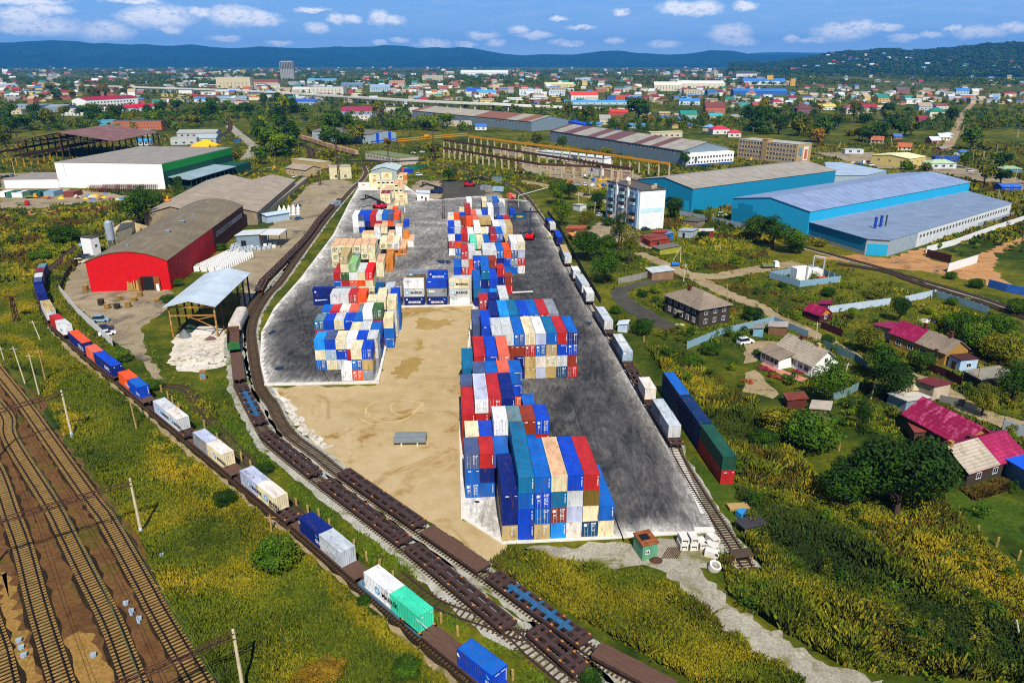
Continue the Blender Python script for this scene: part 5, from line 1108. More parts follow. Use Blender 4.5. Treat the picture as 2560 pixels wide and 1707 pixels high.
def onface(p, q, u0, u1, z0, z1, off=.06):
    dx, dy = q[0]-p[0], q[1]-p[1]; L = math.hypot(dx, dy); nx, ny = dy/L*off, -dx/L*off; b = MB(); P1 = (p[0]+dx*u0+nx-cx, p[1]+dy*u0+ny-cy); P2 = (p[0]+dx*u1+nx-cx, p[1]+dy*u1+ny-cy)
    b.quad((*P1,z0),(*P2,z0),(*P2,z1),(*P1,z1)); b.quad((*P2,z0),(*P1,z0),(P1[0]-nx*.5,P1[1]-ny*.5,z1),(P2[0]-nx*.5,P2[1]-ny*.5,z1)); return b
onface(AN[0],AN[1],.01,.99,1.6,6.1).build('cladding', TEAL, r); onface(AN[1],AN[2],.06,.94,0,4.4,.08).build('gate', TEALL, r); onface(AN[3],AN[4],.0,.995,.0,6.2,.05).build('cladding', paint('#c8ccca', var=.2), r)
ang = math.atan2(AN[4][1]-AN[3][1], AN[4][0]-AN[3][0])
for k in range(30):
    u = .03+.94*k/30; ob('window', win_mesh(1.8,1.4), r, (AN[3][0]+(AN[4][0]-AN[3][0])*u-cx+.07*math.sin(ang), AN[3][1]+(AN[4][1]-AN[3][1])*u-cy-.07*math.cos(ang), 3.6), ang)
for (v,x,y,c) in (('G',1068,950,'#1440a0'),('G',1113,938,'#1440a0'),('G',1155,932,'#3a3a40')):
    p = W(v,x,y,6.5); MB().tube((p[0]-cx,p[1]-cy,6.4),(p[0]-cx,p[1]-cy,10.6),.55 if c[1]=='1' else .3,n=12).tube((p[0]-cx,p[1]-cy,10.7),(p[0]-cx,p[1]-cy,11),.7 if c[1]=='1' else .4,n=12).build('roof_chimney', paint(c), r)
prism('pale_hall', 'hall with pale blue sheet roof between teal hall and yellow hall', 'hall', [W('G',692,520,7),W('G',660,412,7),W('G',800,415,7),W('G',1165,482,7),W('G',1000,520,7)], 7, paint('#98a8b0'), seamed('pale_blue_sheet', '#a2b4c2', None, .3, 2, 1))
# office block
r, ro = hall('office_block', 'beige four-storey office block with two flat wings', 'office block', (176.5,588.5), (207.6,547.2), 18, 14, 14, 'flat', paint('#b09468','office_beige',var=.12), paint('#a8a498', var=.2), [('f',8,4,2,3.2,1.9,1.6,.02,.42),('f',9,4,2,3.2,1.9,1.6,.5,.98),('r',2,3,2,3.2,1.4,1.5)]); MB().box(-4,.5,-.6,6,0,15.6).box(-4.2,.7,-.8,6.2,15.62,15.9).build('stair_tower', paint('#a5895e'), r)
b = MB(); b.box(25.9,25.98,2,6,6.5,11.5,0); b.box(25.9,25.98,8,14,2,12,1); b.box(25.98,26.02,9.5,13,3,10,2); b.build('wall_mural', [paint('#5a86a8'),paint('#e4ddcc'),paint('#c8603c')], r)
hall('yellow_hall', 'pale yellow hall with low cream gable', 'hall', (264.5,551.5), (281.2,529.6), 24, 6, 7.6, 'gy', paint('#cdb870'), paint('#e0d8a0', var=.06), [('f',3,1,3,1,1.4,1.2),('r',3,1,3,1,1.4,1.2)], .4)
# long halls
LG = seamed('old_grey_sheet', '#a39c8c', '#8a8072', .5, 3, 0, ('#6d4a44', .045)); LG2 = seamed('old_pale_sheet', '#a99f8a', '#8e8370', .5, 3, 0, ('#86583e', .012)); MG = paint('#6f808a','hall_metal',var=.15)
r, ro = hall('long_hall', 'very long grey hall with brown-banded roof and white office front', 'hall', (122.9,540.4), (161.4,560.3), 190, 10.5, 15.5, 'gy', MG, LG, [('l',40,1,8.2,1,3.2,.9,.02,.98)], .5, G_IND); MB().box(-21.6,21.6,-6,-.02,0,8.6).build('office_front', WHT, r)
for j in range(2):
    for k in range(15): ob('window', win_mesh(1.5,1.4), r, (-20+2.8*k, -6.02, 1.8+3.4*j), 0)
MB().box(-21.7,21.7,-6.06,-6.01,0,1.1).build('painted_band', paint('#1c4a9c'), r); hall('long_hall', 'very long pale hall farther back with blue end wall', 'hall', (21.2,825.2), (63.2,857.6), 254, 10, 15, 'gy', MG, LG2, [('l',40,1,7,1,3.6,1.2,.02,.98)], .5, G_IND)
hall('blue_shed', 'bright blue sheet lean-to beside the far long hall', 'shed', (63.5,858), (82,846), 16, 8, 5, 'mono', paint('#0f3fb0'), paint('#1648b8')); hall('low_block', 'long low white block along the brown-banded hall', 'building', W('F',645,370), W('F',640,372+0), 4, 4, 4, 'flat', WHT, WHT) if False else None
hall('low_block', 'long low white block in front of the brown-banded hall', 'building', (20,592), (66,540), 10, 4.6, 5.2, 'mono', WHT, paint('#cfd4d6'), [('f',16,1,1.6,1,1.4,1.3)])
r, ro = hall('striped_hall', 'grey hall with blue frames and dark barrel roof', 'hall', (-129.6,692.5), (-110.5,723.1), 75, 8, 10, 'arch', paint('#9aa8b0'), paint('#6e685c', var=.2), [('l',8,1,4,1,3,1.5)], .3); b = MB()
for x in (-8.5,8.5): b.box(x-2,x+2,-.12,-.02,0,8.8)
b.box(-18,18,-.1,-.02,1.2,2.2); b.build('blue_frames', paint('#1450c4'), r)
hall('depot', 'pale depot with flat green roof beyond the yard', 'building', (-113,578), (-81,540), 16, 5.2, 5.2, 'flat', paint('#bcae98'), paint('#6e7a4c', var=.2), [('f',10,1,2.6,1,2.6,1.2)]); hall('substation', 'cream substation block with stained walls', 'building', (-116.1,473.2), (-103,477), 11, 7.4, 7.4, 'flat', mat('stained_cream','#cdc398',.9,.2,.6,'#8a9470',.4), paint('#a89c84'), [('f',2,1,1,3,1.4,1.6)])
hall('cottage', 'small pale cottage with slate roof near the platform', 'house', W('E',218,512), W('E',375,532), 13, 4.4, 6.4, 'gx', paint('#b8a078'), SLATE, [('f',4,1,1.4,1,1.2,1.4)]); hall('low_store', 'long low tan store behind the pale cottage', 'building', W('E',262,440), W('E',498,470), 9, 4.6, 4.6, 'flat', paint('#b39a68'), paint('#b0a484'))
hall('field_shed', 'grey ridged tent shed above the cream boxes', 'shed', (-85.5,452), (-70,452), 22, 8.6, 10.6, 'gy', paint('#9aa6a2'), paint('#b2beb8')); hall('site_office', 'small white site office at the far end of the yard', 'hut', W('E',1283,730), W('E',1385,728), 7, 4.6, 4.2, 'mono', WHT, paint('#c8ccd0'), [('f',1,1,1.4,1,1,1.2,.3,.5)], door=[(.7,1.1,2.2,M_BROWN)])
# crane runways
def runway(label, pts, z, m, pm, step=9, hh=1.2):
    r = thing('crane_runway', label, 'crane runway', (0,0,.02)); b = MB()
    for p, q in zip(pts, pts[1:]): b.bar((p[0],p[1],z),(q[0],q[1],z),.9,0,hh); b.bar((p[0],p[1],z+hh*.7),(q[0],q[1],z+hh*.7),.2,0,.25)
    b.build('beam', m, r); S, q = spline(pts, step); pm_ = MB().box(-.55,.55,-.6,.6,0,z-.6).box(-.8,.8,-.9,.9,0,.5).mesh('post'); pm_.materials.append(pm)
    for i in range(len(S)): ob('post', pm_, r, (S[i][0],S[i][1],0))
YEL = paint('#d08c18','crane_yellow',col2='#7a5a28',amt=.3); POS = mat('old_concrete','#a8997c',.9,.25,.6)
runway('upper yellow crane runway on concrete posts', [(-52,640),(-38.3,669.1-4),(42.2,564.9),(100.7,477.7)][1:], 9, YEL, POS); runway('middle brown crane runway on concrete posts', [W('E',1500,230,9),W('E',2287,352,9),W('F',920,470,9)], 9, RUST, POS); runway('low rusty crane runway nearest the tracks', [W('E',1500,295,7),W('E',2287,430,7),W('F',760,455,7)], 7, RUST, POS, 8)
r = thing('bridge_crane', 'yellow bridge crane spanning the runways', 'crane', (0,0,0)); b = MB(); p0, p1 = W('E',1120,235,11), W('E',1695,185,11)
for o_ in (0,2.4):
    for z in (10.4,12): b.bar((p0[0],p0[1]+o_,z),(p1[0],p1[1]+o_,z),.3)
for k in range(22):
    u = k/22; u2 = (k+.5)/22; b.bar((p0[0]+(p1[0]-p0[0])*u,p0[1]+(p1[1]-p0[1])*u,10.4),(p0[0]+(p1[0]-p0[0])*u2,p0[1]+(p1[1]-p0[1])*u2,12),.14)
b.build('girder', YEL, r); MB().cbox((p0[0]*.6+p1[0]*.4),(p0[1]*.6+p1[1]*.4)+1.2,12.9,4,2.6,1.4).build('trolley', YEL, r)
for p in (p0,p1): MB().bar((p[0],p[1]+1.2,0),(p[0],p[1]+1.2,10.3),.7).build('leg', RUST, r)
b = MB()
# ---------------------------------------------------------------- school, brick building, overpass, unfinished tower
REDR = seamed('red_sheet', '#c41030', None, .3, 3, 0)
def facade(v, xl, xr, yb, yt): A = W(v,xl,yb); B = W(v,xr,yb); return A, B, HT(v,xl,yt,A)
A_, B_ = (-692,1250), (-652,1342); hall('school_block', 'long white block with dark red roof beyond the woods', 'building', A_, B_, 34, 13, 17, 'gx', WHT, seamed('dull_red_sheet','#a01c30',None,.3,3,0), [('f',14,2,3,4.5,3,2)]); hall('school_wing', 'low white wing with bright red roof beside the long white block', 'building', W('A',770,775), W('A',1090,752), 26, 6, 9.5, 'gx', WHT, REDR, [('f',12,1,1.8,1,2.4,1.8)])
hall('brick_works', 'orange brick two-storey works with roof turret', 'building', (-440,839), (-388,842), 16, 9.4, 9.4, 'flat', mat('orange_brick','#b4603a',.9,.2,1.2,'#8a7a60',.3), paint('#5f564c'), [('f',14,2,1.4,4.3,1.5,1.6)])
r = thing('overpass', 'long grey road overpass on rows of piers', 'bridge', (0,0,0)); OP = [(-1400,2330),(-989,2038),(-647,1799),(-420,1580),(-255,1400),(-130,1270),(-20,1195),(90,1190),(200,1210)]; S, q = spline(OP, 10); vs = []
for i in range(len(S)):
    x,y,a = path_at(S,q,q[i]); z = 10 if q[i] < q[-1]-230 else 10-9.4*((q[i]-q[-1]+230)/230)
    for w_, zz in ((-8,z-1.6),(-8,z+1.2),(-7.7,z+1.2),(-7.7,z),(7.7,z),(7.7,z+1.2),(8,z+1.2),(8,z-1.6)): vs.append((x-math.sin(a)*w_, y+math.cos(a)*w_, zz))
MB().add(vs, [(8*i+k,8*i+8+k,8*i+8+(k+1)%8,8*i+(k+1)%8) for i in range(len(S)-1) for k in range(8)]).build('deck', mat('road_concrete','#d2cfc6',.9,.1,.05), r)
pm_ = MB().box(-.9,.9,-.9,.9,0,8.3).mesh('pier'); pm_.materials.append(mat('pier_concrete','#c9c6bc',.9,.2,.3))
for d in np.arange(20, q[-1]-190, 28):
    x,y,a = path_at(S,q,d)
    for o_ in (-5,5): ob('pier', pm_, r, (x-math.sin(a)*o_, y+math.cos(a)*o_, 0), a)
A_, B_, h = facade('A',1922,2014,557,424); r = thing('unfinished_tower', 'grey unfinished concrete tower block with crane on top', 'tower block', ((A_[0]+B_[0])/2, A_[1], 0)); b = MB(); w = B_[0]-A_[0]; fl = 22
for k in range(fl+1): b.box(-w/2,w/2,0,24,h*k/fl-.25,h*k/fl+.3)
for k in range(9):
    for y in (.3,11,23): b.box(-w/2+k*(w-1.4)/8,-w/2+k*(w-1.4)/8+1.4,y,y+1.2,0,h)
b.box(-w/2+4,w/2-4,8,18,0,h+3); b.build('frame', mat('bare_concrete','#a9a8a2',.9,.2,.1), r); MB().box(-w/2+.2,w/2-.2,.8,1.0,0,h*.62).build('infill_wall', paint('#8c8c88'), r); b = MB(); b.bar((4,12,h),(4,12,h+24),1.2); b.bar((-12,12,h+18),(22,12,h+18),1.0); b.build('crane', RUST, r)

for k, (v,x0,y0,x1,y1,c,lab) in enumerate((('F',375,468,515,497,'#b89c70','tan'),('F',525,492,668,522,'#d4d8da','white'),('F',680,520,790,545,'#b8947c','pinkish tan'),('F',800,535,895,552,'#a88c74','dull brown'),('E',1900,335,2000,352,'#c8b090','pale tan'),('E',2010,352,2110,370,'#b8a488','dusty tan'),('E',2130,335,2250,352,'#c4b090','light tan'))):
    hall('goods_wagon', lab + ' long goods wagon standing under the crane runways', 'wagon', W(v,x0,y0), W(v,x1,y1), 3.2, 4.2, 4.7, 'gx', mat('wagon_side_'+lab.replace(' ','_'), c, .8, .25, .4, '#7c4a30', .35), paint('#a09078', var=.2), [('f',5,1,2.2,1,1.0,.8)], .15)
# ---------------------------------------------------------------- the houses to the right
MAROON = seamed('maroon_sheet', '#8a1440', '#b8305c', .35, 1.0, 0); SL2 = seamed('house_slate', '#8d7c68', '#6c5e4e', .55, .9, 0); SLW = seamed('pale_slate', '#a89a86', '#857660', .5, .9, 0)
WOOD = mat('dark_boards', '#3c332c', .9, .35, 2, '#6a5a4a', .35, stretch=(.3,.3,6)); OCH = paint('#a8703a','ochre',var=.2); YBR = mat('yellow_brick','#a07838',.9,.25,2,'#6a5030',.3)
GH = 'village houses'
def chimney(r, x, y, z0, z1, m=None): MB().box(x-.35,x+.35,y-.35,y+.35,z0,z1).box(x-.42,x+.42,y-.42,y+.42,z1+.002,z1+.12).build('chimney', m or BRICK, r)
r, ro = hall('wooden_house', 'two-storey dark timber house with slate hip roof', 'house', (45.5,207.4), (52.3,193.4), 11, 5.4, 8.6, 'hip', WOOD, SL2, [('f',5,2,1,2.6,1.1,1.3),('r',3,2,1,2.6,1.0,1.2)], .7, GH); chimney(r, -2, 4, 7.2, 9.2); MB().box(-1,1,-1.5,-.05,2.5,2.65).build('porch_roof', paint('#8a8278'), r)
A_, B_ = W('K',258,748,3), W('K',560,893,3); r, ro = hall('white_house', 'white single-storey house with long slate roof and veranda', 'house', A_, B_, 8, 3, 6, 'gx', WHT, SLW, [('f',3,1,1,1,1.3,1.2,.45,.95),('r',1,1,3.2,1,.9,1)], .5, GH); w = math.hypot(B_[0]-A_[0],B_[1]-A_[1]); chimney(r,-2,4,5.6,6.9); chimney(r,3.4,4,5.6,6.8,paint('#b8a060'))
MB().box(-w/2-.5,-w/2+6,-4,-.05,.0,2.5).build('veranda', WHT, r); MB().add([(-w/2-1,-4.6,2.52),(-w/2+6.4,-4.6,2.52),(-w/2+6.4,.3,3.5),(-w/2-1,.3,3.5),(-w/2-1,-4.6,2.7),(-w/2+6.4,-4.6,2.7),(-w/2+6.4,.3,3.7),(-w/2-1,.3,3.7)],[(4,5,6,7),(0,3,2,1),(0,1,5,4),(1,2,6,5),(3,0,4,7)]).build('veranda_roof', SL2, r)
for k in range(4): ob('window', win_mesh(1.2,1.1), r, (-w/2+.6+1.5*k,-4.02,1.0), 0)
sheet('paved_path', [W('K',130,880),W('K',170,860),W('K',350,945),W('K',520,1000),W('K',470,1030),W('K',330,985)], .06, paint('#b87a66','pink_paving',var=.25,scale=3), .1)
A_, B_ = W('K',1200,628,3.2), W('K',1650,797,3.2); r, ro = hall('duplex_house', 'long yellow brick house, half maroon and half slate roof', 'house', A_, B_, 8, 3.2, 5.8, 'gx', YBR, SL2, [('f',4,1,.9,1,1.4,1.3)], .4, GH); w = math.hypot(B_[0]-A_[0],B_[1]-A_[1]); k_ = (5.8-3.2)/4
MB().add([(-w/2-.5,-.45,3.2-.45*k_+.26),(-.4,-.45,3.2-.45*k_+.26),(-.4,4,6.06),(-w/2-.5,4,6.06)],[(0,1,2,3)]).add([(-w/2-.5,4,6.06),(-.4,4,6.06),(-.4,8.45,3.2-.45*k_+.26),(-w/2-.5,8.45,3.2-.45*k_+.26)],[(0,1,2,3)]).build('roof', MAROON, r); chimney(r,-1.6,4,5.8,7.2); chimney(r,w/2-2.4,4,5.8,7.4); MB().box(w/2-2.6,w/2-1.9,-.75,-.1,3.2,3.6).build('rain_hood', BRICK, r)
hall('house_wing', 'low wing with maroon sheet roof beside the half-slate house', 'house wing', W('K',1040,640,0), W('K',1195,705,0), 6, 2.8, 3.6, 'mono', paint('#9a8a7a'), MAROON, [('f',2,1,1,1,1,1)]); hall('porch_annex', 'white flat-roofed annex with blue side at the brick house', 'annex', W('K',1660,900), W('K',1752,945), 5, 2.8, 2.8, 'flat', paint('#a8c4dc'), paint('#4a2420'), [('r',1,1,1,1,1.2,.9)], door=[(.5,1.2,2,paint('#5a2a22'))])
A_, B_ = W('K',1330,1275,4), W('K',1770,1512,4); r, ro = hall('maroon_house', 'large house with striped maroon sheet roof and ochre gable', 'house', A_, B_, 8.2, 3.6, 6.4, 'gx', paint('#54382a'), seamed('striped_maroon','#8a123c','#c65a80',.42,1.1,0), [('f',3,1,1,1,1.2,1.2)], .7, GH, gable=OCH); w = math.hypot(B_[0]-A_[0],B_[1]-A_[1]); chimney(r,w/2+.8,1.2,0,5.2); MB().box(w/2+.05,w/2+1.6,.6,7,2.5,2.7).build('porch_roof', paint('#b01030'), r)
A_, B_ = W('O',1245,398,3), W('O',1552,303,3); r, ro = hall('gable_house', 'house with one pale slate and one maroon roof half beside blue roof', 'house', A_, B_, 9, 3, 5.6, 'gx', WOOD, MAROON, [('f',3,1,1,1,1.1,1.1)], .5, GH); w = math.hypot(B_[0]-A_[0],B_[1]-A_[1]); k_ = 2.6/4.5
MB().add([(-w/2-.6,-.55,3-.55*k_+.25),(.3,-.55,3-.55*k_+.25),(.3,4.5,5.86),(-w/2-.6,4.5,5.86)],[(0,1,2,3)]).build('roof', SLW, r); chimney(r,-w/2+.5,4.5,5,6.6,YBR)
hall('lean_to', 'dark lean-to with grey board roof beside the pale slate roof half', 'shed', W('O',1060,330,0), W('O',1235,440,0), 6, 2.4, 3.0, 'mono', WOOD, SL2, [('f',2,1,.8,1,.9,.9)]); hall('blue_roof_shed', 'shed with bright blue sheet roof at the house end', 'shed', W('O',1420,400,0), W('O',1560,505,0), 7, 3, 3.6, 'mono', paint('#4a7088'), paint('#1058d0', var=.08))
r, ro = hall('orange_cottage', 'tiny cottage with maroon roof and bright orange gable', 'house', W('K',490,500,0), W('K',612,546,0), 4.6, 2.2, 3.9, 'gx', paint('#4a1828'), MAROON, [('r',1,1,.9,1,.9,1.1,.3,.7)], .35, GH, gable=paint('#c8781c')); 
for (v,x0,y0,x1,y1,d,h,wl,rf,nm,lab) in (('K',600,455,690,470,4,2.4,'#5a1a30','#80123a','shed','small maroon shed beside the orange gabled cottage'),('K',195,640,335,660,4,2.3,'#7a5a3c','#a89c90','shed','broken plank shed inside the fence corner'),('K',70,655,150,665,3,2.2,'#78a8bc','#8a8478','hut','pale blue hut at the yard fence'),('F',1075,1375,1250,1365,6,2.6,'#8a6a50','#b4bcb8','shed','patched pale-roofed shed on the lane wall'),
 ('F',980,1060,1060,1085,7,2.5,'#b05a48','#7c3a2c','garage','rusty red lock-up garage, front one of the row'),('F',1060,1105,1220,1095,7,2.5,'#8a3424','#84382a','garage','red-brown lock-up garage nearest the lane'),('F',1075,1035,1185,1045,6,2.5,'#a03428','#8c2e22','garage','red lock-up garage beside the blue one'),('F',1185,1050,1250,1045,6,2.5,'#2464a8','#647890','garage','blue lock-up garage beside the red ones'),('F',1290,1020,1405,1035,6,2.6,'#a9b4b8','#9aa4a8','garage','pale grey lock-up garage standing apart'),('F',1465,1020,1575,1025,5,2.2,'#7c2c24','#c8c4bc','garage','dark red lock-up garage with pale patched roof'),
 ('F',1140,1170,1300,1150,5,2.2,'#9a9a30','#6a6458','shed','yellow-green walled shed with grey roof'),('F',370,1000,520,1010,7,2.4,'#7a4a34','#a05434','garage','rust-roofed garages, front row'),('F',430,1060,530,1055,6,2.2,'#8a5a3c','#c88a44','garage','ochre-roofed garage below the rusty ones'),('F',1330,930,1450,950,6,2.4,'#8a7a64','#5e5a52','shed','low dark-roofed store beside the apartment block'),('F',430,800,490,815,4,2.6,'#c8ccc8','#b0b4b0','hut','white hut beside the lane trees'),
 ('K',1390,1115,1530,1180,5,2.8,'#b8a890','#6e2a2a','shed','brown-roofed shed with white windows above the striped roof'),('K',1165,1200,1310,1280,6,2.2,'#8a9aa4','#c4bcae','shed','low shed with patched pale roof at the fence'),('K',1250,1190,1390,1200,5,2.6,'#b8a070','#c8b890','shed','shed with beige curved sheet roof'),('K',530,1330,680,1360,4,2.4,'#7a6a54','#b4a694','shed','slate-roofed garden shed below the tall tree'),('K',350,1245,500,1250,3,2,'#5a2a22','#7a3a2c','shed','rust-roofed shed in the bushes'),('K',1380,1520,1500,1530,4,2.2,'#5a3a30','#8a4038','shed','reddish flat shed roof beside the dark lean-to'),('K',1920,1085,2200,1060,5,2.2,'#3c352c','#8a8272','shed','dark sagging shed by the lane'),('J',1450,620,1525,628,3,2.1,'#b8c8d8','#c8d4dc','hut','pale metal hut under the lane bush'),('O',0,700,0,700,3,2,'#333333','#333333','','')):
    if not nm: continue
    hall(nm, lab, nm, W(v,x0,y0), W(v,x1,y1), d, h, h+.5, 'mono', paint(wl, var=.3), paint(rf, var=.25), door=[(.4,1.0,min(2.0,h-.3),DARK)] if nm == 'garage' else None, over=.3)
# pump station in its fence
r = thing('pump_station', 'white pump station with pipes inside a grey fence', 'pump station', (101.5,243.5,.03), math.radians(15)); MB().box(-5.4,.4,-1.6,1.8,0,4.2).build('tank_house', WHT, r); MB().box(1.2,5.2,-1.2,2.4,0,3.2).build('engine_house', paint('#d8d4cc'), r); MB().tube((-1.6,-1.9,0),(-1.6,-1.9,5.2),.3).tube((6.2,0,0),(6.2,0,7),.28).tube((6.2,0,6.9),(3.2,1.8,7.4),.28).tube((3.2,1.8,7.3),(3.2,1.8,3.3),.25).build('pipes', STEEL, r); MB().tube((.5,-2.2,.8),(5.5,-2.2,.8),.3).build('red_pipe', paint('#b83c20'), r)
# ---------------------------------------------------------------- fences and walls
def fence(name, label, pts, h, m, post=None, step=2.6, th=.06, gap=.05, group=None, z=.03):
    r = thing(name, label, 'fence', (pts[0][0], pts[0][1], z), 0, group); b = MB(); pm_ = None; x0, y0 = pts[0]
    for p, q in zip(pts, pts[1:]):
        L = math.hypot(q[0]-p[0], q[1]-p[1]); n = max(1, int(L/step)); dx, dy = (q[0]-p[0])/L, (q[1]-p[1])/L; a = math.atan2(dy, dx)
        for k in range(n):
            s = L*(k+.5)/n; b.cbox(p[0]-x0+dx*s, p[1]-y0+dy*s, h/2+gap, L/n-.06, th, h, 0, a)
            if post is not None and k % 1 == 0 and len(r.children) < 60:
                if pm_ is None: pm_ = MB().box(-.09,.09,-.09,.09,0,h+.2).mesh('fence_post'); pm_.materials.append(post)
                ob('fence_post', pm_, r, (p[0]-x0+dx*L*k/n-dy*.1, p[1]-y0+dy*L*k/n+dx*.1, 0), a)
    b.build('panels', m, r); return r
WP = paint('#dcdad4','white_panels',var=.08); GP = paint('#7fa0ae','grey_blue_sheet_fence',var=.15); MP = paint('#3c1420','maroon_fence'); CP = paint('#8e8a80','concrete_fence',var=.2)
fence('panel_fence', 'white concrete panel fence below the red hall', PTS('H',492,300,640,480,760,590,925,745), 2.4, WP, CP); fence('dark_fence', 'dark rusty fence beside the curve of the train', PTS('H',492,298,540,180,620,80,'D',690,1160), 2.0, paint('#3a2a20'))
fence('sheet_fence', 'blue-grey sheet fence round the white house yard', PTS('J',2020,760,2287,650,'K',240,550,450,640,520,670), 2.0, GP, STEEL); fence('sheet_fence', 'grey-green sheet fence behind the white house', PTS('K',640,745,760,800,900,860,1000,930), 2.0, paint('#5e7c7c')); fence('sheet_fence', 'grey-green sheet fence below the tall garden tree', PTS('K',720,1185,830,1150,930,1095), 1.9, paint('#6e8a88'), STEEL)
fence('sheet_fence', 'long pale sheet fence above the garden meadow', PTS('K',680,470,1190,400), 2.2, paint('#b0c0cc','pale_sheet',var=.1), STEEL); fence('sheet_fence', 'short pale sheet fence right behind the round dark tree', PTS('K',1310,385,1560,330), 2.2, MATS['pale_sheet'], STEEL); fence('sheet_fence', 'blue-grey fence with posts running down to the railway bushes', PTS('K',1560,330,1990,470), 2.0, GP, STEEL)
fence('maroon_fence', 'maroon fence below the orange gabled cottage', PTS('K',625,590,800,660), 2, MP, CP); fence('maroon_fence', 'maroon fence in front of the yellow brick house', PTS('K',1490,930,1640,990,1770,1060), 2, MP, CP); fence('mesh_fence', 'grey mesh fence beside the brown-roofed shed', PTS('K',1590,1190,1800,1230), 1.6, paint('#6a6a66')); fence('panel_gate', 'pale panel gate at the end of the village lane', PTS('K',2105,1420,2287,1490), 2.4, paint('#b8c4cc'), DARK)
fence('pump_fence', 'low grey-blue fence round the pump station', [(88.8,244.2),(95.3,233.1),(111,238.9),(107.5,253.8),(88.8,244.2)], 2.2, paint('#7c9cac'), STEEL); fence('white_fence', 'long white panel fence along the clay road', PTS('G',1485,1150,1700,1095,2000,985,2287,890), 2.5, WP, CP); fence('white_fence', 'short white panel fence on open clay ground', PTS('G',1660,1310,1900,1235), 3.2, WP, CP); fence('brown_fence', 'dark brown sheet fence at the white fence corner', PTS('G',1485,1185,1685,1235), 3.0, paint('#3c1c18'))
fence('blue_fence', 'bright blue sheet fence beside the right-hand rails', PTS('G',1990,1430,2140,1470,2287,1500), 2.6, paint('#2c60b0',var=.3), STEEL); fence('hall_fence', 'grey concrete fence in front of the cyan hall', PTS('F',1300,850,1560,900,1850,965), 2.6, paint('#9098a0','hall_fence',var=.1)); fence('annex_fence', 'low grey fence along the windowed annex wall', PTS('G',1440,1060,1700,985,1960,930,2200,850), 2.0, MATS['hall_fence']); fence('retaining_wall', 'old concrete wall beside the patched shed', PTS('F',800,1410,960,1375,1080,1340), 2.2, CP)
fence('siding_fence', 'tall dark fence between slab-side train and trees', PTS('F',225,830,330,980,440,1180,560,1400,660,1568), 2.0, paint('#4c4a44')); fence('plot_fence', 'row of pale stakes along the platform scrub', PTS('D',1560,720,1680,680,1780,640,1960,560,2130,470), 1.8, paint('#5a5a3a'), CP, 2.2); fence('green_fence', 'green sheet fence beyond the scorched ground', PTS('E',1180,475,1280,470,1370,455), 2.6, paint('#14664c')); fence('road_fence', 'long white fence beside the brown runway yard', PTS('C',320,800,480,800), 3, paint('#a8a8b0'))
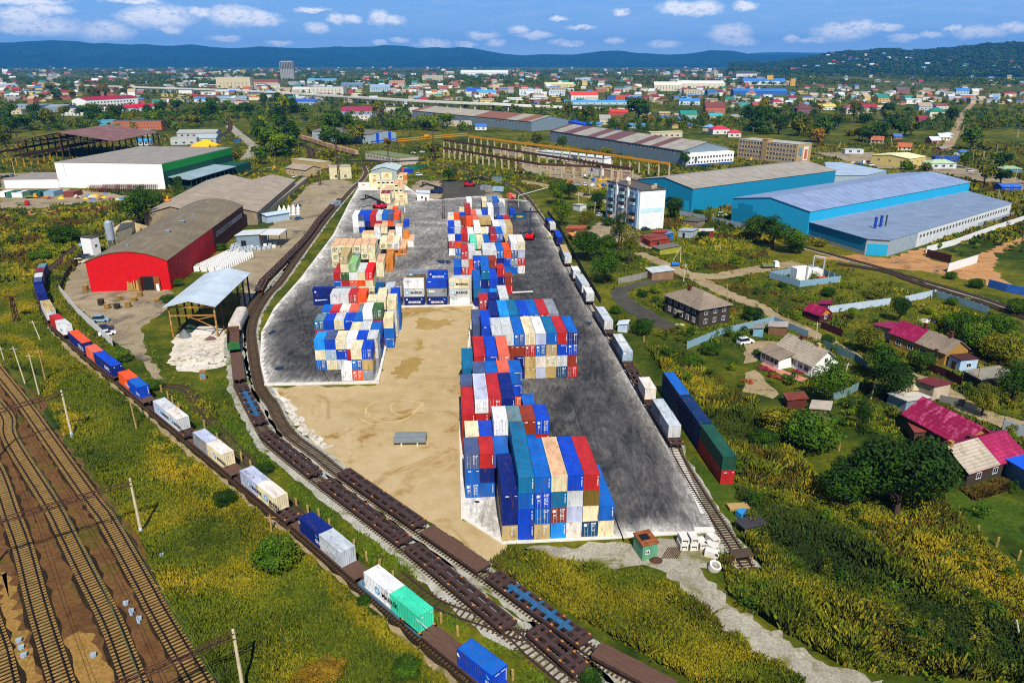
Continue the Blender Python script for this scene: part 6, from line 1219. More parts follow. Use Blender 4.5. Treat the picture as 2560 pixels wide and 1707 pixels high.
# ---------------------------------------------------------------- larger buildings of the town
TOWN = [('A',20,240,775,725,.9,'#8a9aa4','#8c98a0','flat','blue-grey shed west of the red-roofed school'),('A',235,415,770,722,1,'#7a8c98','#808c94','gx','grey shed next to the red-roofed school'),('A',0,130,785,752,.6,'#c8b48c','#b09c78','flat','low beige store at the edge beyond the woods'),('A',388,588,795,752,.5,'#e0dcd0','#b8b4a8','flat','low white store in front of the red-roofed school'),('A',1465,1700,605,530,.3,'#d0be94','#a8987a','flat','long cream apartment block beyond the overpass'),('A',1180,1460,552,532,.3,'#d4ccb4','#c8c0a8','flat','far pale terrace left of the cream apartments'),('A',1690,1890,592,545,.4,'#b89a78','#7a3030','gx','apartment block with dark red roof beside the cream ones'),
('A',2090,2290,575,540,.3,'#c8d0c0','#4a90b8','gx','pale terrace with blue roof beside the unfinished tower'),('A',1315,1440,702,668,.8,'#d8dcd8','#2a78c4','gx','workshop with blue roof before the overpass'),('A',1470,1668,702,662,.8,'#a8b8c4','#8098ac','gx','grey-blue workshop before the overpass'),('A',1968,2148,722,682,.8,'#98aab4','#1a50b4','gx','shed with bright blue roof under the overpass'),('A',1990,2115,642,598,.6,'#dcdad2','#c8c4ba','gx','white gabled works beyond the overpass'),('A',2110,2340,650,598,.5,'#d4cdb8','#8a94a0','flat','long pale works with grey roof beyond the overpass'),('A',210,270,853,830,.8,'#b0a080','#8a7c68','gx','lone tan hut in the woods'),('A',670,770,880,828,1,'#48a0b8','#2c98c0','flat','turquoise lean-to beside the orange brick works'),('A',1195,1455,945,898,.6,'#b4b4ac','#a0a098','gx','grey ridged store behind the white warehouse'),('A',1160,1330,995,950,.6,'#b8bcb8','#a8aeb0','flat','grey flat store behind the white warehouse'),('A',1335,1470,985,925,.7,'#a8b0b0','#9ca8ac','gx','silver tent store behind the yellow tarpaulin'),('A',930,1020,998,955,.7,'#d8dcdc','#2080b8','gx','white kiosk with blue roof behind the white warehouse'),('A',890,1020,935,893,.5,'#b8a888','#908068','flat','low tan ruin behind the rusty shed'),
('B',820,1150,522,482,.3,'#e4e6e4','#dcdee0','gx','long white hall far across town'),('B',200,338,632,580,.5,'#a8c0cc','#7a98b0','gx','blue-grey works beyond the overpass middle'),('B',0,152,605,568,.5,'#6a7c88','#5c7890','gx','dark grey works beyond the overpass'),('B',330,438,602,552,.6,'#c8b898','#9a7058','gx','beige villa block beside the red chimney'),('B',560,702,572,518,.5,'#b8a890','#c8ccc8','flat','brown block with pale roof far across town'),('B',862,962,658,606,.7,'#e0d090','#1c44a8','gx','yellow shop with dark blue roof'),('B',930,1066,664,618,.7,'#e4dcb8','#3a98d8','gx','cream shop with sky blue roof'),('B',1225,1386,652,614,.6,'#e0e2e2','#b8bcc0','flat','white two-storey block in the town centre'),('B',1430,1540,658,616,.6,'#c8d0d4','#6a9cc8','flat','white block with pale silo in town'),('B',1580,1772,690,630,.5,'#e4e0d8','#d83420','gx','white hall with orange-red roof'),('B',1886,1972,690,655,.7,'#c84824','#c84424','flat','orange block beside the blue market roof'),('B',1826,1884,690,656,.7,'#1c4ca0','#1c4ca0','flat','dark blue block beside the orange one'),('B',1540,2010,722,692,.12,'#a8c8dc','#3a90cc','gx','very long low hall with sky blue roof'),('B',1402,1602,602,566,.5,'#d8cc88','#d4cc94','gx','yellow hall farther across town'),
('B',1610,1715,565,535,.5,'#a8b0b8','#98a4b0','gx','grey gabled works farther across town'),('B',1720,1830,568,536,.5,'#6a4438','#4a3c34','flat','dark brick block farther across town'),('B',2155,2340,625,562,.4,'#dcd2b4','#d4ccb8','gx','wide cream hall beside the market'),('B',1838,1970,795,752,.8,'#b82c20','#c83020','gx','red walled shop beyond the pale long hall'),('B',1776,1850,855,790,.9,'#c8bc9c','#94908a','gx','tall beige gabled house beyond the blue lean-to'),('B',1700,1792,868,842,.9,'#7aa4b8','#2478c0','gx','low blue-roofed sheds beyond the blue lean-to'),('B',1960,2092,880,850,.7,'#9ab0bc','#2c84c4','gx','low sky-blue roof in the allotments'),('B',712,900,868,838,.5,'#b8a48c','#c8beb0','flat','low row of brown garages before the pale long hall'),('B',925,1002,892,852,.7,'#e4e4e0','#1c60c0','gx','small white kiosk with blue roof before the pale long hall'),('B',0,278,805,738,.5,'#8494a8','#8c1c3c','gx','grey shed with dark maroon roof before the overpass'),('B',280,535,790,742,.4,'#c4b494','#b4aa98','gx','long cream works beside the maroon-roofed shed'),('B',0,200,835,795,.3,'#dcd4c0','#d0ccc4','flat','low white wall building before the maroon-roofed shed'),('B',2130,2350,945,905,.3,'#c8c0a0','#d8c884','mono','long yellow sheet roof behind the banded hall'),
('C',0,322,608,556,.35,'#dcd0b4','#dcd8cc','gx','huge cream market hall in the town'),('C',392,532,535,488,.5,'#e8e6e2','#3c3a3c','gx','white apartments with black roofs'),('C',450,742,584,540,.25,'#d8dee0','#2c6cb8','gx','white and blue mall beside the yellow towers'),('C',592,634,582,517,1,'#e0a020','#d89c28','flat','tall yellow tower of the mall'),('C',755,788,590,541,1,'#e0a020','#d89c28','flat','lower yellow tower of the mall'),('C',386,756,656,612,.22,'#1c58a0','#1c64b4','gx','long dark blue market hall'),('C',467,506,418,374,.6,'#d0d0cc','#b8b8b4','flat','left pale high-rise on the skyline'),('C',530,566,418,370,.6,'#d4d2cc','#b8b8b4','flat','right pale high-rise on the skyline'),('C',85,260,446,422,.3,'#e6e6e4','#c8c8c4','flat','long white slab block near the skyline'),('C',765,832,508,466,.8,'#c05c48','#a84838','gx','salmon-red block on the far slope'),('C',30,142,658,616,.6,'#c8b498','#b0a490','flat','beige block beside the market'),('C',190,295,655,615,.5,'#5a7c98','#2458a4','gx','shop with blue roof beside the market'),('C',0,140,720,676,.5,'#c8d4dc','#3478c0','gx','long blue-roofed stalls beyond the villas'),
('C',1717,1822,815,738,.8,'#e4dcc0','#0c6c58','hip','cream villa with dark green hip roof by the hill road'),('C',806,930,785,718,.8,'#7a3c44','#5a2c30','hip','dark maroon brick villa'),('C',1140,1236,782,716,.8,'#c8b8a4','#8c4048','hip','beige villa with dull maroon roof'),('C',1260,1360,775,716,.7,'#d0c4b4','#90182c','gx','pale villa with deep red roof'),('C',1356,1440,702,650,.8,'#c89c48','#0c7868','gx','ochre house with teal roof slope'),('C',1540,1612,692,655,.8,'#e0dccc','#0c8068','gx','white house with green roof'),('C',1490,1576,648,598,.8,'#8c4c44','#4c4c54','gx','red brick house with grey roof'),('C',1900,1985,648,606,.8,'#b8c8d0','#2474c4','gx','pale house with blue roof'),('C',180,312,785,706,.8,'#b85c3c','#6c2c28','gx','orange brick villa with twin dark gables'),('C',500,602,782,700,.8,'#d07848','#8c3c34','gx','salmon brick villa with brown roof'),('C',228,346,922,864,.8,'#e0dcd4','#c41c38','hip','white house with bright red roof behind the office block'),('C',334,420,942,890,.8,'#d8d4cc','#d01c34','hip','small house with scarlet pyramid roof'),('C',640,712,730,678,.9,'#dcc8b8','#a01c38','hip','pink house with crimson hip roof'),('C',10,120,820,762,.8,'#8cb8b0','#0c7c68','gx','house with emerald roof beside the allotments'),('C',205,300,825,778,.7,'#c0b490','#18a0a8','gx','house with turquoise roof beside the allotments'),('C',1640,1730,770,705,.8,'#b8c0c4','#9c8c78','gx','grey house with slate roof by the hill road'),('C',1755,1850,750,712,.8,'#d8d0c4','#7c3434','gx','pale house with brown-red roof by the hill road'),('C',1636,1700,845,796,.8,'#a83040','#80182c','gx','maroon gabled summer house'),('C',410,480,760,706,.8,'#c8d4d4','#208070','gx','pale house with dull green gable roof'),('C',960,1075,755,716,.7,'#dcdccc','#d8c048','gx','white house with yellow gable'),('C',1140,1262,1055,1028,.4,'#ccd4d8','#c8d0d4','flat','row of white sheet panels store by the depot road'),
('G',1540,1760,470,400,.6,'#c8d4d8','#a8c090','hip','white kiosk with pale green hip roof beside the yellow hall'),('G',1585,1770,405,372,.4,'#1038a0','#1040b0','flat','dark blue covered stall row behind the yellow hall'),('G',2130,2287,500,450,.6,'#2874b0','#88a878','hip','blue kiosk with green roof'),('G',2120,2287,648,600,.6,'#1848b0','#1850c0','gx','shed with vivid blue roof at the clay road')]
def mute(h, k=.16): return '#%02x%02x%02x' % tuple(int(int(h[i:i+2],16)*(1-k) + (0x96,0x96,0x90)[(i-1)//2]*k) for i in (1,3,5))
for v, xl, xr, yb, yt, df, wc, rc, kd, lab in TOWN:
    A_, B_, h = facade(v, xl, xr, yb, yt); h = max(3.0, h); w = B_[0]-A_[0]; yaw = random.uniform(-.25,.25) if w < 60 else 0
    c_ = ((A_[0]+B_[0])/2, A_[1]+w*.2); A_ = (c_[0]-w/2*math.cos(yaw), c_[1]-w/2*math.sin(yaw)); B_ = (c_[0]+w/2*math.cos(yaw), c_[1]+w/2*math.sin(yaw)); k = lab.split()
    nm = 'building'
    for q_ in ('villa','house','shed','hall','block','store','kiosk','tower','works','workshop','shop','terrace','hut'):
        if q_ in k: nm = q_; break
    he = h*.62 if kd in ('gx','hip') else h*.85 if kd == 'mono' else h; nw = int(np.clip(w/6, 2, 8)); rows = int(np.clip(he/3.4, 1, 5))
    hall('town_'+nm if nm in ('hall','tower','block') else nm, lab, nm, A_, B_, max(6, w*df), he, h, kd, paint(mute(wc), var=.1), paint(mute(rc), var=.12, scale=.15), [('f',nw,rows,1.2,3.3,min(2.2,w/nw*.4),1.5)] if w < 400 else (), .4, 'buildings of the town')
# random small houses of the suburbs
HP = {}
def small_house(kind):
    if kind not in HP:
        w, d, h, hr = {'gable':(10,8,3.2,6.2),'hip':(10,9,4.4,7),'low':(13,7,3,4.6),'tall':(9,9,6,9)}[kind]; b = MB(); b.quad((-w/2,-d/2,0),(w/2,-d/2,0),(w/2,-d/2,h),(-w/2,-d/2,h)); b.quad((w/2,d/2,0),(-w/2,d/2,0),(-w/2,d/2,h),(w/2,d/2,h))
        for s in (-1,1): b.add([(s*w/2,-s*-d/2*-1,0),(s*w/2,s*d/2,0),(s*w/2,s*d/2,h),(s*w/2,-s*d/2,h)] + ([(s*w/2,0,hr-.1)] if kind != 'hip' else []), [(0,1,2,3)] + ([(3,2,4)] if kind != 'hip' else []))
        for i in range(3): b.box(-w/2+1+i*(w-3.2)/2,-w/2+2.2+i*(w-3.2)/2,-d/2-.04,-d/2+.01,1,2.3,1)
        wm = b.mesh('house'); wm.materials.append(None); wm.materials.append(M_GLASS); rb = MB(); o = .6
        if kind == 'hip': rb.add([(-w/2-o,-d/2-o,h-.2),(w/2+o,-d/2-o,h-.2),(w/2+o,d/2+o,h-.2),(-w/2-o,d/2+o,h-.2),(-w/2+d/2,0,hr),(w/2-d/2,0,hr)],[(0,1,5,4),(1,2,5),(2,3,4,5),(3,0,4),(3,2,1,0)])
        else: rb.add([(-w/2-o,-d/2-o,h-.4),(w/2+o,-d/2-o,h-.4),(w/2+o,0,hr),(-w/2-o,0,hr),(w/2+o,d/2+o,h-.4),(-w/2-o,d/2+o,h-.4)],[(0,1,2,3),(3,2,4,5)])
        rm = rb.mesh('roof'); rm.materials.append(None); HP[kind] = (wm, rm)
    return HP[kind]
RC = [('slate grey','#8a8078'),('slate grey','#988c7c'),('tan','#b09878'),('teal','#2a7468'),('blue','#3a68a8'),('red','#a03038'),('maroon','#7c2838'),('brown','#6e4434'),('pale grey','#c4c8c8'),('pale grey','#b4bcc0'),('sky blue','#6a9cbc'),('orange-brown','#a85c3c')]
WC = [('white','#e0ded6'),('cream','#d4c8a8'),('beige','#b8a484'),('brick','#a8644c'),('grey','#a8acac'),('yellow','#d0b870')]
HOUSES = []; LMK = [(o['label'], o.location.x, o.location.y) for o in TH if o.get('category') in ('hall','block','villa','building','apartment block','office block','bridge','tower','tower block','shed','works','shop') and o.location.y > 380]
REG = [([(0,178),(340,172),(700,180),(850,178),(850,215),(330,215),(140,245),(0,260)],58),([(850,165),(1700,162),(1700,205),(1330,235),(860,240)],66),([(1700,160),(2080,150),(2200,165),(2560,175),(2560,215),(1700,215)],52),([(1700,225),(2050,218),(2340,225),(2420,262),(2240,282),(1750,275)],52),([(2300,205),(2560,200),(2560,262),(2440,262)],14),([(1560,285),(1700,285),(1790,330),(1620,320)],10),([(2050,335),(2380,335),(2500,420),(2300,400),(2100,360)],8)]
tries = 0
for poly, n in REG:
    xs = [p[0] for p in poly]; ys = [p[1] for p in poly]; k = 0; guard = 0
    while k < n and guard < 6000:
        guard += 1; px, py = random.uniform(min(xs),max(xs)), random.uniform(min(ys),max(ys))
        if not inpoly(np.array([px]), np.array([py]), poly)[0] or py < 161: continue
        p = W('X', px*.91875, py*.91875)
        if p[1] > 7000 or any(abs(p[0]-h[0]) < 13 + p[1]*.006 and abs(p[1]-h[1]) < 14 + p[1]*.02 for h in HOUSES) or any(abs(p[0]-x) < 30 and abs(p[1]-y) < 60 for _, x, y in LMK): continue
        kind = random.choice(('gable','gable','hip','low','tall' if py < 230 else 'gable')); (rn, rc), (wn, wc) = random.choice(RC), random.choice(WC); s = random.uniform(.75,1.15) * (1 + min(1.1, max(0, p[1]-1000)/2900))
        best_ = min(LMK, key=lambda q: abs(q[1]-p[0]) + abs(q[2]-p[1])*.5); rel = 'beyond' if p[1] > best_[2]+40 else 'in front of' if p[1] < best_[2]-40 else 'beside'; lw = best_[0].split(); 
        if len(lw) > 6: lw = lw[:6]
        while lw and lw[-1] in ('with','and','the','of','in','on','beyond','by','beside','before','behind','far','across'): lw.pop()
        wm, rm = small_house(kind); o = ob('house', wm, None, (p[0], p[1], .0), random.uniform(-.7,.7)); om(o, paint(wc, var=.1)); q = ob('roof', rm, o); om(q, paint(rc, var=.15, scale=.3)); o.scale = (s,s,s)
        sz = {'gable':'small','hip':'hip-roofed','low':'low','tall':'tall'}[kind]; tag(o, ' '.join(f"{sz} {wn} house, {rn} roof, {rel} the {' '.join(lw)}".split()[:16]), 'house', 'small houses of the suburbs'); HOUSES.append((p[0],p[1])); k += 1
# beyond the three hundred largest the roofs read as one mass
def roofs_mass(n, y0, y1, seed):
    g = np.random.default_rng(seed); fb_ = {}
    for _ in range(n):
        px, py = g.uniform(-60, 2620), g.uniform(y0, y1); p = W('X', px*.91875, py*.91875); s = g.uniform(.8, 1.3)*(1+min(1.6, max(0, p[1]-900)/2400)); w, d, h, hr = [q*s for q in ((10,8,3.2,6),(13,7,3,4.6),(18,10,5,6),(9,9,6,9))[g.integers(0, 4)]]
        if p[1] < 1500 and any(abs(p[0]-hx) < 14 and abs(p[1]-hy) < 18 for hx, hy in HOUSES): continue
        if any(abs((p[0]-c_)*math.cos(a_)+(p[1]-e_)*math.sin(a_)) < w_/2+9 and -9 < -(p[0]-c_)*math.sin(a_)+(p[1]-e_)*math.cos(a_) < d_+9 for c_, e_, a_, w_, d_ in FOOT): continue
        if px > 1900 and p[1] > 1900: continue
        a = g.uniform(-.8, .8); c, q_ = math.cos(a), math.sin(a); T = lambda x, y, z: (p[0]+x*c-y*q_, p[1]+x*q_+y*c, z)
        wc, rc = WC[g.integers(0, len(WC))][1], RC[[0,1,2,8,9,0,1,8,9,3,4,5,6,7,10,11][g.integers(0, 16)]][1]
        b = fb_.setdefault(wc, MB()); v8 = [T(x,y,z) for z in (0,h) for x,y in ((-w/2,-d/2),(w/2,-d/2),(w/2,d/2),(-w/2,d/2))] + [T(-w/2,0,hr-.1), T(w/2,0,hr-.1)]; b.add(v8, [(0,1,5,4),(1,2,6,5),(2,3,7,6),(3,0,4,7),(4,8,7),(5,6,9)])
        b = fb_.setdefault(rc, MB()); o = .5; b.add([T(-w/2-o,-d/2-o,h-.3),T(w/2+o,-d/2-o,h-.3),T(w/2+o,0,hr),T(-w/2-o,0,hr),T(w/2+o,d/2+o,h-.3),T(-w/2-o,d/2+o,h-.3)], [(0,1,2,3),(3,2,4,5)]); HOUSES.append((p[0],p[1]))
    m = MB(); ms = []
    for k_, b in fb_.items(): m.add(b.v, b.f, len(ms)); ms.append(paint(k_, var=.12))
    tag(m.build('distant_houses', ms), 'sea of small distant houses spread across the town', 'houses', None, 'stuff')
roofs_mass(900, 161, 262, 41)
# ---------------------------------------------------------------- trees, shrubs, weeds
LEAF = {k: leafmat('leaves_'+k, *c) for k, c in dict(green=('#2a480a','#466610','#6a7816'), dark=('#1e360a','#30500c','#4c6414'), olive=('#4a540e','#6a6c16','#8a7e1c'), lime=('#42600a','#6a7e12','#92901c'), rust=('#6e5a12','#8e6c1a','#a87820')).items()}
BARK = mat('bark', '#4a3c2c', .95, .3, 2)
def crown_quads(rx, rz, lobes, per, size, seed, low=.0, flat=.7):
    g = np.random.default_rng(seed); out = []
    for i in range(lobes):
        while True:
            c = g.uniform(-1, 1, 3)
            if (c**2).sum() < 1 and c[2] > -.75: break
        c = c*.72; lr = g.uniform(.3, .52); n = int(per*(lr/.4)**2); d = g.normal(size=(n, 3)); d /= np.linalg.norm(d, axis=1)[:, None]; d[:, 2] = np.where(d[:, 2] < -.5, -d[:, 2], d[:, 2])
        p = c + d*lr*g.uniform(.7, 1.08, (n, 1)); nr = d + g.normal(scale=.55, size=(n, 3)); nr /= np.linalg.norm(nr, axis=1)[:, None]
        a = np.cross(nr, g.normal(size=(n, 3))); a /= np.linalg.norm(a, axis=1)[:, None]; b = np.cross(nr, a); s = size*g.uniform(.55, 1.25, (n, 1))
        P_ = p*[rx, rx, rz] + [0, 0, rz*(1-low)]
        out.append(np.stack([P_-a*s-b*s*flat, P_+a*s-b*s*flat*.6, P_+a*s*.8+b*s*flat, P_-a*s*.7+b*s*flat*.9], 1))
    return np.concatenate(out)
def q2mesh(name, Q, m):
    V_ = Q.reshape(-1, 3); return big(name, V_, np.arange(len(V_)).reshape(-1, 4), m)
TP = {}
def tree_proto(kind):
    """unit trees, 1 m crown radius scaled later"""
    if kind in TP: return TP[kind]
    spec = dict(broad=(1, .95, 26, 230, .042, 1), broad2=(1, 1.1, 30, 200, .042, 2), bush=(1, .62, 24, 190, .042, 3), tall=(1, 1.5, 28, 190, .05, 4), sparse=(1, 1.7, 15, 170, .05, 5), far=(1, 1.0, 16, 70, .1, 6), far2=(1, 1.2, 15, 66, .1, 7), farbush=(1, .6, 14, 60, .09, 8))[kind]
    Q = crown_quads(*spec[:5], spec[5]); base = 0.0 if 'bush' in kind else .42 if kind not in ('tall', 'sparse') else .5; Q[..., 2] += base - (.12 if 'bush' in kind else 0)
    cm_ = q2mesh('crown', Q, None); b = MB(); th = base + spec[1]*1.2; b.tube((0,0,-.05), (.02,.01,th*.6), .075, .05, 7); b.tube((.02,.01,th*.6), (.05,-.03,th), .05, .02, 6)
    for k in range(5): a = k*1.3; z = base*.8+.1*k; b.tube((.01,.01,z), (.45*math.cos(a), .45*math.sin(a), z+.45), .03, .01, 5)
    tm = b.mesh('trunk'); tm.materials.append(BARK); TP[kind] = (cm_, tm); return TP[kind]
NT = [0]
def tree(x, y, r, kind, leaf, label, group='trees', h=1.0, z=0):
    cm_, tm = tree_proto(kind); nm = 'shrub' if 'bush' in kind else 'tree'
    o = thing(nm, label, nm, (x, y, z), random.uniform(0, 6.28), group); o.scale = (r, r, r*h)
    om(ob('crown', cm_, o), LEAF[leaf]); ob('trunk', tm, o); NT[0] += 1
    return o
TREES = [('O',840,640,7.6,'broad','dark',.85,'large dark tree below the pale slate roof'),('O',560,610,4.2,'tall','dark',.7,'dark side tree leaning from the large dark one'),('O',1010,560,4.6,'broad2','green',.8,'green tree between large dark tree and lean-to'),('O',700,470,4,'broad2','dark',.9,'dark tree at the upper flank of the large one'),
 ('O',370,270,5.8,'bush','green',1.15,'wide rounded green bush by the slate garden shed'),('O',200,200,5,'bush','olive',1.1,'yellowish bush beside the wide rounded one'),('O',110,260,3.2,'bush','green',1,'small green bush at the weed edge'),('O',650,165,1.6,'tall','dark',1.2,'small dark conifer on the garden lawn'),
 ('K',665,1230,4.3,'broad2','green',1,'tall dense green tree in front of the white house'),('K',1200,1180,4.4,'broad','dark',.95,'dark garden tree above the patched roof shed'),('K',1110,1020,4.2,'broad2','green',.9,'garden tree beside the leaning pale stake'),('K',1262,540,2.7,'tall','dark',.9,'round dark tree splitting the pale fence'),('K',1415,950,3.3,'broad','dark',.8,'dark tree at the maroon yard fence'),('K',1000,800,3.6,'broad2','olive',.85,'olive tree between white house and brick house'),('K',880,520,1.7,'broad','lime',1,'small lime tree inside the pale fence'),
 ('K',1760,650,5,'bush','green',1.2,'big bushy clump behind the brick house, upper'),('K',1900,760,5.4,'bush','green',1.2,'big bushy clump behind the brick house, lower'),('K',2080,860,5.2,'bush','olive',1.2,'olive bush mass by the white off-roader'),('K',1640,560,3.6,'bush','lime',1,'lime bush on the meadow corner'),('K',2060,640,4.6,'bush','green',1.1,'green bush mass near the railway'),('K',2230,470,3.6,'bush','dark',1.1,'dark bush beside the rails and dark wagons'),('K',1940,1300,3.2,'broad','olive',.8,'olive tree beside the striped maroon roof'),('K',2180,1190,4.4,'broad2','dark',.8,'dark tree over the sagging shed'),('K',2280,1120,3.6,'broad','dark',.9,'dark tree at the frame edge by the lane'),('K',2010,1180,3.4,'bush','olive',1.1,'olive lane-side bush before the sagging shed'),('K',60,520,3.4,'bush','dark',1.1,'dark bush by the village footpath'),('K',110,810,1.4,'bush','green',1,'garden bush at the veranda corner'),('K',345,1020,1.4,'bush','green',1.1,'clipped bush on the paved path'),('K',680,720,2.1,'bush','dark',1.1,'dark bush beside the sheet fence and path'),('K',760,780,1.8,'bush','green',1,'green bush behind the white gable'),('K',690,330,2.6,'bush','dark',1,'dark round bush on the weedy meadow'),('K',1060,350,3,'bush','olive',.9,'olive round bush on the weedy meadow'),('K',310,255,1.6,'bush','dark',1,'dark bush below the pump station fence'),('K',1690,190,2.2,'bush','green',1.1,'bush at the short white panel fence'),('K',1900,260,2.8,'bush','green',1,'bush between white panel and blue fence'),('K',1700,400,2,'bush','green',1.1,'bush along the blue-grey garden fence'),('K',2150,760,4,'bush','green',1,'green bush right of the olive mass'),('K',1500,470,2.2,'bush','lime',.9,'lime shrub on the fenced meadow'),
 ('F',545,1215,6,'broad','dark',.85,'dark round tree, leftmost of the lane clump'),('F',690,1400,5.6,'broad2','green',.8,'green broad tree nearest the concrete wall'),('F',690,1190,4.4,'broad','green',.9,'green tree inside the lane clump'),('F',890,1250,4.2,'sparse','olive',1.0,'tall sparse birch-like tree beside the garages'),('F',800,1130,3.8,'sparse','dark',1.1,'tall dark sparse tree in the lane clump'),('F',340,930,5.2,'broad2','green',.95,'green tree at the dark siding fence'),('F',300,760,5.4,'tall','green',.75,'tall green tree beside the rails and slab end'),('F',400,720,4.6,'broad','dark',.9,'dark tree behind the tall one by the slab end'),('F',530,960,4.4,'broad2','olive',.8,'olive tree behind the rust-roofed garages'),('F',640,800,4.4,'broad','dark',.9,'dark tree behind the apartment block balconies'),('F',1245,880,5,'tall','dark',.7,'dark tree at the bright end wall of the apartments'),('F',720,930,3.2,'bush','dark',1,'dark bush before the balconies'),('F',830,900,2.6,'bush','dark',1,'bush at the apartment entrance'),('F',1755,1250,2.7,'bush','green',1.2,'lone round bush on the goal meadow'),('F',1490,1040,3,'bush','dark',1.1,'dark bush by the dark red garage'),
 ('F',1920,1050,6,'broad','dark',.8,'dark tree first of the clump before the cyan hall'),('F',2060,1110,6.4,'broad2','dark',.8,'dark tree middle of the clump before the cyan hall'),('F',2210,1150,6,'broad','green',.75,'green tree last of the clump before the cyan hall'),('G',420,1150,3.6,'bush','green',1,'green bush at the foot of the cyan hall corner'),('G',620,1100,2.6,'bush','olive',1,'olive bush along the teal annex wall'),('F',1450,860,3,'bush','green',1.2,'green bush before the grey concrete fence'),('F',1530,930,2,'sparse','olive',1,'thin tree by the concrete fence'),('F',1345,445,4,'sparse','dark',1.3,'dark pine before the white office front'),('F',1410,440,3.6,'sparse','dark',1.2,'second dark pine before the white office front'),('F',690,400,6,'broad','olive',.8,'olive tree in front of the banded hall'),('F',350,300,5,'broad2','dark',.8,'dark tree at the low white block'),('F',130,290,6,'broad','olive',.8,'olive tree at the near end of the low white block'),('F',560,380,3.6,'bush','dark',1,'dark bush beside the low white block'),
 ('J',1650,640,3.4,'bush','dark',1.2,'dark spreading bush by the asphalt drive'),('J',1500,560,2.4,'bush','olive',1.1,'olive bush above the pale metal hut'),('J',1440,470,2,'bush','green',1.1,'green bush beside the slab-side train'),('J',1760,300,2.2,'bush','lime',.8,'lime bush in the drive loop'),('J',2050,900,2.6,'bush','green',1,'green bush along the stake line'),('J',2200,800,3,'bush','dark',1,'dark bush at the garden beds'),('J',1650,330,2,'bush','dark',1,'small dark bush in the drive loop'),
 ('D',1150,950,7.6,'broad2','dark',.95,'big dark tree behind the arched hall'),('D',1260,800,5,'broad','green',.9,'green tree beside the big dark one'),('D',530,1070,6.6,'bush','dark',1.05,'dark rounded thicket left of the silo'),('D',340,1210,4.6,'bush','green',.8,'low green bush on the meadow below the thicket'),('D',1465,650,3.6,'sparse','dark',.9,'thin tree at the white warehouse canopy'),('D',1480,750,2.6,'sparse','green',1.2,'slim green tree behind the arched hall'),('D',1700,690,5,'bush','green',1,'bushes along the pale stakes'),('D',1930,430,5,'sparse','olive',1.1,'sparse tree beside the white track'),('D',1800,640,4.6,'bush','lime',.9,'lime bushes below the stake row'),('D',1370,790,4,'bush','olive',1,'olive bush above the arched roof'),('D',60,330,8,'broad','olive',1,'olive tree at the rusty shed crane beams'),('D',600,350,5,'bush','green',.8,'green bush under the rusty shed beams'),
 ('D',1640,1200,2.6,'bush','green',.9,'green bush along the red side wall, upper'),('D',1580,1290,2.6,'bush','dark',.9,'dark bush along the red side wall, middle'),('D',1450,1420,2.4,'bush','green',.9,'green bush along the red side wall, lower'),('D',1800,1130,2.8,'bush','green',.9,'green bush between workshop and brick wall'),('H',1370,380,2.4,'bush','dark',1,'dark bush by the timber stacks'),
 ('E',560,290,8,'broad','green',.9,'green tree beyond the long wagons'),('E',575,415,6,'broad','olive',.9,'olive tree behind the substation'),('E',790,250,8,'broad2','dark',.8,'dark tree before the striped hall'),('E',620,270,7,'sparse','dark',1,'slim dark tree left of the striped hall'),('E',1430,380,6.4,'sparse','olive',1,'tall sparse tree before the crane runway'),('E',1545,570,5.4,'tall','green',.8,'upright green tree on the scorched ground edge'),('E',1400,560,3.2,'bush','lime',1,'lime bush by the brick hut'),('E',1050,290,4,'sparse','rust',1,'bare rusty tree by the depot'),
 ('M',250,830,3.6,'bush','green',1.25,'round green bush alone beside the long train'),('M',800,1060,1.1,'bush','dark',1,'tiny dark bush beside the grey wagon'),('M',1080,1500,2.0,'bush','green',.9,'low green bush at the lower edge of the meadow'),('T2',930,1390,2.1,'bush','dark',1.2,'dark round bush near the rust-edged containers'),('T1',960,1080,2.8,'bush','green',1,'green bush by the end of the white panel fence'),('T1',1290,1370,2.2,'bush','green',1,'green bush behind the bright blue container'),('T2',800,600,1.8,'bush','green',.8,'green bush between the two train lines'),('T2',1380,1010,2,'bush','dark',.8,'dark bush beside the concrete stakes'),('M',450,1560,2,'bush','rust',.7,'brownish low bush at the frame bottom'),('T4',470,896,1.6,'bush','dark',1,'dark bush among the sidings at the frame bottom'),('M',560,1500,2.4,'bush','rust',.5,'brown dry weed clump in the meadow'),
 ('B',2040,840,17,'broad','dark',.9,'huge dark round tree beside the red walled shop'),('B',1560,820,9,'broad2','olive',1,'olive tree before the very long low hall'),('B',1690,830,9,'sparse','olive',1.1,'sparse tree beside the huge dark one'),('C',540,900,11,'broad','dark',.9,'dark tree left in the belt behind the office block'),('C',1850,850,9,'tall','dark',.8,'tall dark tree by the cream villa'),('C',1220,960,7,'broad','rust',.9,'golden autumn tree in the dark belt'),('C',940,1010,7,'broad','rust',.9,'rust-yellow tree at the office mural wall'),('G',1330,470,6,'bush','lime',1,'lime bushes in front of the yellow hall'),('G',1480,480,5,'bush','olive',1,'olive bushes beside the pale green roof'),('G',1800,460,5.4,'tall','green',.8,'green tree before the blue stalls'),('G',2080,470,7,'tall','dark',.8,'dark tree beside the blue kiosk'),('G',1960,580,5.4,'broad','olive',.8,'olive tree on the market ground'),('G',2090,590,5.4,'broad','dark',.8,'dark tree on the market ground'),('G',1850,270+40,9,'broad','green',.8,'green tree below the hill road'),('G',1960,310,8,'bush','olive',.9,'olive bush below the hill road')]
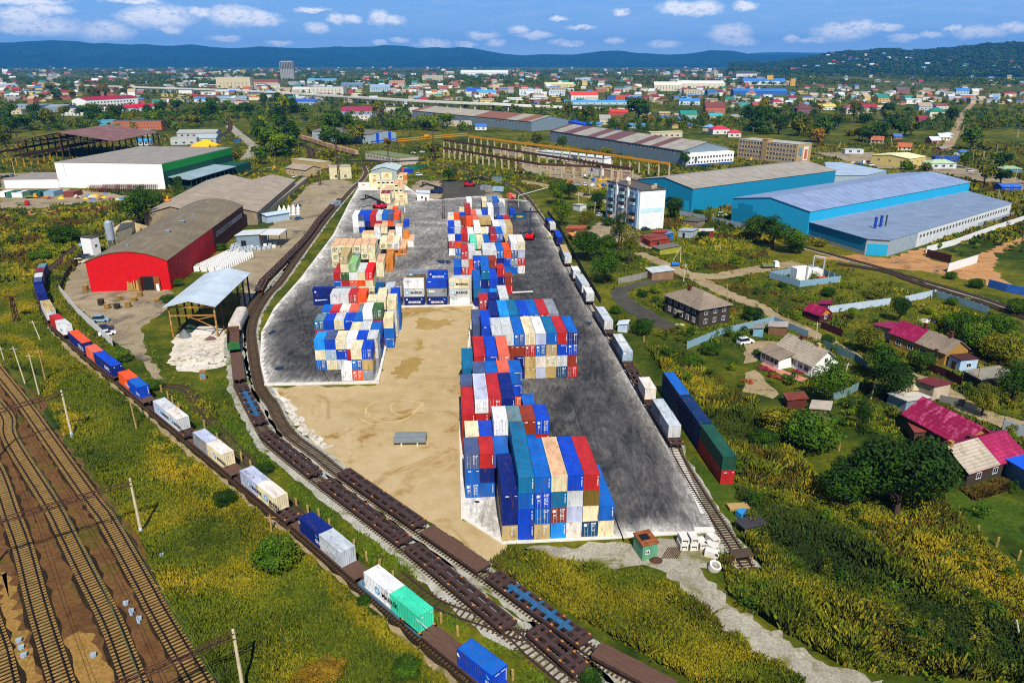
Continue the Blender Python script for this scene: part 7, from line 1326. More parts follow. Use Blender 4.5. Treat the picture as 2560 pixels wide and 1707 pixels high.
for v, x, y, r, kd, lf, h, lab in TREES:
    p = W(v, x, y); tree(p[0], p[1], r*.98, kd if p[1] < 420 else {'bush':'farbush'}.get(kd, 'far' if random.random() < .5 else 'far2'), lf, lab, 'bushes' if kd == 'bush' else 'trees', h*.95)
BELT = [([('A',0,760),('A',180,800),('A',700,790),('A',1470,740),('A',1500,850),('A',1150,900),('A',900,840),('A',640,870),('A',300,880),('A',0,940)],52,'the belt behind the rusty shed',('green','dark','olive','green')),([('A',1500,720),('A',2200,730),('A',2180,800),('A',1600,830),('A',1460,790)],26,'the belt before the overpass',('green','dark','lime')),([('C',380,830),('C',800,790),('C',1000,830),('C',1300,790),('C',1500,850),('C',1650,980),('C',1500,1000),('C',1100,960),('C',900,1000),('C',500,920)],40,'the dark belt behind the office block',('dark','dark','green','olive')),
 ([('E',0,150),('E',120,90),('E',260,130),('E',340,300),('E',250,380),('E',0,440)],22,'the grove by the bending lines',('green','lime','dark')),([('E',360,190),('E',700,160),('E',870,260),('E',700,330),('E',480,260)],10,'the scrub beside the striped hall',('olive','green')),([('A',250,610),('A',900,590),('A',930,670),('A',600,680),('A',300,700)],24,'the brownish grove above the school',('olive','rust','olive','green')),([('B',0,830),('B',500,760),('B',900,900),('B',560,900),('B',380,900)],12,'the scrub before the pale long hall',('olive','lime','green'))]
def free(xs, ys, pad=2):
    ok = np.ones(len(xs), bool)
    for cx_, cy_, a, w, d in FOOT:
        dx, dy = xs-cx_, ys-cy_; lx = dx*math.cos(a)+dy*math.sin(a); ly = -dx*math.sin(a)+dy*math.cos(a); ok &= ~((np.abs(lx) < w/2+pad) & (ly > -pad-ys*.012) & (ly < d+pad))
    for poly in NOGO: ok &= ~inpoly(xs, ys, poly)
    ok &= ~inpoly(xs, ys, SLAB)
    for S, Q in ((SA_,QA),(SB1,QB1),(SB2,QB2),(SC_,QC),(ST,QT)):
        for i in range(0, len(S), 3): ok &= np.hypot(xs-S[i][0], ys-S[i][1]) > 2.6
    return ok
def sample(poly, n, top=None):
    """ground points spread evenly over an outline measured in the photo"""
    P_ = [(VW[v][0]+x/VW[v][2], VW[v][1]+y/VW[v][2]) for v, x, y in poly]; xs = [p[0] for p in P_]; ys = [p[1] for p in P_]; px = RNG.uniform(min(xs), max(xs), n*6); py = RNG.uniform(min(ys), max(ys), n*6); k = inpoly(px, py, P_); px, py = px[k], py[k]
    u = (px-1280)/CF; w = (py-853.5)/CF; dy = cp-w*sp; dz = -sp-w*cp; t_ = -CH/dz; return (u*t_)[:n], (dy*t_)[:n]
for poly, n, where, lfs in BELT:
    xs, ys = sample(poly, n*2); k = free(xs, ys, 4); xs, ys = xs[k][:n], ys[k][:n]
    for i, (x, y) in enumerate(zip(xs, ys)):
        lf = random.choice(lfs); r = random.uniform(4.5, 7.5)*(1+min(.8, y/2500)); kd = random.choice(('far','far2','far','farbush')); hh = random.uniform(.75, 1.05)
        nm_ = {'dark':'dark','green':'green','olive':'olive','lime':'yellow-green','rust':'brown'}[lf]
        tree(x, y, r, kd, lf, '%s %s in %s' % (nm_, 'low tree' if kd == 'farbush' else 'tree', where), 'trees in ' + where, hh)
print('trees', NT[0])
# ---- woods and garden trees that read as one mass
def mass(name, X_, Y_, Z_, R_, Hh, leaves, seed, nq, size, label):
    tpl = [crown_quads(1, 1, 8, nq//8, size, seed+i) for i in range(5)]; out = []
    for i in range(len(X_)):
        q = tpl[i % 5]; a = random.uniform(0, 6.28); c, s = math.cos(a), math.sin(a); k = np.array([R_[i], R_[i], Hh[i]]); p = q*k
        out.append(np.stack([p[..., 0]*c-p[..., 1]*s+X_[i], p[..., 0]*s+p[..., 1]*c+Y_[i], p[..., 2]+Z_[i]+.1*Hh[i]], -1))
    Q = np.concatenate(out); n = len(Q); me = big(name, Q.reshape(-1, 3), np.arange(n*4).reshape(-1, 4), [LEAF[l] for l in leaves]); cnt = [len(o_) for o_ in out]
    me.polygons.foreach_set('material_index', np.repeat(RNG.integers(0, len(leaves), len(cnt)), cnt).astype(np.int32)); tag(ob(name, me), label, 'woodland', None, 'stuff')
def pxband(n, y0, y1, x0=-80, x1=2640, pw=1.0):
    px = RNG.uniform(x0, x1, n); py = y0 + (y1-y0)*RNG.uniform(0, 1, n)**pw; u = (px-1280)/CF; w = (py-853.5)/CF; dy = cp-w*sp; dz = -sp-w*cp; t_ = -CH/dz; return u*t_, dy*t_
def clump(xs, ys, sc, thr, seed):
    g = np.random.default_rng(seed); v = np.zeros(len(xs))
    for i in range(7): f = g.uniform(.5, 2.2)/sc; a = g.uniform(0, 6.28); v += np.sin((xs*math.cos(a)+ys*math.sin(a))*f + g.uniform(0, 6.28))
    return v/3 > thr
X1, Y1 = pxband(10000, 162.5, 215); k = clump(np.arctan2(X1, Y1)*2000, np.log(Y1)*700, 60, -.4, 3) & free(X1, Y1, 4); X1, Y1 = X1[k], Y1[k]; s = 1+np.clip((Y1-1200)/3500, 0, 1.6)
mass('far_woodland', X1, Y1, X1*0, RNG.uniform(5, 8, len(X1))*s, RNG.uniform(4.5, 7, len(X1))*s**.5, ['green','dark','green','olive'], 50, 56, .2, 'far trees spread between the houses of the town')
X2, Y2 = pxband(4200, 210, 330); k = clump(X2, Y2, 70, -.25, 5) & free(X2, Y2, 3); X2, Y2 = X2[k], Y2[k]
mass('garden_trees', X2, Y2, X2*0, RNG.uniform(3.2, 6.5, len(X2)), RNG.uniform(2.6, 5.5, len(X2)), ['green','dark','olive','lime'], 70, 120, .14, 'garden trees and scrub between the suburb houses')
X3, Y3 = pxband(700, 330, 640); k = clump(X3, Y3, 40, .1, 9) & free(X3, Y3, 3) & ((X3 < -160) | (X3 > 60) | (Y3 > 470)); X3, Y3 = X3[k], Y3[k]
mass('scrub', X3, Y3, X3*0, RNG.uniform(1.2, 2.8, len(X3)), RNG.uniform(.8, 1.8, len(X3)), ['green','olive','lime','dark'], 90, 120, .16, 'low scrub scattered over the rough ground')
# wooded hillside and its houses
hv = np.array([v.co[:] for v in hill.data.vertices]); na_, nd_ = 160, 30; ii = RNG.integers(0, na_-1, 9000); jj = (RNG.uniform(0, 1, 9000)**.8*(nd_-8)).astype(int); fu, fv = RNG.uniform(0, 1, 9000), RNG.uniform(0, 1, 9000)
g4 = hv.reshape(nd_, na_, 3); P3 = (g4[jj, ii].T*(1-fu)*(1-fv) + g4[jj, ii+1].T*fu*(1-fv) + g4[jj+1, ii].T*(1-fu)*fv + g4[jj+1, ii+1].T*fu*fv).T; P3 = P3[P3[:, 2] > 3]
mass('hill_woodland', P3[:, 0], P3[:, 1], P3[:, 2]-1.5, RNG.uniform(11, 20, len(P3)), RNG.uniform(6, 10, len(P3)), ['dark','dark','green','dark'], 120, 32, .34, 'dense forest covering the hill')
kk = 0
for i in RNG.permutation(len(P3))[:400]:
    p = P3[i]; sx, sy = PX(*p)
    if kk < 40 and 2000 < sx < 2560 and ((138 < sy < 156 and (2060 < sx < 2300)) or (156 < sy < 176)):
        (rn, rc), (wn, wc) = random.choice(RC), random.choice(WC); wm, rm = small_house('gable'); o = ob('house', wm, None, (p[0], p[1], p[2]+1), random.uniform(-.6,.6)); om(o, paint(wc, var=.1)); om(ob('roof', rm, o), paint(rc, var=.15, scale=.3)); o.scale = (2.6,2.6,2.6)
        tag(o, '%s house with %s roof among the trees on the hillside' % (wn, rn), 'house', 'houses on the wooded hill'); kk += 1
# ---- grass and weeds standing on the ground
def tufts(name, polys, n, h0, h1, w, leaves, label, blades=3):
    xs, ys = [], []
    for poly in polys: a, b_ = sample(poly, n//len(polys)); xs.append(a); ys.append(b_)
    X_, Y_ = np.concatenate(xs), np.concatenate(ys); k = free(X_, Y_, .5); X_, Y_ = X_[k], Y_[k]; k = RNG.uniform(0, 1, len(X_)) < .2+1.0*clumpv(X_, Y_, 3.0); X_, Y_ = X_[k], Y_[k]; m = len(X_); hh = RNG.uniform(h0, h1, m)*(.45+.9*clumpv(X_, Y_, 9))*(.6+.8*clumpv(X_, Y_, 3.0)); vs = []
    for j in range(blades):
        a = RNG.uniform(0, 6.28, m); ww = w*RNG.uniform(.5, 1.2, m); lx, ly = RNG.normal(0, .28, m)*hh, RNG.normal(0, .28, m)*hh; ox, oy = RNG.normal(0, w*.5, m), RNG.normal(0, w*.5, m); c, s_ = np.cos(a)*ww, np.sin(a)*ww; z = np.zeros(m)
        vs.append(np.stack([np.c_[X_+ox-c, Y_+oy-s_, z], np.c_[X_+ox+c, Y_+oy+s_, z], np.c_[X_+ox+lx+c*.35, Y_+oy+ly+s_*.35, hh], np.c_[X_+ox+lx-c*.5, Y_+oy+ly-s_*.5, hh*.85]], 1))
    Q = np.concatenate(vs); me = big(name, Q.reshape(-1, 3), np.arange(len(Q)*4).reshape(-1, 4), [GM_[l] for l in leaves]); cl = clumpv(X_, Y_, 14); idx_ = np.clip((cl*len(leaves)*1.1 + RNG.normal(0, .5, m)), 0, len(leaves)-1).astype(np.int32); me.polygons.foreach_set('material_index', np.tile(idx_, blades)); tag(ob(name, me), label, 'grass', None, 'stuff')
def clumpv(xs, ys, sc):
    g = np.random.default_rng(int(sc*10)); v = np.zeros(len(xs))
    for i in range(8): f = g.uniform(.5, 2.4)/sc*2; a = g.uniform(0, 6.28); v += np.sin((xs*math.cos(a)+ys*math.sin(a))*f + g.uniform(0, 6.28))
    return np.clip(.5+v/6, 0, 1)
GM_ = {k: leafmat('weeds_'+k, *c, scale=.06) for k, c in dict(g=('#3e4e0a','#5e680c','#7a7610'), y=('#6a660c','#887c10','#a48a1a'), b=('#48380e','#5e4a12','#745a18'), d=('#26360a','#3a480a','#50540c'), l=('#3e580a','#566a0e','#707210')).items()}
for m_ in GM_.values():           # thin blades scatter light like the turf below them
    t = m_.node_tree; b = next(n for n in t.nodes if n.type == 'BSDF_PRINCIPLED'); gn = N(t, 'ShaderNodeNewGeometry'); s1 = N(t, 'ShaderNodeVectorMath', operation='SCALE'); s1.inputs['Scale'].default_value = .45; t.links.new(gn.outputs['True Normal'], s1.inputs[0])
    s2 = N(t, 'ShaderNodeVectorMath', operation='ADD'); t.links.new(s1.outputs[0], s2.inputs[0]); s2.inputs[1].default_value = (0, 0, .65); s3 = N(t, 'ShaderNodeVectorMath', operation='NORMALIZE'); t.links.new(s2.outputs[0], s3.inputs[0]); t.links.new(s3.outputs[0], b.inputs['Normal'])
XP = lambda *a: [('X', a[i], a[i+1]) for i in range(0, len(a), 2)]
tufts('meadow_grass', [XP(150,760,330,930,560,1130,800,1330,1040,1568,480,1568,425,1470,320,1232,200,1066,145,1000,90,890), XP(0,500,180,500,95,600,80,650,150,760,120,870,0,840)], 140000, .25, .9, .11, 'dggyyyg', 'tall meadow grass between the main line and the long train')
tufts('lineside_grass', [XP(330,770,420,880,530,870,560,960,640,1060,900,1250,1300,1568,1180,1568,900,1340,640,1110,480,990,330,860,270,770), XP(150,590,230,560,150,660,260,800,330,880,230,820,110,700)], 26000, .2, .6, .14, 'lgdyg', 'green lineside grass between the train lines')
tufts('verge_weeds', [XP(1175,1270,1240,1275,1330,1305,1480,1315,1560,1360,1640,1430,1760,1510,1880,1568,1600,1568,1330,1420,1130,1300)], 42000, .35, 1.2, .15, 'dggbgyyg', 'rank weeds between the wagons and gravel road')
tufts('tall_weeds', [XP(1480,790,1600,960,1690,1100,1720,1240,1660,1300,1680,1370,1800,1450,1960,1540,2352,1568,2352,1330,2150,1150,1900,1150,1750,950,1600,830)], 90000, .5, 1.8, .19, 'dggydbggy', 'tall dark weeds filling the rough ground below the houses')
tufts('garden_weeds', [XP(1400,560,1650,600,1900,600,2352,760,2352,1060,2050,1000,1850,900,1700,800,1500,760,1390,660), XP(2200,1120,2352,1080,2352,1110,2240,1150)], 30000, .3, .9, .24, 'gdylgb', 'rough grass and weeds round the village plots')
tufts('meadow_weeds', [XP(1330,430,1480,540,1750,560,1780,620,1500,620,1400,560), XP(0,480,300,470,250,540,120,600,0,640)], 14000, .4, 1.0, .4, 'gyldb', 'weeds on the meadow before the apartment block')
tufts('rough_grass', [XP(-60,318,700,300,1000,330,2400,330,2400,560,1900,560,1560,560,1330,430,1180,440,900,380,640,480,250,640,-60,660)], 70000, .5, 1.6, .7, 'ddggyydb', 'rough tussocky grass over the far ground round the works')
xs_, ys_ = sample(XP(1450,640,1900,640,2352,700,2352,1300,2160,1120,1900,960,1650,880,1480,760), 420); k = free(xs_, ys_, 1.2) & clump(xs_, ys_, 9, -.1, 21); xs_, ys_ = xs_[k], ys_[k]
mass('garden_thicket', xs_, ys_, xs_*0, RNG.uniform(.7, 2.0, len(xs_)), RNG.uniform(.6, 1.7, len(xs_)), ['green','dark','olive','lime','dark'], 150, 180, .1, 'tangled garden shrubs between the village houses')
xs_, ys_ = sample(XP(1310,520,1400,560,1520,800,1640,1000,1700,1140,1740,1160,1560,840,1440,640,1340,500), 130); k = free(xs_, ys_, 1.2); xs_, ys_ = xs_[k], ys_[k]
mass('lineside_shrubs', xs_, ys_, xs_*0, RNG.uniform(.8, 2.2, len(xs_)), RNG.uniform(.7, 1.8, len(xs_)), ['green','dark','olive'], 155, 180, .1, 'low shrubs along the slab-side train')
xs_, ys_ = sample(XP(1720,1050,2352,1320,2352,1568,1960,1540,1700,1400,1690,1250), 150); k = free(xs_, ys_, 1.5); xs_, ys_ = xs_[k], ys_[k]
mass('weed_bushes', xs_, ys_, xs_*0, RNG.uniform(.6, 2.0, len(xs_)), RNG.uniform(.5, 1.5, len(xs_)), ['dark','olive','dark','green'], 160, 200, .085, 'dark bushy weeds in the rough ground')
# ---------------------------------------------------------------- vehicles, poles and small things
GLS = M_GLASS; TYRE = mat('tyre', '#17181a', .9, .1, 3)
def car(x, y, yaw, col, label, kind='car', z=.05):
    if kind in ('car','suv'):
        L, h1, h2 = (4.3,.85,1.45) if kind == 'car' else (4.5,1.0,1.85); w = .86; r = thing('parked_car', label, 'car', (x,y,z), yaw, 'parked cars'); b = MB()
        b.add([(-L/2,-w,.28),(L/2,-w,.28),(L/2,w,.28),(-L/2,w,.28),(-L/2,-w*.96,h1),(L/2-.05,-w*.92,h1-.12),(L/2-.05,w*.92,h1-.12),(-L/2,w*.96,h1)],[(0,3,2,1),(0,1,5,4),(1,2,6,5),(2,3,7,6),(3,0,4,7),(4,5,6,7)])
        x0, x1 = (-L*.38, L*.2) if kind == 'car' else (-L*.48, L*.2); b.add([(x0+.35,-w*.75,h2),(x1-.55,-w*.75,h2),(x1-.55,w*.75,h2),(x0+.35,w*.75,h2),(x0+.3,-w*.76,h2-.08),(x1-.5,-w*.76,h2-.08),(x1-.5,w*.76,h2-.08),(x0+.3,w*.76,h2-.08)],[(0,1,2,3),(0,4,5,1),(1,5,6,2),(2,6,7,3),(3,7,4,0)]); b.build('body', paint(col, var=.05, rough=.3), r)
        MB().add([(x0,-w*.9,h1-.05),(x1,-w*.9,h1-.1),(x1,w*.9,h1-.1),(x0,w*.9,h1-.05),(x0+.3,-w*.76,h2-.08),(x1-.5,-w*.76,h2-.08),(x1-.5,w*.76,h2-.08),(x0+.3,w*.76,h2-.08)],[(0,1,5,4),(1,2,6,5),(2,3,7,6),(3,0,4,7)]).build('glass', GLS, r); wx = (-L*.31, L*.31)
    else:
        r = thing('truck', label, 'truck', (x,y,z), yaw, 'trucks'); L = 6.4; MB().add([(1.4,-1,.5),(3.2,-1,.5),(3.2,1,.5),(1.4,1,.5),(1.4,-1,2.5),(2.8,-1,2.5),(2.8,1,2.5),(1.4,1,2.5)],[(0,3,2,1),(4,5,6,7),(0,1,5,4),(1,2,6,5),(2,3,7,6),(3,0,4,7)]).build('cab', paint(col, var=.05, rough=.35), r); MB().add([(2.86,-.85,2.4),(3.17,-.85,1.5),(3.17,.85,1.5),(2.86,.85,2.4)],[(0,1,2,3)]).build('windscreen', GLS, r)
        b = MB(); b.box(-3.2,1.3,-1.1,1.1,.8,1.0); [b.box(-3.2,1.3,s-.04,s+.04,1.0,1.5) for s in (-1.06,1.06)]; b.box(-3.24,-3.16,-1.1,1.1,1.0,1.5); b.build('bed', paint('#6a7a4a'), r); wx = (-2.2, 2.3)
    for a in wx:
        for s in (-1,1): MB().tube((a,s*.62,.33),(a,s*.86,.33),.33,n=10).build('wheel', TYRE, r)
    return r
CARS = [('H',830,535,.15,'#7fa0b0','suv','silver-blue off-roader by the white panel fence'),('H',860,600,.3,'#2c3c58','car','dark blue car parked behind the off-roader'),('H',880,645,.5,'#d8dce0','car','white car at the end of the panel fence'),('D',720,1190,.2,'#46586c','car','dark grey car below the batching tower'),('D',660,1235,.4,'#d8cca0','suv','cream van beside the arched hall corner'),('K',10,715,.4,'#e8e8e8','suv','white car at the edge of the white house yard'),('K',2130,985,-.2,'#dcdcd8','suv','white off-roader on the lane verge'),('K',2170,1005,-.1,'#e4e2da','car','white car beside the off-roader'),('E',315,775,1.3,'#5c707c','car','grey car by the long platform'),('E',318,880,.9,'#4c6474','car','dark teal car beside the white sacks'),('E',275,535,.6,'#e0e0de','car','white car before the pale cottage'),('E',340,540,.9,'#3c3c40','car','dark car beside the platform end'),('E',1300,520,.1,'#e4e6e8','suv','white car on the grass by the green fence'),('F',535,600,.2,'#e2e4e8','car','white car on the depot yard, alone'),('F',545,685,.1,'#2c2e34','car','dark car on the service road'),('F',650,850,1.0,'#c8ccd0','car','pale car behind the apartments, first'),('F',630,825,1.1,'#3c4450','car','dark car behind the apartments'),('F',1530,790,.2,'#e4e4e2','suv','white van before the teal hall gate'),('F',1650,850,.1,'#dcdedc','suv','white truck cab before the cyan hall'),('F',1025,965,.5,'#2a3850','car','dark car at the foot of the apartment end wall'),('B',505,1050,.2,'#dcdcda','car','white car by the depot'),('B',560,1045,.4,'#e6e4e0','car','white car next to the depot one'),('G',615,385,.2,'#e4c040','suv','yellow van near the office block'),('G',1840,490,.3,'#c8ccd0','suv','pale van by the blue stalls'),('G',1035,440,.1,'#e4e4e4','suv','white van beside the pale blue roof')]
for i in range(11): CARS.append(('D', 20+i*42, 540-(i%3)*6, 1.4+random.uniform(-.2,.2), random.choice(['#dcdcda','#3a4048','#6c7c8c','#24282c','#b8bcc0','#e6e6e2']), 'car', '%s parked car of the row west of the white warehouse' % ORD[i]))
for v, x, y, yaw, c, kd, lab in CARS: p = W(v, x, y); car(p[0], p[1], yaw, c, lab, kd)
for v, x, y, yaw, c, lab in (('F',2040,1275,.1,'#e4e4e0','white-cabbed flatbed truck on the village lane'),('F',540,545,1.9,'#d8dce0','white truck on the depot yard'),('D',190,765,.1,'#c01420','red truck on the scrap yard'),('D',260,705,.2,'#d89020','orange loader on the scrap yard'),('G',950,425,.1,'#e6e6e6','white truck near the office block'),('E',90,470,.5,'#c8901c','yellow loader by the pale cottage'),('F',1860,400,.3,'#d8a828','yellow digger beside the office block')): p = W(v,x,y); car(p[0],p[1],yaw,c,lab,'truck')
def stacker(loc, yaw, body, boom, label, up=.6, name='reach_stacker', reach=9):
    r = thing(name, label, 'reach stacker', loc, yaw); MB().box(-3.4,3,-1.5,1.5,.9,2.0).box(-3.6,-1.6,-1.6,1.6,1.4,2.6).build('chassis', paint(body, rough=.4, var=.08), r); MB().box(-.7,.9,-.8,.8,2.0,3.6).build('cab', GLS, r)
    for a, rr in ((-2.5,.75),(2.1,.9)):
        for s in (-1,1): MB().tube((a,s*1.1,rr),(a,s*1.9,rr),rr,n=14).build('wheel', TYRE, r)
    p = (-2.8,0,3.0); q = (-2.8+reach*math.cos(up),0,3.0+reach*math.sin(up)); MB().bar((-2.8,0,1.9),(-2.8,0,3.2),.9).bar(p,q,.8,0,.9).bar(q,(q[0]+2.2*math.cos(up),0,q[2]+2.2*math.sin(up)),.55).build('boom', paint(boom), r)
    e = (q[0]+2.2*math.cos(up), q[2]+2.2*math.sin(up)); b = MB(); b.bar((e[0],0,e[1]),(e[0],0,e[1]-1.6),.5); b.box(e[0]-.5,e[0]+.5,-3,3,e[1]-2.0,e[1]-1.6)
    for s in (-1,1): b.box(e[0]-1.1,e[0]+1.1,s*3-.15,s*3+.15,e[1]-2.1,e[1]-1.5)
    b.build('spreader', DARK, r)
p = W('R',1960,1060); stacker((p[0],p[1]+2,ZB), 1.45, '#d8141c', '#16243c', 'red reach stacker with tall dark boom on the slab', 1.05)
p = W('V',760,1085); stacker((p[0],p[1]+2,ZB), 2.75, '#d01c3c', '#1c1c20', 'red reach stacker behind the eight-column row', .3)
p = W('E',1715,610); stacker((p[0],p[1],.05), .3, '#c81430', '#1c1a1c', 'red machine parked on the coal ground', .25)
p = W('E',1440,665); stacker((p[0],p[1],.05), 2.9, '#12306c', '#16181c', 'dark blue crane truck beside the white site office', .25, 'crane_truck')
def person(x, y, yaw, top, legs, label, z=ZB):
    vs, es, rad = [], [], []
    def chain(pts, par=None):
        pr = par
        for (p, q) in pts:
            vs.append(p); rad.append(q); i = len(vs)-1
            if pr is not None: es.append((pr, i))
            pr = i
        return pr
    pel = chain([((0,0,.95),(.17,.12))]); ch = chain([((0,.01,1.15),(.16,.11)),((0,.01,1.36),(.19,.12))], pel); chain([((0,.02,1.5),(.07,.07)),((0,.03,1.58),(.085,.09)),((0,.03,1.72),(.09,.1))], ch)
    for s in (-1,1): chain([((s*.1,0,.86),(.1,.1)),((s*.11,.05,.48),(.07,.07)),((s*.11,-.02,.09),(.05,.05)),((s*.12,.13,.04),(.05,.04))], pel); chain([((s*.2,.01,1.38),(.07,.07)),((s*.25,.02,1.12),(.05,.05)),((s*.24,.14,.9),(.04,.04)),((s*.23,.19,.82),(.035,.045))], ch)
    me = bpy.data.meshes.new('person'); me.from_pydata(vs, es, []); o = ob('person', me, None, (x,y,z), yaw); mod = o.modifiers.new('skin', 'SKIN')
    for v_, q in zip(me.skin_vertices[0].data, rad): v_.radius = q
    me.skin_vertices[0].data[0].use_root = True; ss = o.modifiers.new('smooth', 'SUBSURF'); ss.levels = 1; ss.render_levels = 1
    dg = bpy.context.evaluated_depsgraph_get(); dg.update(); m2 = bpy.data.meshes.new_from_object(o.evaluated_get(dg)); o.modifiers.clear(); o.data = m2
    m2.materials.clear(); [m2.materials.append(m_) for m_ in (paint(top), paint(legs), paint('#c89878'), paint('#2a2018'))]
    for pl in m2.polygons: c = pl.center; pl.material_index = 3 if c.z > 1.7 else 2 if c.z > 1.47 or (abs(c.x) > .18 and c.z < .9 and c.z > .7) else 0 if c.z > .9 else 1
    tag(o, label, 'person'); return o
p = W('F',228,1045); person(p[0],p[1],.3,'#c8d820','#2a3a20','person in yellow-green jacket standing on the slab edge'); person(p[0]+1.1,p[1]+.6,-.4,'#d8dc30','#26301c','second person in yellow jacket close beside the first'); p = W('V',375,1005); person(p[0],p[1],.2,'#b8b840','#30301c','person in olive vest near the black boom')
# ---- poles
PW = mat('pole_concrete', '#c8b894', .9, .2, 1.5, '#8a7a5c', .4); PWD = mat('pole_wood', '#a88a50', .9, .25, 1.5)
def pole(v, xb, yb, xt, yt, label, m=PW, arm=True, A=False, name='utility_pole'):
    p = W(v, xb, yb); h = min(14, max(3, HT(v, xt, yt, p))); a, b_, s_ = VW[v]; sx, sy = a+xt/s_, b_+yt/s_; q = W(v, xt, yt, h); dx = np.clip(q[0]-p[0], -1.2, 1.2)
    r = thing(name, label, 'pole', (p[0], p[1], 0), 0, 'poles'); MB().tube((0,0,-.1),(dx,0,h),.17,.11,8).build('shaft', m, r)
    if A: MB().tube((A,.6,-.1),(dx,0,h*.93),.15,.1,8).build('brace', m, r)
    if arm: MB().bar((dx-.9,0,h-.5),(dx+.9,0,h-.5),.1).build('cross_arm', STEEL if m is PW else PWD, r)
for k, (v, xb, yb, xt, yt, lab, A) in enumerate((('L',1755,600,1740,480,'short wooden pole beside the round bush',0),('T1',145,1285,65,945,'wooden pole with crossarm beside the concrete mast',0),('T1',92,855,0,640,'slim pole on the meadow below the train',0),('H',1115,1410,1055,1160,'slim wooden pole below the bright blue container',0),('F',1310,1235,1315,1095,'concrete pole with strut beside the blue tank',-3.0),('F',1335,1385,1352,1235,'concrete A-frame pole at the lane junction',3.2),('F',1690,1530,1695,1400,'thin pole above the wooden house',0),('F',968,1020,972,915,'lamp pole at the apartment corner',0),('F',610,830,614,735,'white pole behind the lane trees',0),('F',565,680,565,545,'tall lamp pole on the service road',0),('F',480,750,478,660,'pole on the crossing road',0),('F',760,930,762,830,'pole in front of the balconies',0),('K',815,990,855,870,'leaning white pole at the garden fence',0),('K',1035,1165,1075,1035,'pale leaning pole above the patched shed',0),('K',1900,1070,1935,880,'dark wooden pole by the lane',0),('K',590,690,600,540,'thin dark pole below the orange cottage',0),
 ('G',1780,205,1795,110,'concrete pole beside the hill road, upper',-2),('G',1565,300,1610,230,'concrete pole with strut below the hill road',2),('G',2230,215,2245,140,'A-frame pole on the far meadow',2),('G',1200,280,1195,200,'A-frame pole over the depot scrub',2),('G',1030,280,1040,215,'pole with box over the depot scrub',0),('G',775,310,790,245,'A-frame pole beside the office block',-2),('G',2065,330,2075,255,'pole by the far dark trees',0),('G',2080,715,2065,630,'A-frame pole at the annex end',2),('G',2205,580,2235,470,'pole at the blue kiosk',0),('G',1870,400,1880,315,'pole behind the blue stalls',0),('G',1945,400,1965,320,'A-frame pole behind the blue stalls',2),('A',1990,860,1995,815,'pole by the white track',0),('D',130,555,95,385,'white mast at the parked cars',0),('O',1530,1320,1550,1260,'short pale post at the weed edge',0),('C',500,910,500,870,'pole behind the office block',0))):
    pole(v, xb, yb, xt, yt, lab, PW if 'wood' not in lab else PWD, k % 3 != 1 and 'post' not in lab, A)
for k, (x, y) in enumerate(((115,1010),(160,1060),(205,1110),(310,1180))): pass
def mast(v, xb, yb, xt, yt, label):
    p = W(v,xb,yb); h = HT(v,xt,yt,p); r = thing('lattice_mast', label, 'mast', (p[0],p[1],0), 0, 'lattice masts'); b = MB(); n = max(4, int(h/2.2)); w = .6
    for sx in (-1,1):
        for sy in (-1,1): b.bar((sx*w,sy*w,0),(sx*w*.5,sy*w*.5,h),.16)
    for k in range(n):
        z0, z1 = h*k/n, h*(k+1)/n; w0, w1 = w*(1-.5*k/n), w*(1-.5*(k+1)/n)
        for sx in (-1,1): b.bar((sx*w0,-w0,z0),(sx*w1,w1,z1),.1); b.bar((-w0,sx*w0,z0),(w1,sx*w1,z1),.1)
    b.build('lattice', RUST, r); MB().box(-1.6,1.6,-.5,.5,h,h+.25).build('lamp_platform', RUST, r)
mast('E',645,555,620,270,'tall dark lattice mast beside the substation'); mast('E',1500,880,1490,580,'dark lattice mast at the white and red boxes'); mast('E',2100,760,2095,470,'dark lattice mast at the slab end'); mast('E',1060,560,1045,280,'lattice mast in front of the depot'); mast('E',490,600,487,480,'short lattice mast by the works yard'); mast('F',815,1130,795,940,'lattice mast in the lane clump'); mast('E',1420,400,1415,150,'lattice mast before the scrub'); mast('E',1225,200,1215,20,'lattice mast far beyond the yard'); mast('H',140,535,75,335,'small lattice signal mast on the meadow'); mast('B',375,640,365,480,'red chimney mast in the town')
# electrified line: portals with lattice beams
def portal(v, base, top, far, label):
    p = W(v, *base); h = HT(v, *top, p); q = W(v, *far, h); r = thing('catenary_portal', label, 'portal', (p[0],p[1],0), 0, 'catenary portals'); dx, dy = q[0]-p[0], q[1]-p[1]; L = math.hypot(dx,dy); n = int(L/1.1)
    MB().tube((0,0,-.1),(0,0,h+.4),.24,.17,8).build('post', PW, r); MB().tube((0,0,0),(0,0,1.1),.27,.26,8).build('painted_foot', paint('#c4d4dc'), r); b = MB()
    for z in (h-.75, h-.05): 
        for o_ in (-.22,.22): b.bar((-dy/L*o_,dx/L*o_,z),(dx-dy/L*o_,dy+dx/L*o_,z),.09)
    for k in range(n):
        u, u2 = k/n, (k+1)/n; z0, z1 = (h-.75,h-.05) if k % 2 else (h-.05,h-.75); b.bar((dx*u,dy*u,z0),(dx*u2,dy*u2,z1),.07)
    b.build('lattice_beam', RUST, r); a = MB(); a.bar((-.2,0,h-2.6),(1.3,.3,h-2.9),.09); a.bar((-.9,-.2,h-3.0),(.2,0,h-3.4),.08); a.build('bracket', RUST, r)
    for k in (.3,.6): MB().bar((dx*k,dy*k,h-.75),(dx*k,dy*k,h-1.9),.06).tube((dx*k,dy*k,h-1.9),(dx*k,dy*k,h-2.2),.1,n=6).build('hanger', DARK, r)
    MB().tube((dx,dy,-.1),(dx,dy,h),.24,.18,8).build('post', PW, r)
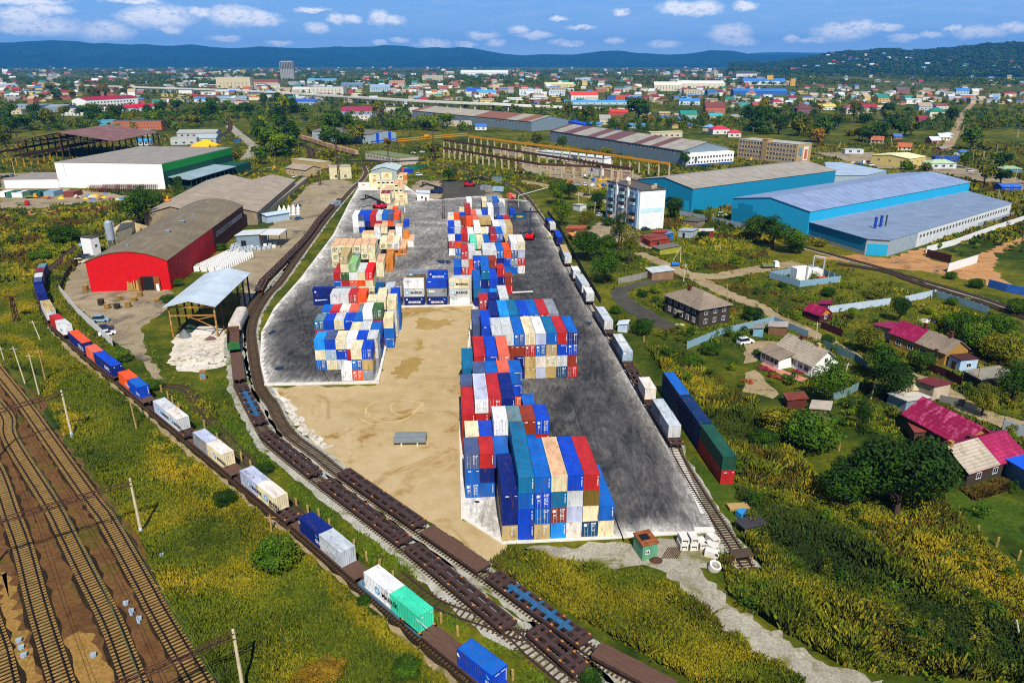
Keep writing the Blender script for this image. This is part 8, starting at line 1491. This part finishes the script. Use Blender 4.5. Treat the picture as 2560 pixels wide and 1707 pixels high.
portal('L',(913,600),(823,262),(-260,580),'lattice portal on a pale post across the middle of the main line'); portal('L',(1575,1640),(1500,1240),(560,1640),'lattice portal at the bottom edge over the main line'); portal('H',(590,1475),(470,1110),(-160,1290),'lattice portal farthest up the main line')
for (v,xb,yb,xt,yt,lab) in (('H',320,1130,235,800,'white concrete mast beside the wooden poles'),('H',205,1040,105,740,'pale catenary mast at the first wooden pole'),('H',40,870,0,740,'pale mast at the frame edge with white foot'),('H',370,1020,315,760,'wooden mast with small crossarm')): pole(v,xb,yb,xt,yt,lab,PW if 'wooden mast' not in lab else PWD,True,0,'catenary_mast')
for k_, (o_, S, Q) in enumerate(ML[:3]):
    b = MB(); r_ = thing('overhead_wire', 'overhead contact wire strung over the %s track of the main line' % ('east', 'middle', 'west')[k_], 'wire', (0,0,0), 0, 'overhead wires')
    for i in range(0, len(S)-8, 8): b.tube((*S[i],6.0),(*S[i+8],6.0),.028,n=4); b.tube((*S[i],7.3-.5*math.sin(i/24*3.1)**2),(*S[i+8],7.3-.5*math.sin((i+8)/24*3.1)**2),.025,n=4)
    b.build('wire', mat('copper_wire','#5a6a3a',.6), r_)
# track boxes
for k, (v,x,y,n_,lab) in enumerate((('L',815,1060,1,'grey switch machine nearest the portal'),('L',852,1110,2,'pair of grey track boxes below the switch machine'),('L',900,1160,2,'grey switch machine with rods at the turnout'),('L',1070,965,1,'lone grey box beside the ballast edge'),('L',605,1395,1,'lone grey box between the tracks'),('L',125,1300,1,'grey box at the head of the small row'),('L',140,1345,1,'grey box in the middle of the small row'),('L',157,1395,1,'white box at the end of the small row'),('L',1045,750,1,'flat stone plate at the thin white stake'))):
    p = W(v,x,y); b = MB(); b.box(-.5,.5,-.4,.4,0,.45).box(-.55,.55,-.45,.45,.452,.56).box(-.2,.2,-.62,-.42,0,.3)
    if n_ > 1: b.box(-.3,.3,-1.3,-.64,0,.4).box(-.5,-.3,.42,1.5,.1,.2)
    tag(b.build('track_box', paint('#94a4ae'), None, (p[0],p[1],.06), .4), lab, 'track box', 'trackside boxes').scale = (.62,.62,.75)
# concrete stakes along the long train
stk = [('M',1298,1180),('M',1405,1265),('M',990,905),('M',905,830),('M',818,780),('M',510,500),('M',440,475),('M',365,430),('M',70,180),('M',740,700),('M',1760,1550),('H',1375,1160),('H',1465,1250),('H',1320,1110),('T2',1130,890),('T2',1235,970),('T2',850,650),('T2',410,310),('T2',335,220),('T2',700,500),('M',10,125),('M',580,565)]
sm = MB().box(-.14,.14,-.14,.14,-.1,1.7).box(-.2,.2,-.06,.06,1.2,1.3).mesh('fence_stake'); sm.materials.append(PWD)
for k, (v,x,y) in enumerate(sorted(stk, key=lambda q: VW[q[0]][1]+q[2]/VW[q[0]][2])): p = W(v,x,y); tag(ob('fence_stake', sm, None, (p[0],p[1],0), random.uniform(0,1)), 'weathered fence stake beside the long train, %s from the top' % (ORD[k] if k < 15 else ['sixteenth','seventeenth','eighteenth','nineteenth','twentieth','next to last','last'][k-15]), 'stake', 'old fence stakes along the train')
st2 = [('J',1780,780),('J',1850,790),('J',1915,850),('J',1980,900),('J',2050,945),('J',1665,700),('O',1185,670),('O',1290,745),('O',1400,810),('O',1520,885),('O',525,280),('O',572,345)]
for k, (v,x,y) in enumerate(st2): p = W(v,x,y); tag(ob('fence_stake', sm, None, (p[0],p[1],0), random.uniform(0,1)), 'weathered stake, %s' % ('%s of the row along the garden edge' % ORD[k] if k < 6 else '%s of the row round the green lawn' % ORD[k-6] if k < 10 else 'beside the rounded bush, %s' % ('upper' if k == 10 else 'lower')), 'stake', 'old fence stakes by the gardens')
# things near the slab corner
def block(name, label, loc, size, m, rz=0, group=None, tilt=0, hole=True):
    sx, sy, sz = size; b = MB(); t_ = .18
    b.box(-sx/2,sx/2,-sy/2,sy/2,0,t_).box(-sx/2,sx/2,-sy/2,sy/2,sz-t_,sz).box(-sx/2,-sx/2+t_,-sy/2,sy/2,t_+.002,sz-t_-.002).box(sx/2-t_,sx/2,-sy/2,sy/2,t_+.002,sz-t_-.002); o = b.build(name, m, None, loc, rz); o.rotation_euler[0] = tilt; return tag(o, label, 'concrete block', group)
pb = W('N',1790,905)
for k, (dx,dy,dz,rz,lab) in enumerate(((-1.4,0,0,.1,'lower hollow concrete block at the slab corner, first'),(.1,0,0,.1,'lower hollow concrete block, middle one'),(1.6,.3,0,.15,'lower hollow concrete block, end one'),(-1.3,.1,1.01,.1,'upper hollow concrete block on the first'),(.2,.2,1.01,.1,'upper hollow concrete block on the middle one'),(2.9,-.6,0,.6,'hollow concrete block standing askew'),(2.6,-2.2,0,1.1,'long concrete block lying on the gravel'),(3.6,1.4,0,.4,'hollow concrete block by the rails'))): block('concrete_block', lab, (pb[0]+dx,pb[1]+dy,.07+dz), (1.2,2.0,1.0), M_CONC, rz, 'hollow concrete blocks')
p = W('N',1950,1060); b = MB(); n = 20; vs = [(r_*math.cos(2*PI*k/n), r_*math.sin(2*PI*k/n), z) for r_, z in ((.9,0),(.9,.9),(.6,.9),(.6,0)) for k in range(n)]; b.add(vs, [(j*n+k, j*n+(k+1)%n, (j+1)*n+(k+1)%n, (j+1)*n+k) for j in range(3) for k in range(n)]); o = tag(b.build('well_ring', M_CONC, None, (p[0],p[1],.1)), 'pale concrete well ring on the gravel road edge', 'concrete ring'); o.rotation_euler = (.3,.2,0)
A_, B_ = W('N',1440,1005), W('N',1545,985); r, _ = hall('site_hut', 'green ribbed site hut with rusty sagging roof', 'hut', A_, B_, 3.2, 2.6, 2.75, 'mono', mat('worn_green','#5c9472',.7,.3,.6,'#b08450',.35,stretch=(5,5,.4)), mat('rust_roof','#8a4a22',.8,.4,.5,'#c88a50',.5), [('f',1,1,1.2,1,.5,.5,.2,.45)], .12); MB().box(-.9,.5,1,2.4,2.95,2.99).build('roof_hole', DARK, r)
heap('scrap_heap', 'small scrap heap beside the green site hut', 'scrap', (*W('N',1540,1000),.1), 1.0,.8,.5, RUST, 12); b = MB(); p = W('N',1640,960)
for k in range(9): b.tube((k*.28,0,.12),(k*.28+1.6,2.6,.14),.07,n=6)
tag(b.build('pipe_bundle', RUST, None, (p[0]-1.5,p[1]-1,.06)), 'bundle of rusty pipes beside the green site hut', 'pipes'); heap('gravel_heap', 'flat heap of crushed stone at the slab edge', 'heap', (*W('N',860,985),.05), 5.4, 2.6, .5, M_GRAVEL, 22)
def bench(v,x,y,s,label,yaw,m): 
    p = W(v,x,y); r = thing('work_table', label, 'table', (p[0],p[1],.05), yaw); MB().box(-s,s,-s*.6,s*.6,1.3,1.45).build('top', m, r)
    for sx in (-1,1):
        for sy in (-1,1): MB().bar((sx*s*.85,sy*s*.5,0),(sx*s*.85,sy*s*.5,1.3),.18).build('leg', PWD, r)
bench('X',1722,1215,2.2,'rough dark-topped wooden table on the grass',.4,paint('#3a3638')); bench('X',1700,1288,1.6,'rough timber trestle by the rail end',.2,paint('#4c3c2c')); boxthing('plank_pile', 'small plank pile on the mown strip', 'planks', (*W('X',1695,1168),.05), (3.4,1.6,.5), PWD, .1); boxthing('blue_crate', 'blue crate behind the rough wooden table', 'crate', (*W('X',1704,1187),.05), (1.6,1.4,1.0), paint('#2c84b8'), .4)
# ribbed grey platform on the sand
p = W('I',1225,1545); r = thing('sheet_pack', 'grey pack of ribbed sheets lying on the sand', 'sheet pack', (p[0],p[1],.06), .02); b = MB(); b.box(-3.1,3.1,-.2,2.9,.55,1.35)
for k in range(16): b.box(-3.1,3.1,-.1+.19*k,-.02+.19*k,1.352,1.41)
b.build('sheets', mat('weathered_zinc','#7c8488',.6,.3,.6,'#5a6268',.4,stretch=(.3,3,1)), r)
for x in (-1.6,1.5): MB().box(x-.12,x+.12,-.6,3.1,.0,.53).build('bearer', M_CONC, r)
# timber and pallets at the red hall, slabs by the workshop
PAL_ = mat('pallet_wood', '#b08a48', .9, .3, 1.5, '#7c5c30', .4)
for k, (v,x,y,s,lab) in enumerate((('H',880,430,1.6,'pallet stack at the front of the timber yard'),('H',960,430,1.6,'dark pallet stack beside the front one'),('H',1050,420,1.9,'tall yellow pallet stack in the timber yard'),('H',1100,370,1.5,'pallet stack below the gate ramp'),('H',980,360,1.4,'pallet pile behind the front stacks'),('H',1145,330,1.6,'pallets leaning by the gate ramp'),('H',705,285,1.9,'orange pallet stack at the hall corner'),('H',1285,365,.7,'low pallet beside the gate ramp'),('H',830,400,2.0,'dark crate at the timber yard edge'))):
    p = W(v,x,y); b = MB(); n_ = max(3, int(s/.17))
    for j in range(n_):
        z = j*.17; ox = random.uniform(-.08,.08)
        for q in range(5): b.box(-.75+ox,.75+ox,-.62+.27*q,-.46+.27*q,z+.1,z+.15)
        for q in (-.7,0,.6): b.box(q+ox,q+.1+ox,-.6,.6,z,z+.099)
    tag(b.build('pallet_stack', PAL_ if 'dark' not in lab else BARK, None, (p[0],p[1],.05), random.uniform(-.4,.4)), lab, 'pallets', 'pallet stacks at the red hall')
b = MB()
for k in range(12): b.bar((k*.35,0,.1),(k*.35+random.uniform(-.3,.3),.5,3.2+random.uniform(-.5,.5)),.25)
p = W('H',1045,290); tag(b.build('leaning_boards', PAL_, None, (p[0],p[1],.05), .1), 'yellow boards leaning against the red hall front', 'boards')
SLB = paint('#aab4bc','paving_pack',var=.15); kk = 0
for (v,x0,y0,x1,y1,nx_,ny_) in (('D',1880,1175,2110,1120,9,4),('D',2120,1130,2240,1110,4,2)):
    for i in range(nx_):
        for j in range(ny_):
            u = i/max(1,nx_-1); x, y = x0+(x1-x0)*u + j*8, y0+(y1-y0)*u - j*24+random.uniform(-2,2); p = W(v,x,y); boxthing('paving_pack', 'grey pack of paving blocks, %s from the west in %s row by the workshop' % (ORD[i], ORD[j]) if nx_ == 9 else 'pale pack of paving blocks, %s in %s row under the canopy' % (ORD[i], ORD[j]), 'paving pack', (p[0],p[1],.05), (1.25,1.1,1.1), SLB if random.random() < .8 else WP, .1, 'packs of paving blocks'); kk += 1
for i in range(16):
    for j in range(4):
        x, y = 1700+i*17+j*62-100, 1300-i*8.2-j*-2; p = W('D',x+10,y); 
        b = MB(); b.box(-.9,.9,-.7,.7,.12,1.7); b.box(-1,1,-.8,.8,0,.1); b.bar((-.8,0,1.72),(.2,0,2.5),.14); b.bar((.8,0,1.72),(.2,0,2.5),.14); tag(b.build('white_frame_pack', WP, None, (p[0],p[1],.05), .25), 'white framed pack, %s along %s line beside the workshop yard' % (ORD[i] if i < 15 else 'last', ORD[j]), 'pack', 'white framed packs')
for i in range(5):
    for j in range(3):
        p = W('E',160+i*38,850-j*24-i*3); o = heap('bulk_bag', 'white bulk bag, %s in the %s row on the works yard' % (ORD[i], ORD[j]), 'bag', (p[0],p[1],.02), 1.0, 1.0, 2.4, WP, 10, 'white bulk bags')
# long concrete platform and small bits
b = MB(); p, q = W('E',20,870), W('E',375,575); b.bar((p[0],p[1],1.6),(q[0],q[1],1.6),3,0,3.2); tag(b.build('loading_platform', paint('#9a8c74',var=.25), None, (0,0,.03)), 'long tan concrete wall along the twin shed', 'wall'); p = W('D',2180,870); hall('trailer', 'pale blue box body at the end of the tan wall', 'box body', W('E',0,895), W('E',60,910), 12, 3.4, 3.8, 'arch', paint('#a4b8c8'), paint('#b4c4d0')); heap('tarpaulin_heap', 'bright yellow tarpaulin tent behind the white warehouse', 'tent', (*W('A',1410,1000),.03), 13, 8, 6, paint('#e8b010'), 14)
p = W('D',1390,850); r = thing('vent_stack', 'short pale vent drum with yellow cap beside the arched roof', 'vent', (p[0],p[1],0)); MB().tube((0,0,0),(0,0,7.5),1.2,n=14).build('drum', SIL, r); MB().tube((0,0,7.52),(0,0,8.0),1.6,n=14).tube((0,0,8.02),(0,0,9.6),.5,n=10).build('cap', YEL, r)
for v,x,y,lab in (('D',770,660,'first'),('D',870,655,'second'),('D',970,655,'third'),('D',1070,655,'fourth'),('D',1170,655,'fifth')):
    p = W(v,x+30,y); b = MB()
    for k in range(10):
        for j in range(4): b.bar((k*1.1-5,j*.9,0),(k*1.1-4.6,j*.9+.3,4.2),.12)
        b.bar((k*1.1-5,0,2+.2*(k%3)),(k*1.1-3,3,3.4),.1)
    tag(b.build('steel_truss_stack', mat('truss_maroon','#6a2a2a',.8,.3,1), None, (p[0],p[1],.03)), 'stack of maroon steel trusses before the white warehouse, %s from the west' % lab, 'trusses', 'maroon truss stacks')
for k,(v,x,y,c,lab) in enumerate((('D',60,690,'#e0e0dc','white'),('D',130,690,'#2c6a50','green'),('D',185,692,'#dcdcd8','pale'),('D',255,690,'#3c5c44','dull green'),('D',330,685,'#1c5848','dark green'),('D',440,682,'#7a98a8','blue-grey'),('D',600,685,'#7a3a34','rust-red'))):
    p = W(v,x,y); boxthing('storage_box', '%s storage box in the row below the white warehouse' % lab, 'storage box', (p[0],p[1],.05), (5.6,9,2.7), paint(c), 0, 'storage boxes')
for k in range(26):
    v,x,y = 'D', random.uniform(300,1000), random.uniform(665,725); p = W(v,x,y); c = random.choice(['#c87820','#d8b030','#6a3a2c','#3c78a8','#b8b0a0','#8a4a34','#4a5a3a']); heap('scrap_pile', '%s scrap pile on the yard below the white warehouse' % {'#c87820':'orange','#d8b030':'yellow','#6a3a2c':'brown','#3c78a8':'blue','#b8b0a0':'pale','#8a4a34':'rusty','#4a5a3a':'green'}[c], 'scrap', (p[0],p[1],.03), random.uniform(1,2.4), random.uniform(1,2), random.uniform(.6,1.6), paint(c), 9, 'scrap piles')
g_ = MB()
for v,x,y in (('F',1600,1140),('F',1640,1140)): pass
p, q = W('F',1595,1140), W('F',1632,1142); r = thing('goal_frame', 'white football goal frame on the meadow', 'goal', (p[0],p[1],0)); MB().bar((0,0,0),(0,0,2.4),.14).bar((q[0]-p[0],q[1]-p[1],0),(q[0]-p[0],q[1]-p[1],2.4),.14).bar((0,0,2.4),(q[0]-p[0],q[1]-p[1],2.4),.14).build('frame', paint('#d0c890'), r)
p = W('F',1265,1262); r = thing('water_tank', 'small blue tank beside the strutted pole', 'tank', (p[0],p[1],0)); MB().tube((-1.3,0,.9),(1.3,0,.9),.75,n=12).box(-.9,-.6,-.6,.6,0,.3).box(.6,.9,-.6,.6,0,.3).build('drum', paint('#1c64b0'), r)
p = W('H',1660,1010); r = thing('shrine_board', 'small arched wooden board standing in the weeds', 'board', (p[0],p[1],0), .3); MB().box(-.7,.7,-.1,.1,0,1.9).build('panel', OCH, r); MB().box(-.45,.45,-.14,-.102,.3,1.7).build('picture', paint('#4a90a0'), r); MB().tube((0,-.1,1.9),(0,.1,1.9),.7,n=16).build('arch', OCH, r)
r = thing('pipe_gantry', 'dark overhead pipe run on posts beyond the cream boxes', 'pipe run', (0,0,0)); pts = [W('E',730,398,6),W('E',900,395,6),W('E',1060,408,6),W('E',1330,395,6)]; b = MB()
for p, q in zip(pts, pts[1:]): b.tube((p[0],p[1],6),(q[0],q[1],6),.5,n=8)
b.build('pipe', paint('#2c2a2a'), r)
for p in pts: MB().bar((p[0],p[1],0),(p[0],p[1],5.6),.4).build('post', RUST, r)
r = thing('rail_gate', 'pale tubular portal over the track at the slab end', 'portal', (0,0,0)); p, q = W('E',2110,780), W('E',2290,690); h = 6; MB().tube((p[0],p[1],0),(p[0],p[1],h),.2,n=8).tube((q[0]+8,q[1],0),(q[0]+8,q[1],h),.2,n=8).build('post', STEEL, r); MB().tube((p[0],p[1],h),(q[0]+8,q[1],h),.22,n=8).build('pipe', paint('#c8c8bc'), r)
for v,x,y,rx,c,lab in (('K',1500,530,2.6,'#d8d4c8','pale concrete slab pad on the meadow'),('K',1830,1000,1.6,'#c8a860','tan board sheet on the lane verge'),('J',1960,560,1.6,'#b8a888','small pale sand heap before the wooden house')): heap('flat_heap', lab, 'heap', (*W(v,x,y),.03), rx, rx*.7, .25, paint(c), 10)
FL = [leafmat('flowers_'+k, *c, scale=3) for k, c in dict(a=('#8a2430','#c04060','#3c5010'), b=('#d07020','#a83848','#40500c')).items()]
for v,x,y,rx,ry,i,lab in (('K',170,930,2.6,1.0,0,'flower bed along the pink paving, upper'),('K',260,1000,2.4,1.0,1,'flower bed along the pink paving, lower'),('K',430,950,1.8,.7,0,'flower bed under the white house wall'),('K',20,1035,1.6,1.1,1,'round flower bed on the gravel yard')):
    p = W(v,x,y); Q = crown_quads(1,.5,10,40,.1,90+i); o = tag(ob('flower_bed', q2mesh('flower_bed', Q, FL[i]), None, (p[0],p[1],-.1), -.6), lab, 'flower bed'); o.scale = (rx,ry,.9)
# ---- far people carriers and yard debris
for k in range(60):
    a = random.uniform(0,1); v,x,y = random.choice((('G',random.uniform(700,1500),random.uniform(390,440)),('F',random.uniform(400,720),random.uniform(560,620)),('B',random.uniform(1700,2340),random.uniform(740,890)),('A',random.uniform(1100,2300),random.uniform(670,720)))); p = W(v,x,y)
    if free(np.array([p[0]]),np.array([p[1]]),1)[0] or k < 25:
        c = random.choice(('#e0e0de','#b02c28','#2c60b0','#3c4048','#c8ccd0','#d8a828','#8a9098')); o = tag(MB().box(-2.1,2.1,-.85,.85,.25,.9).box(-1.5,.9,-.75,.75,.9,1.45).build('far_car', paint(c, var=.05), None, (p[0],p[1],.05), random.uniform(0,3)), '%s car far off among the %s' % ({'#e0e0de':'white','#b02c28':'red','#2c60b0':'blue','#3c4048':'dark','#c8ccd0':'silver','#d8a828':'yellow','#8a9098':'grey'}[c], {'G':'market stalls','F':'depot yard pipes','B':'allotment roofs','A':'overpass workshops'}[v]), 'car', 'far cars')
print('things', len(TH))
# ---------------------------------------------------------------- labels that still coincide take one group
seen = {}
for o in TH: 
    l = o.get('label')
    if l: seen.setdefault(l.lower(), []).append(o)
for l, os_ in seen.items():
    if len(os_) > 1:
        os_.sort(key=lambda o: PX(*o.matrix_basis.translation)[0])
        for i, o in enumerate(os_):
            nm = (ORD[i] if i < 15 else 'further') + ' from the west'; base = o['label'].split()
            if len(base) + 4 <= 16: o['label'] = ' '.join(base) + ', ' + nm
            o['group'] = o.get('group') or os_[0].get('group') or (os_[0].name.split('.')[0].replace('_', ' ') + 's')
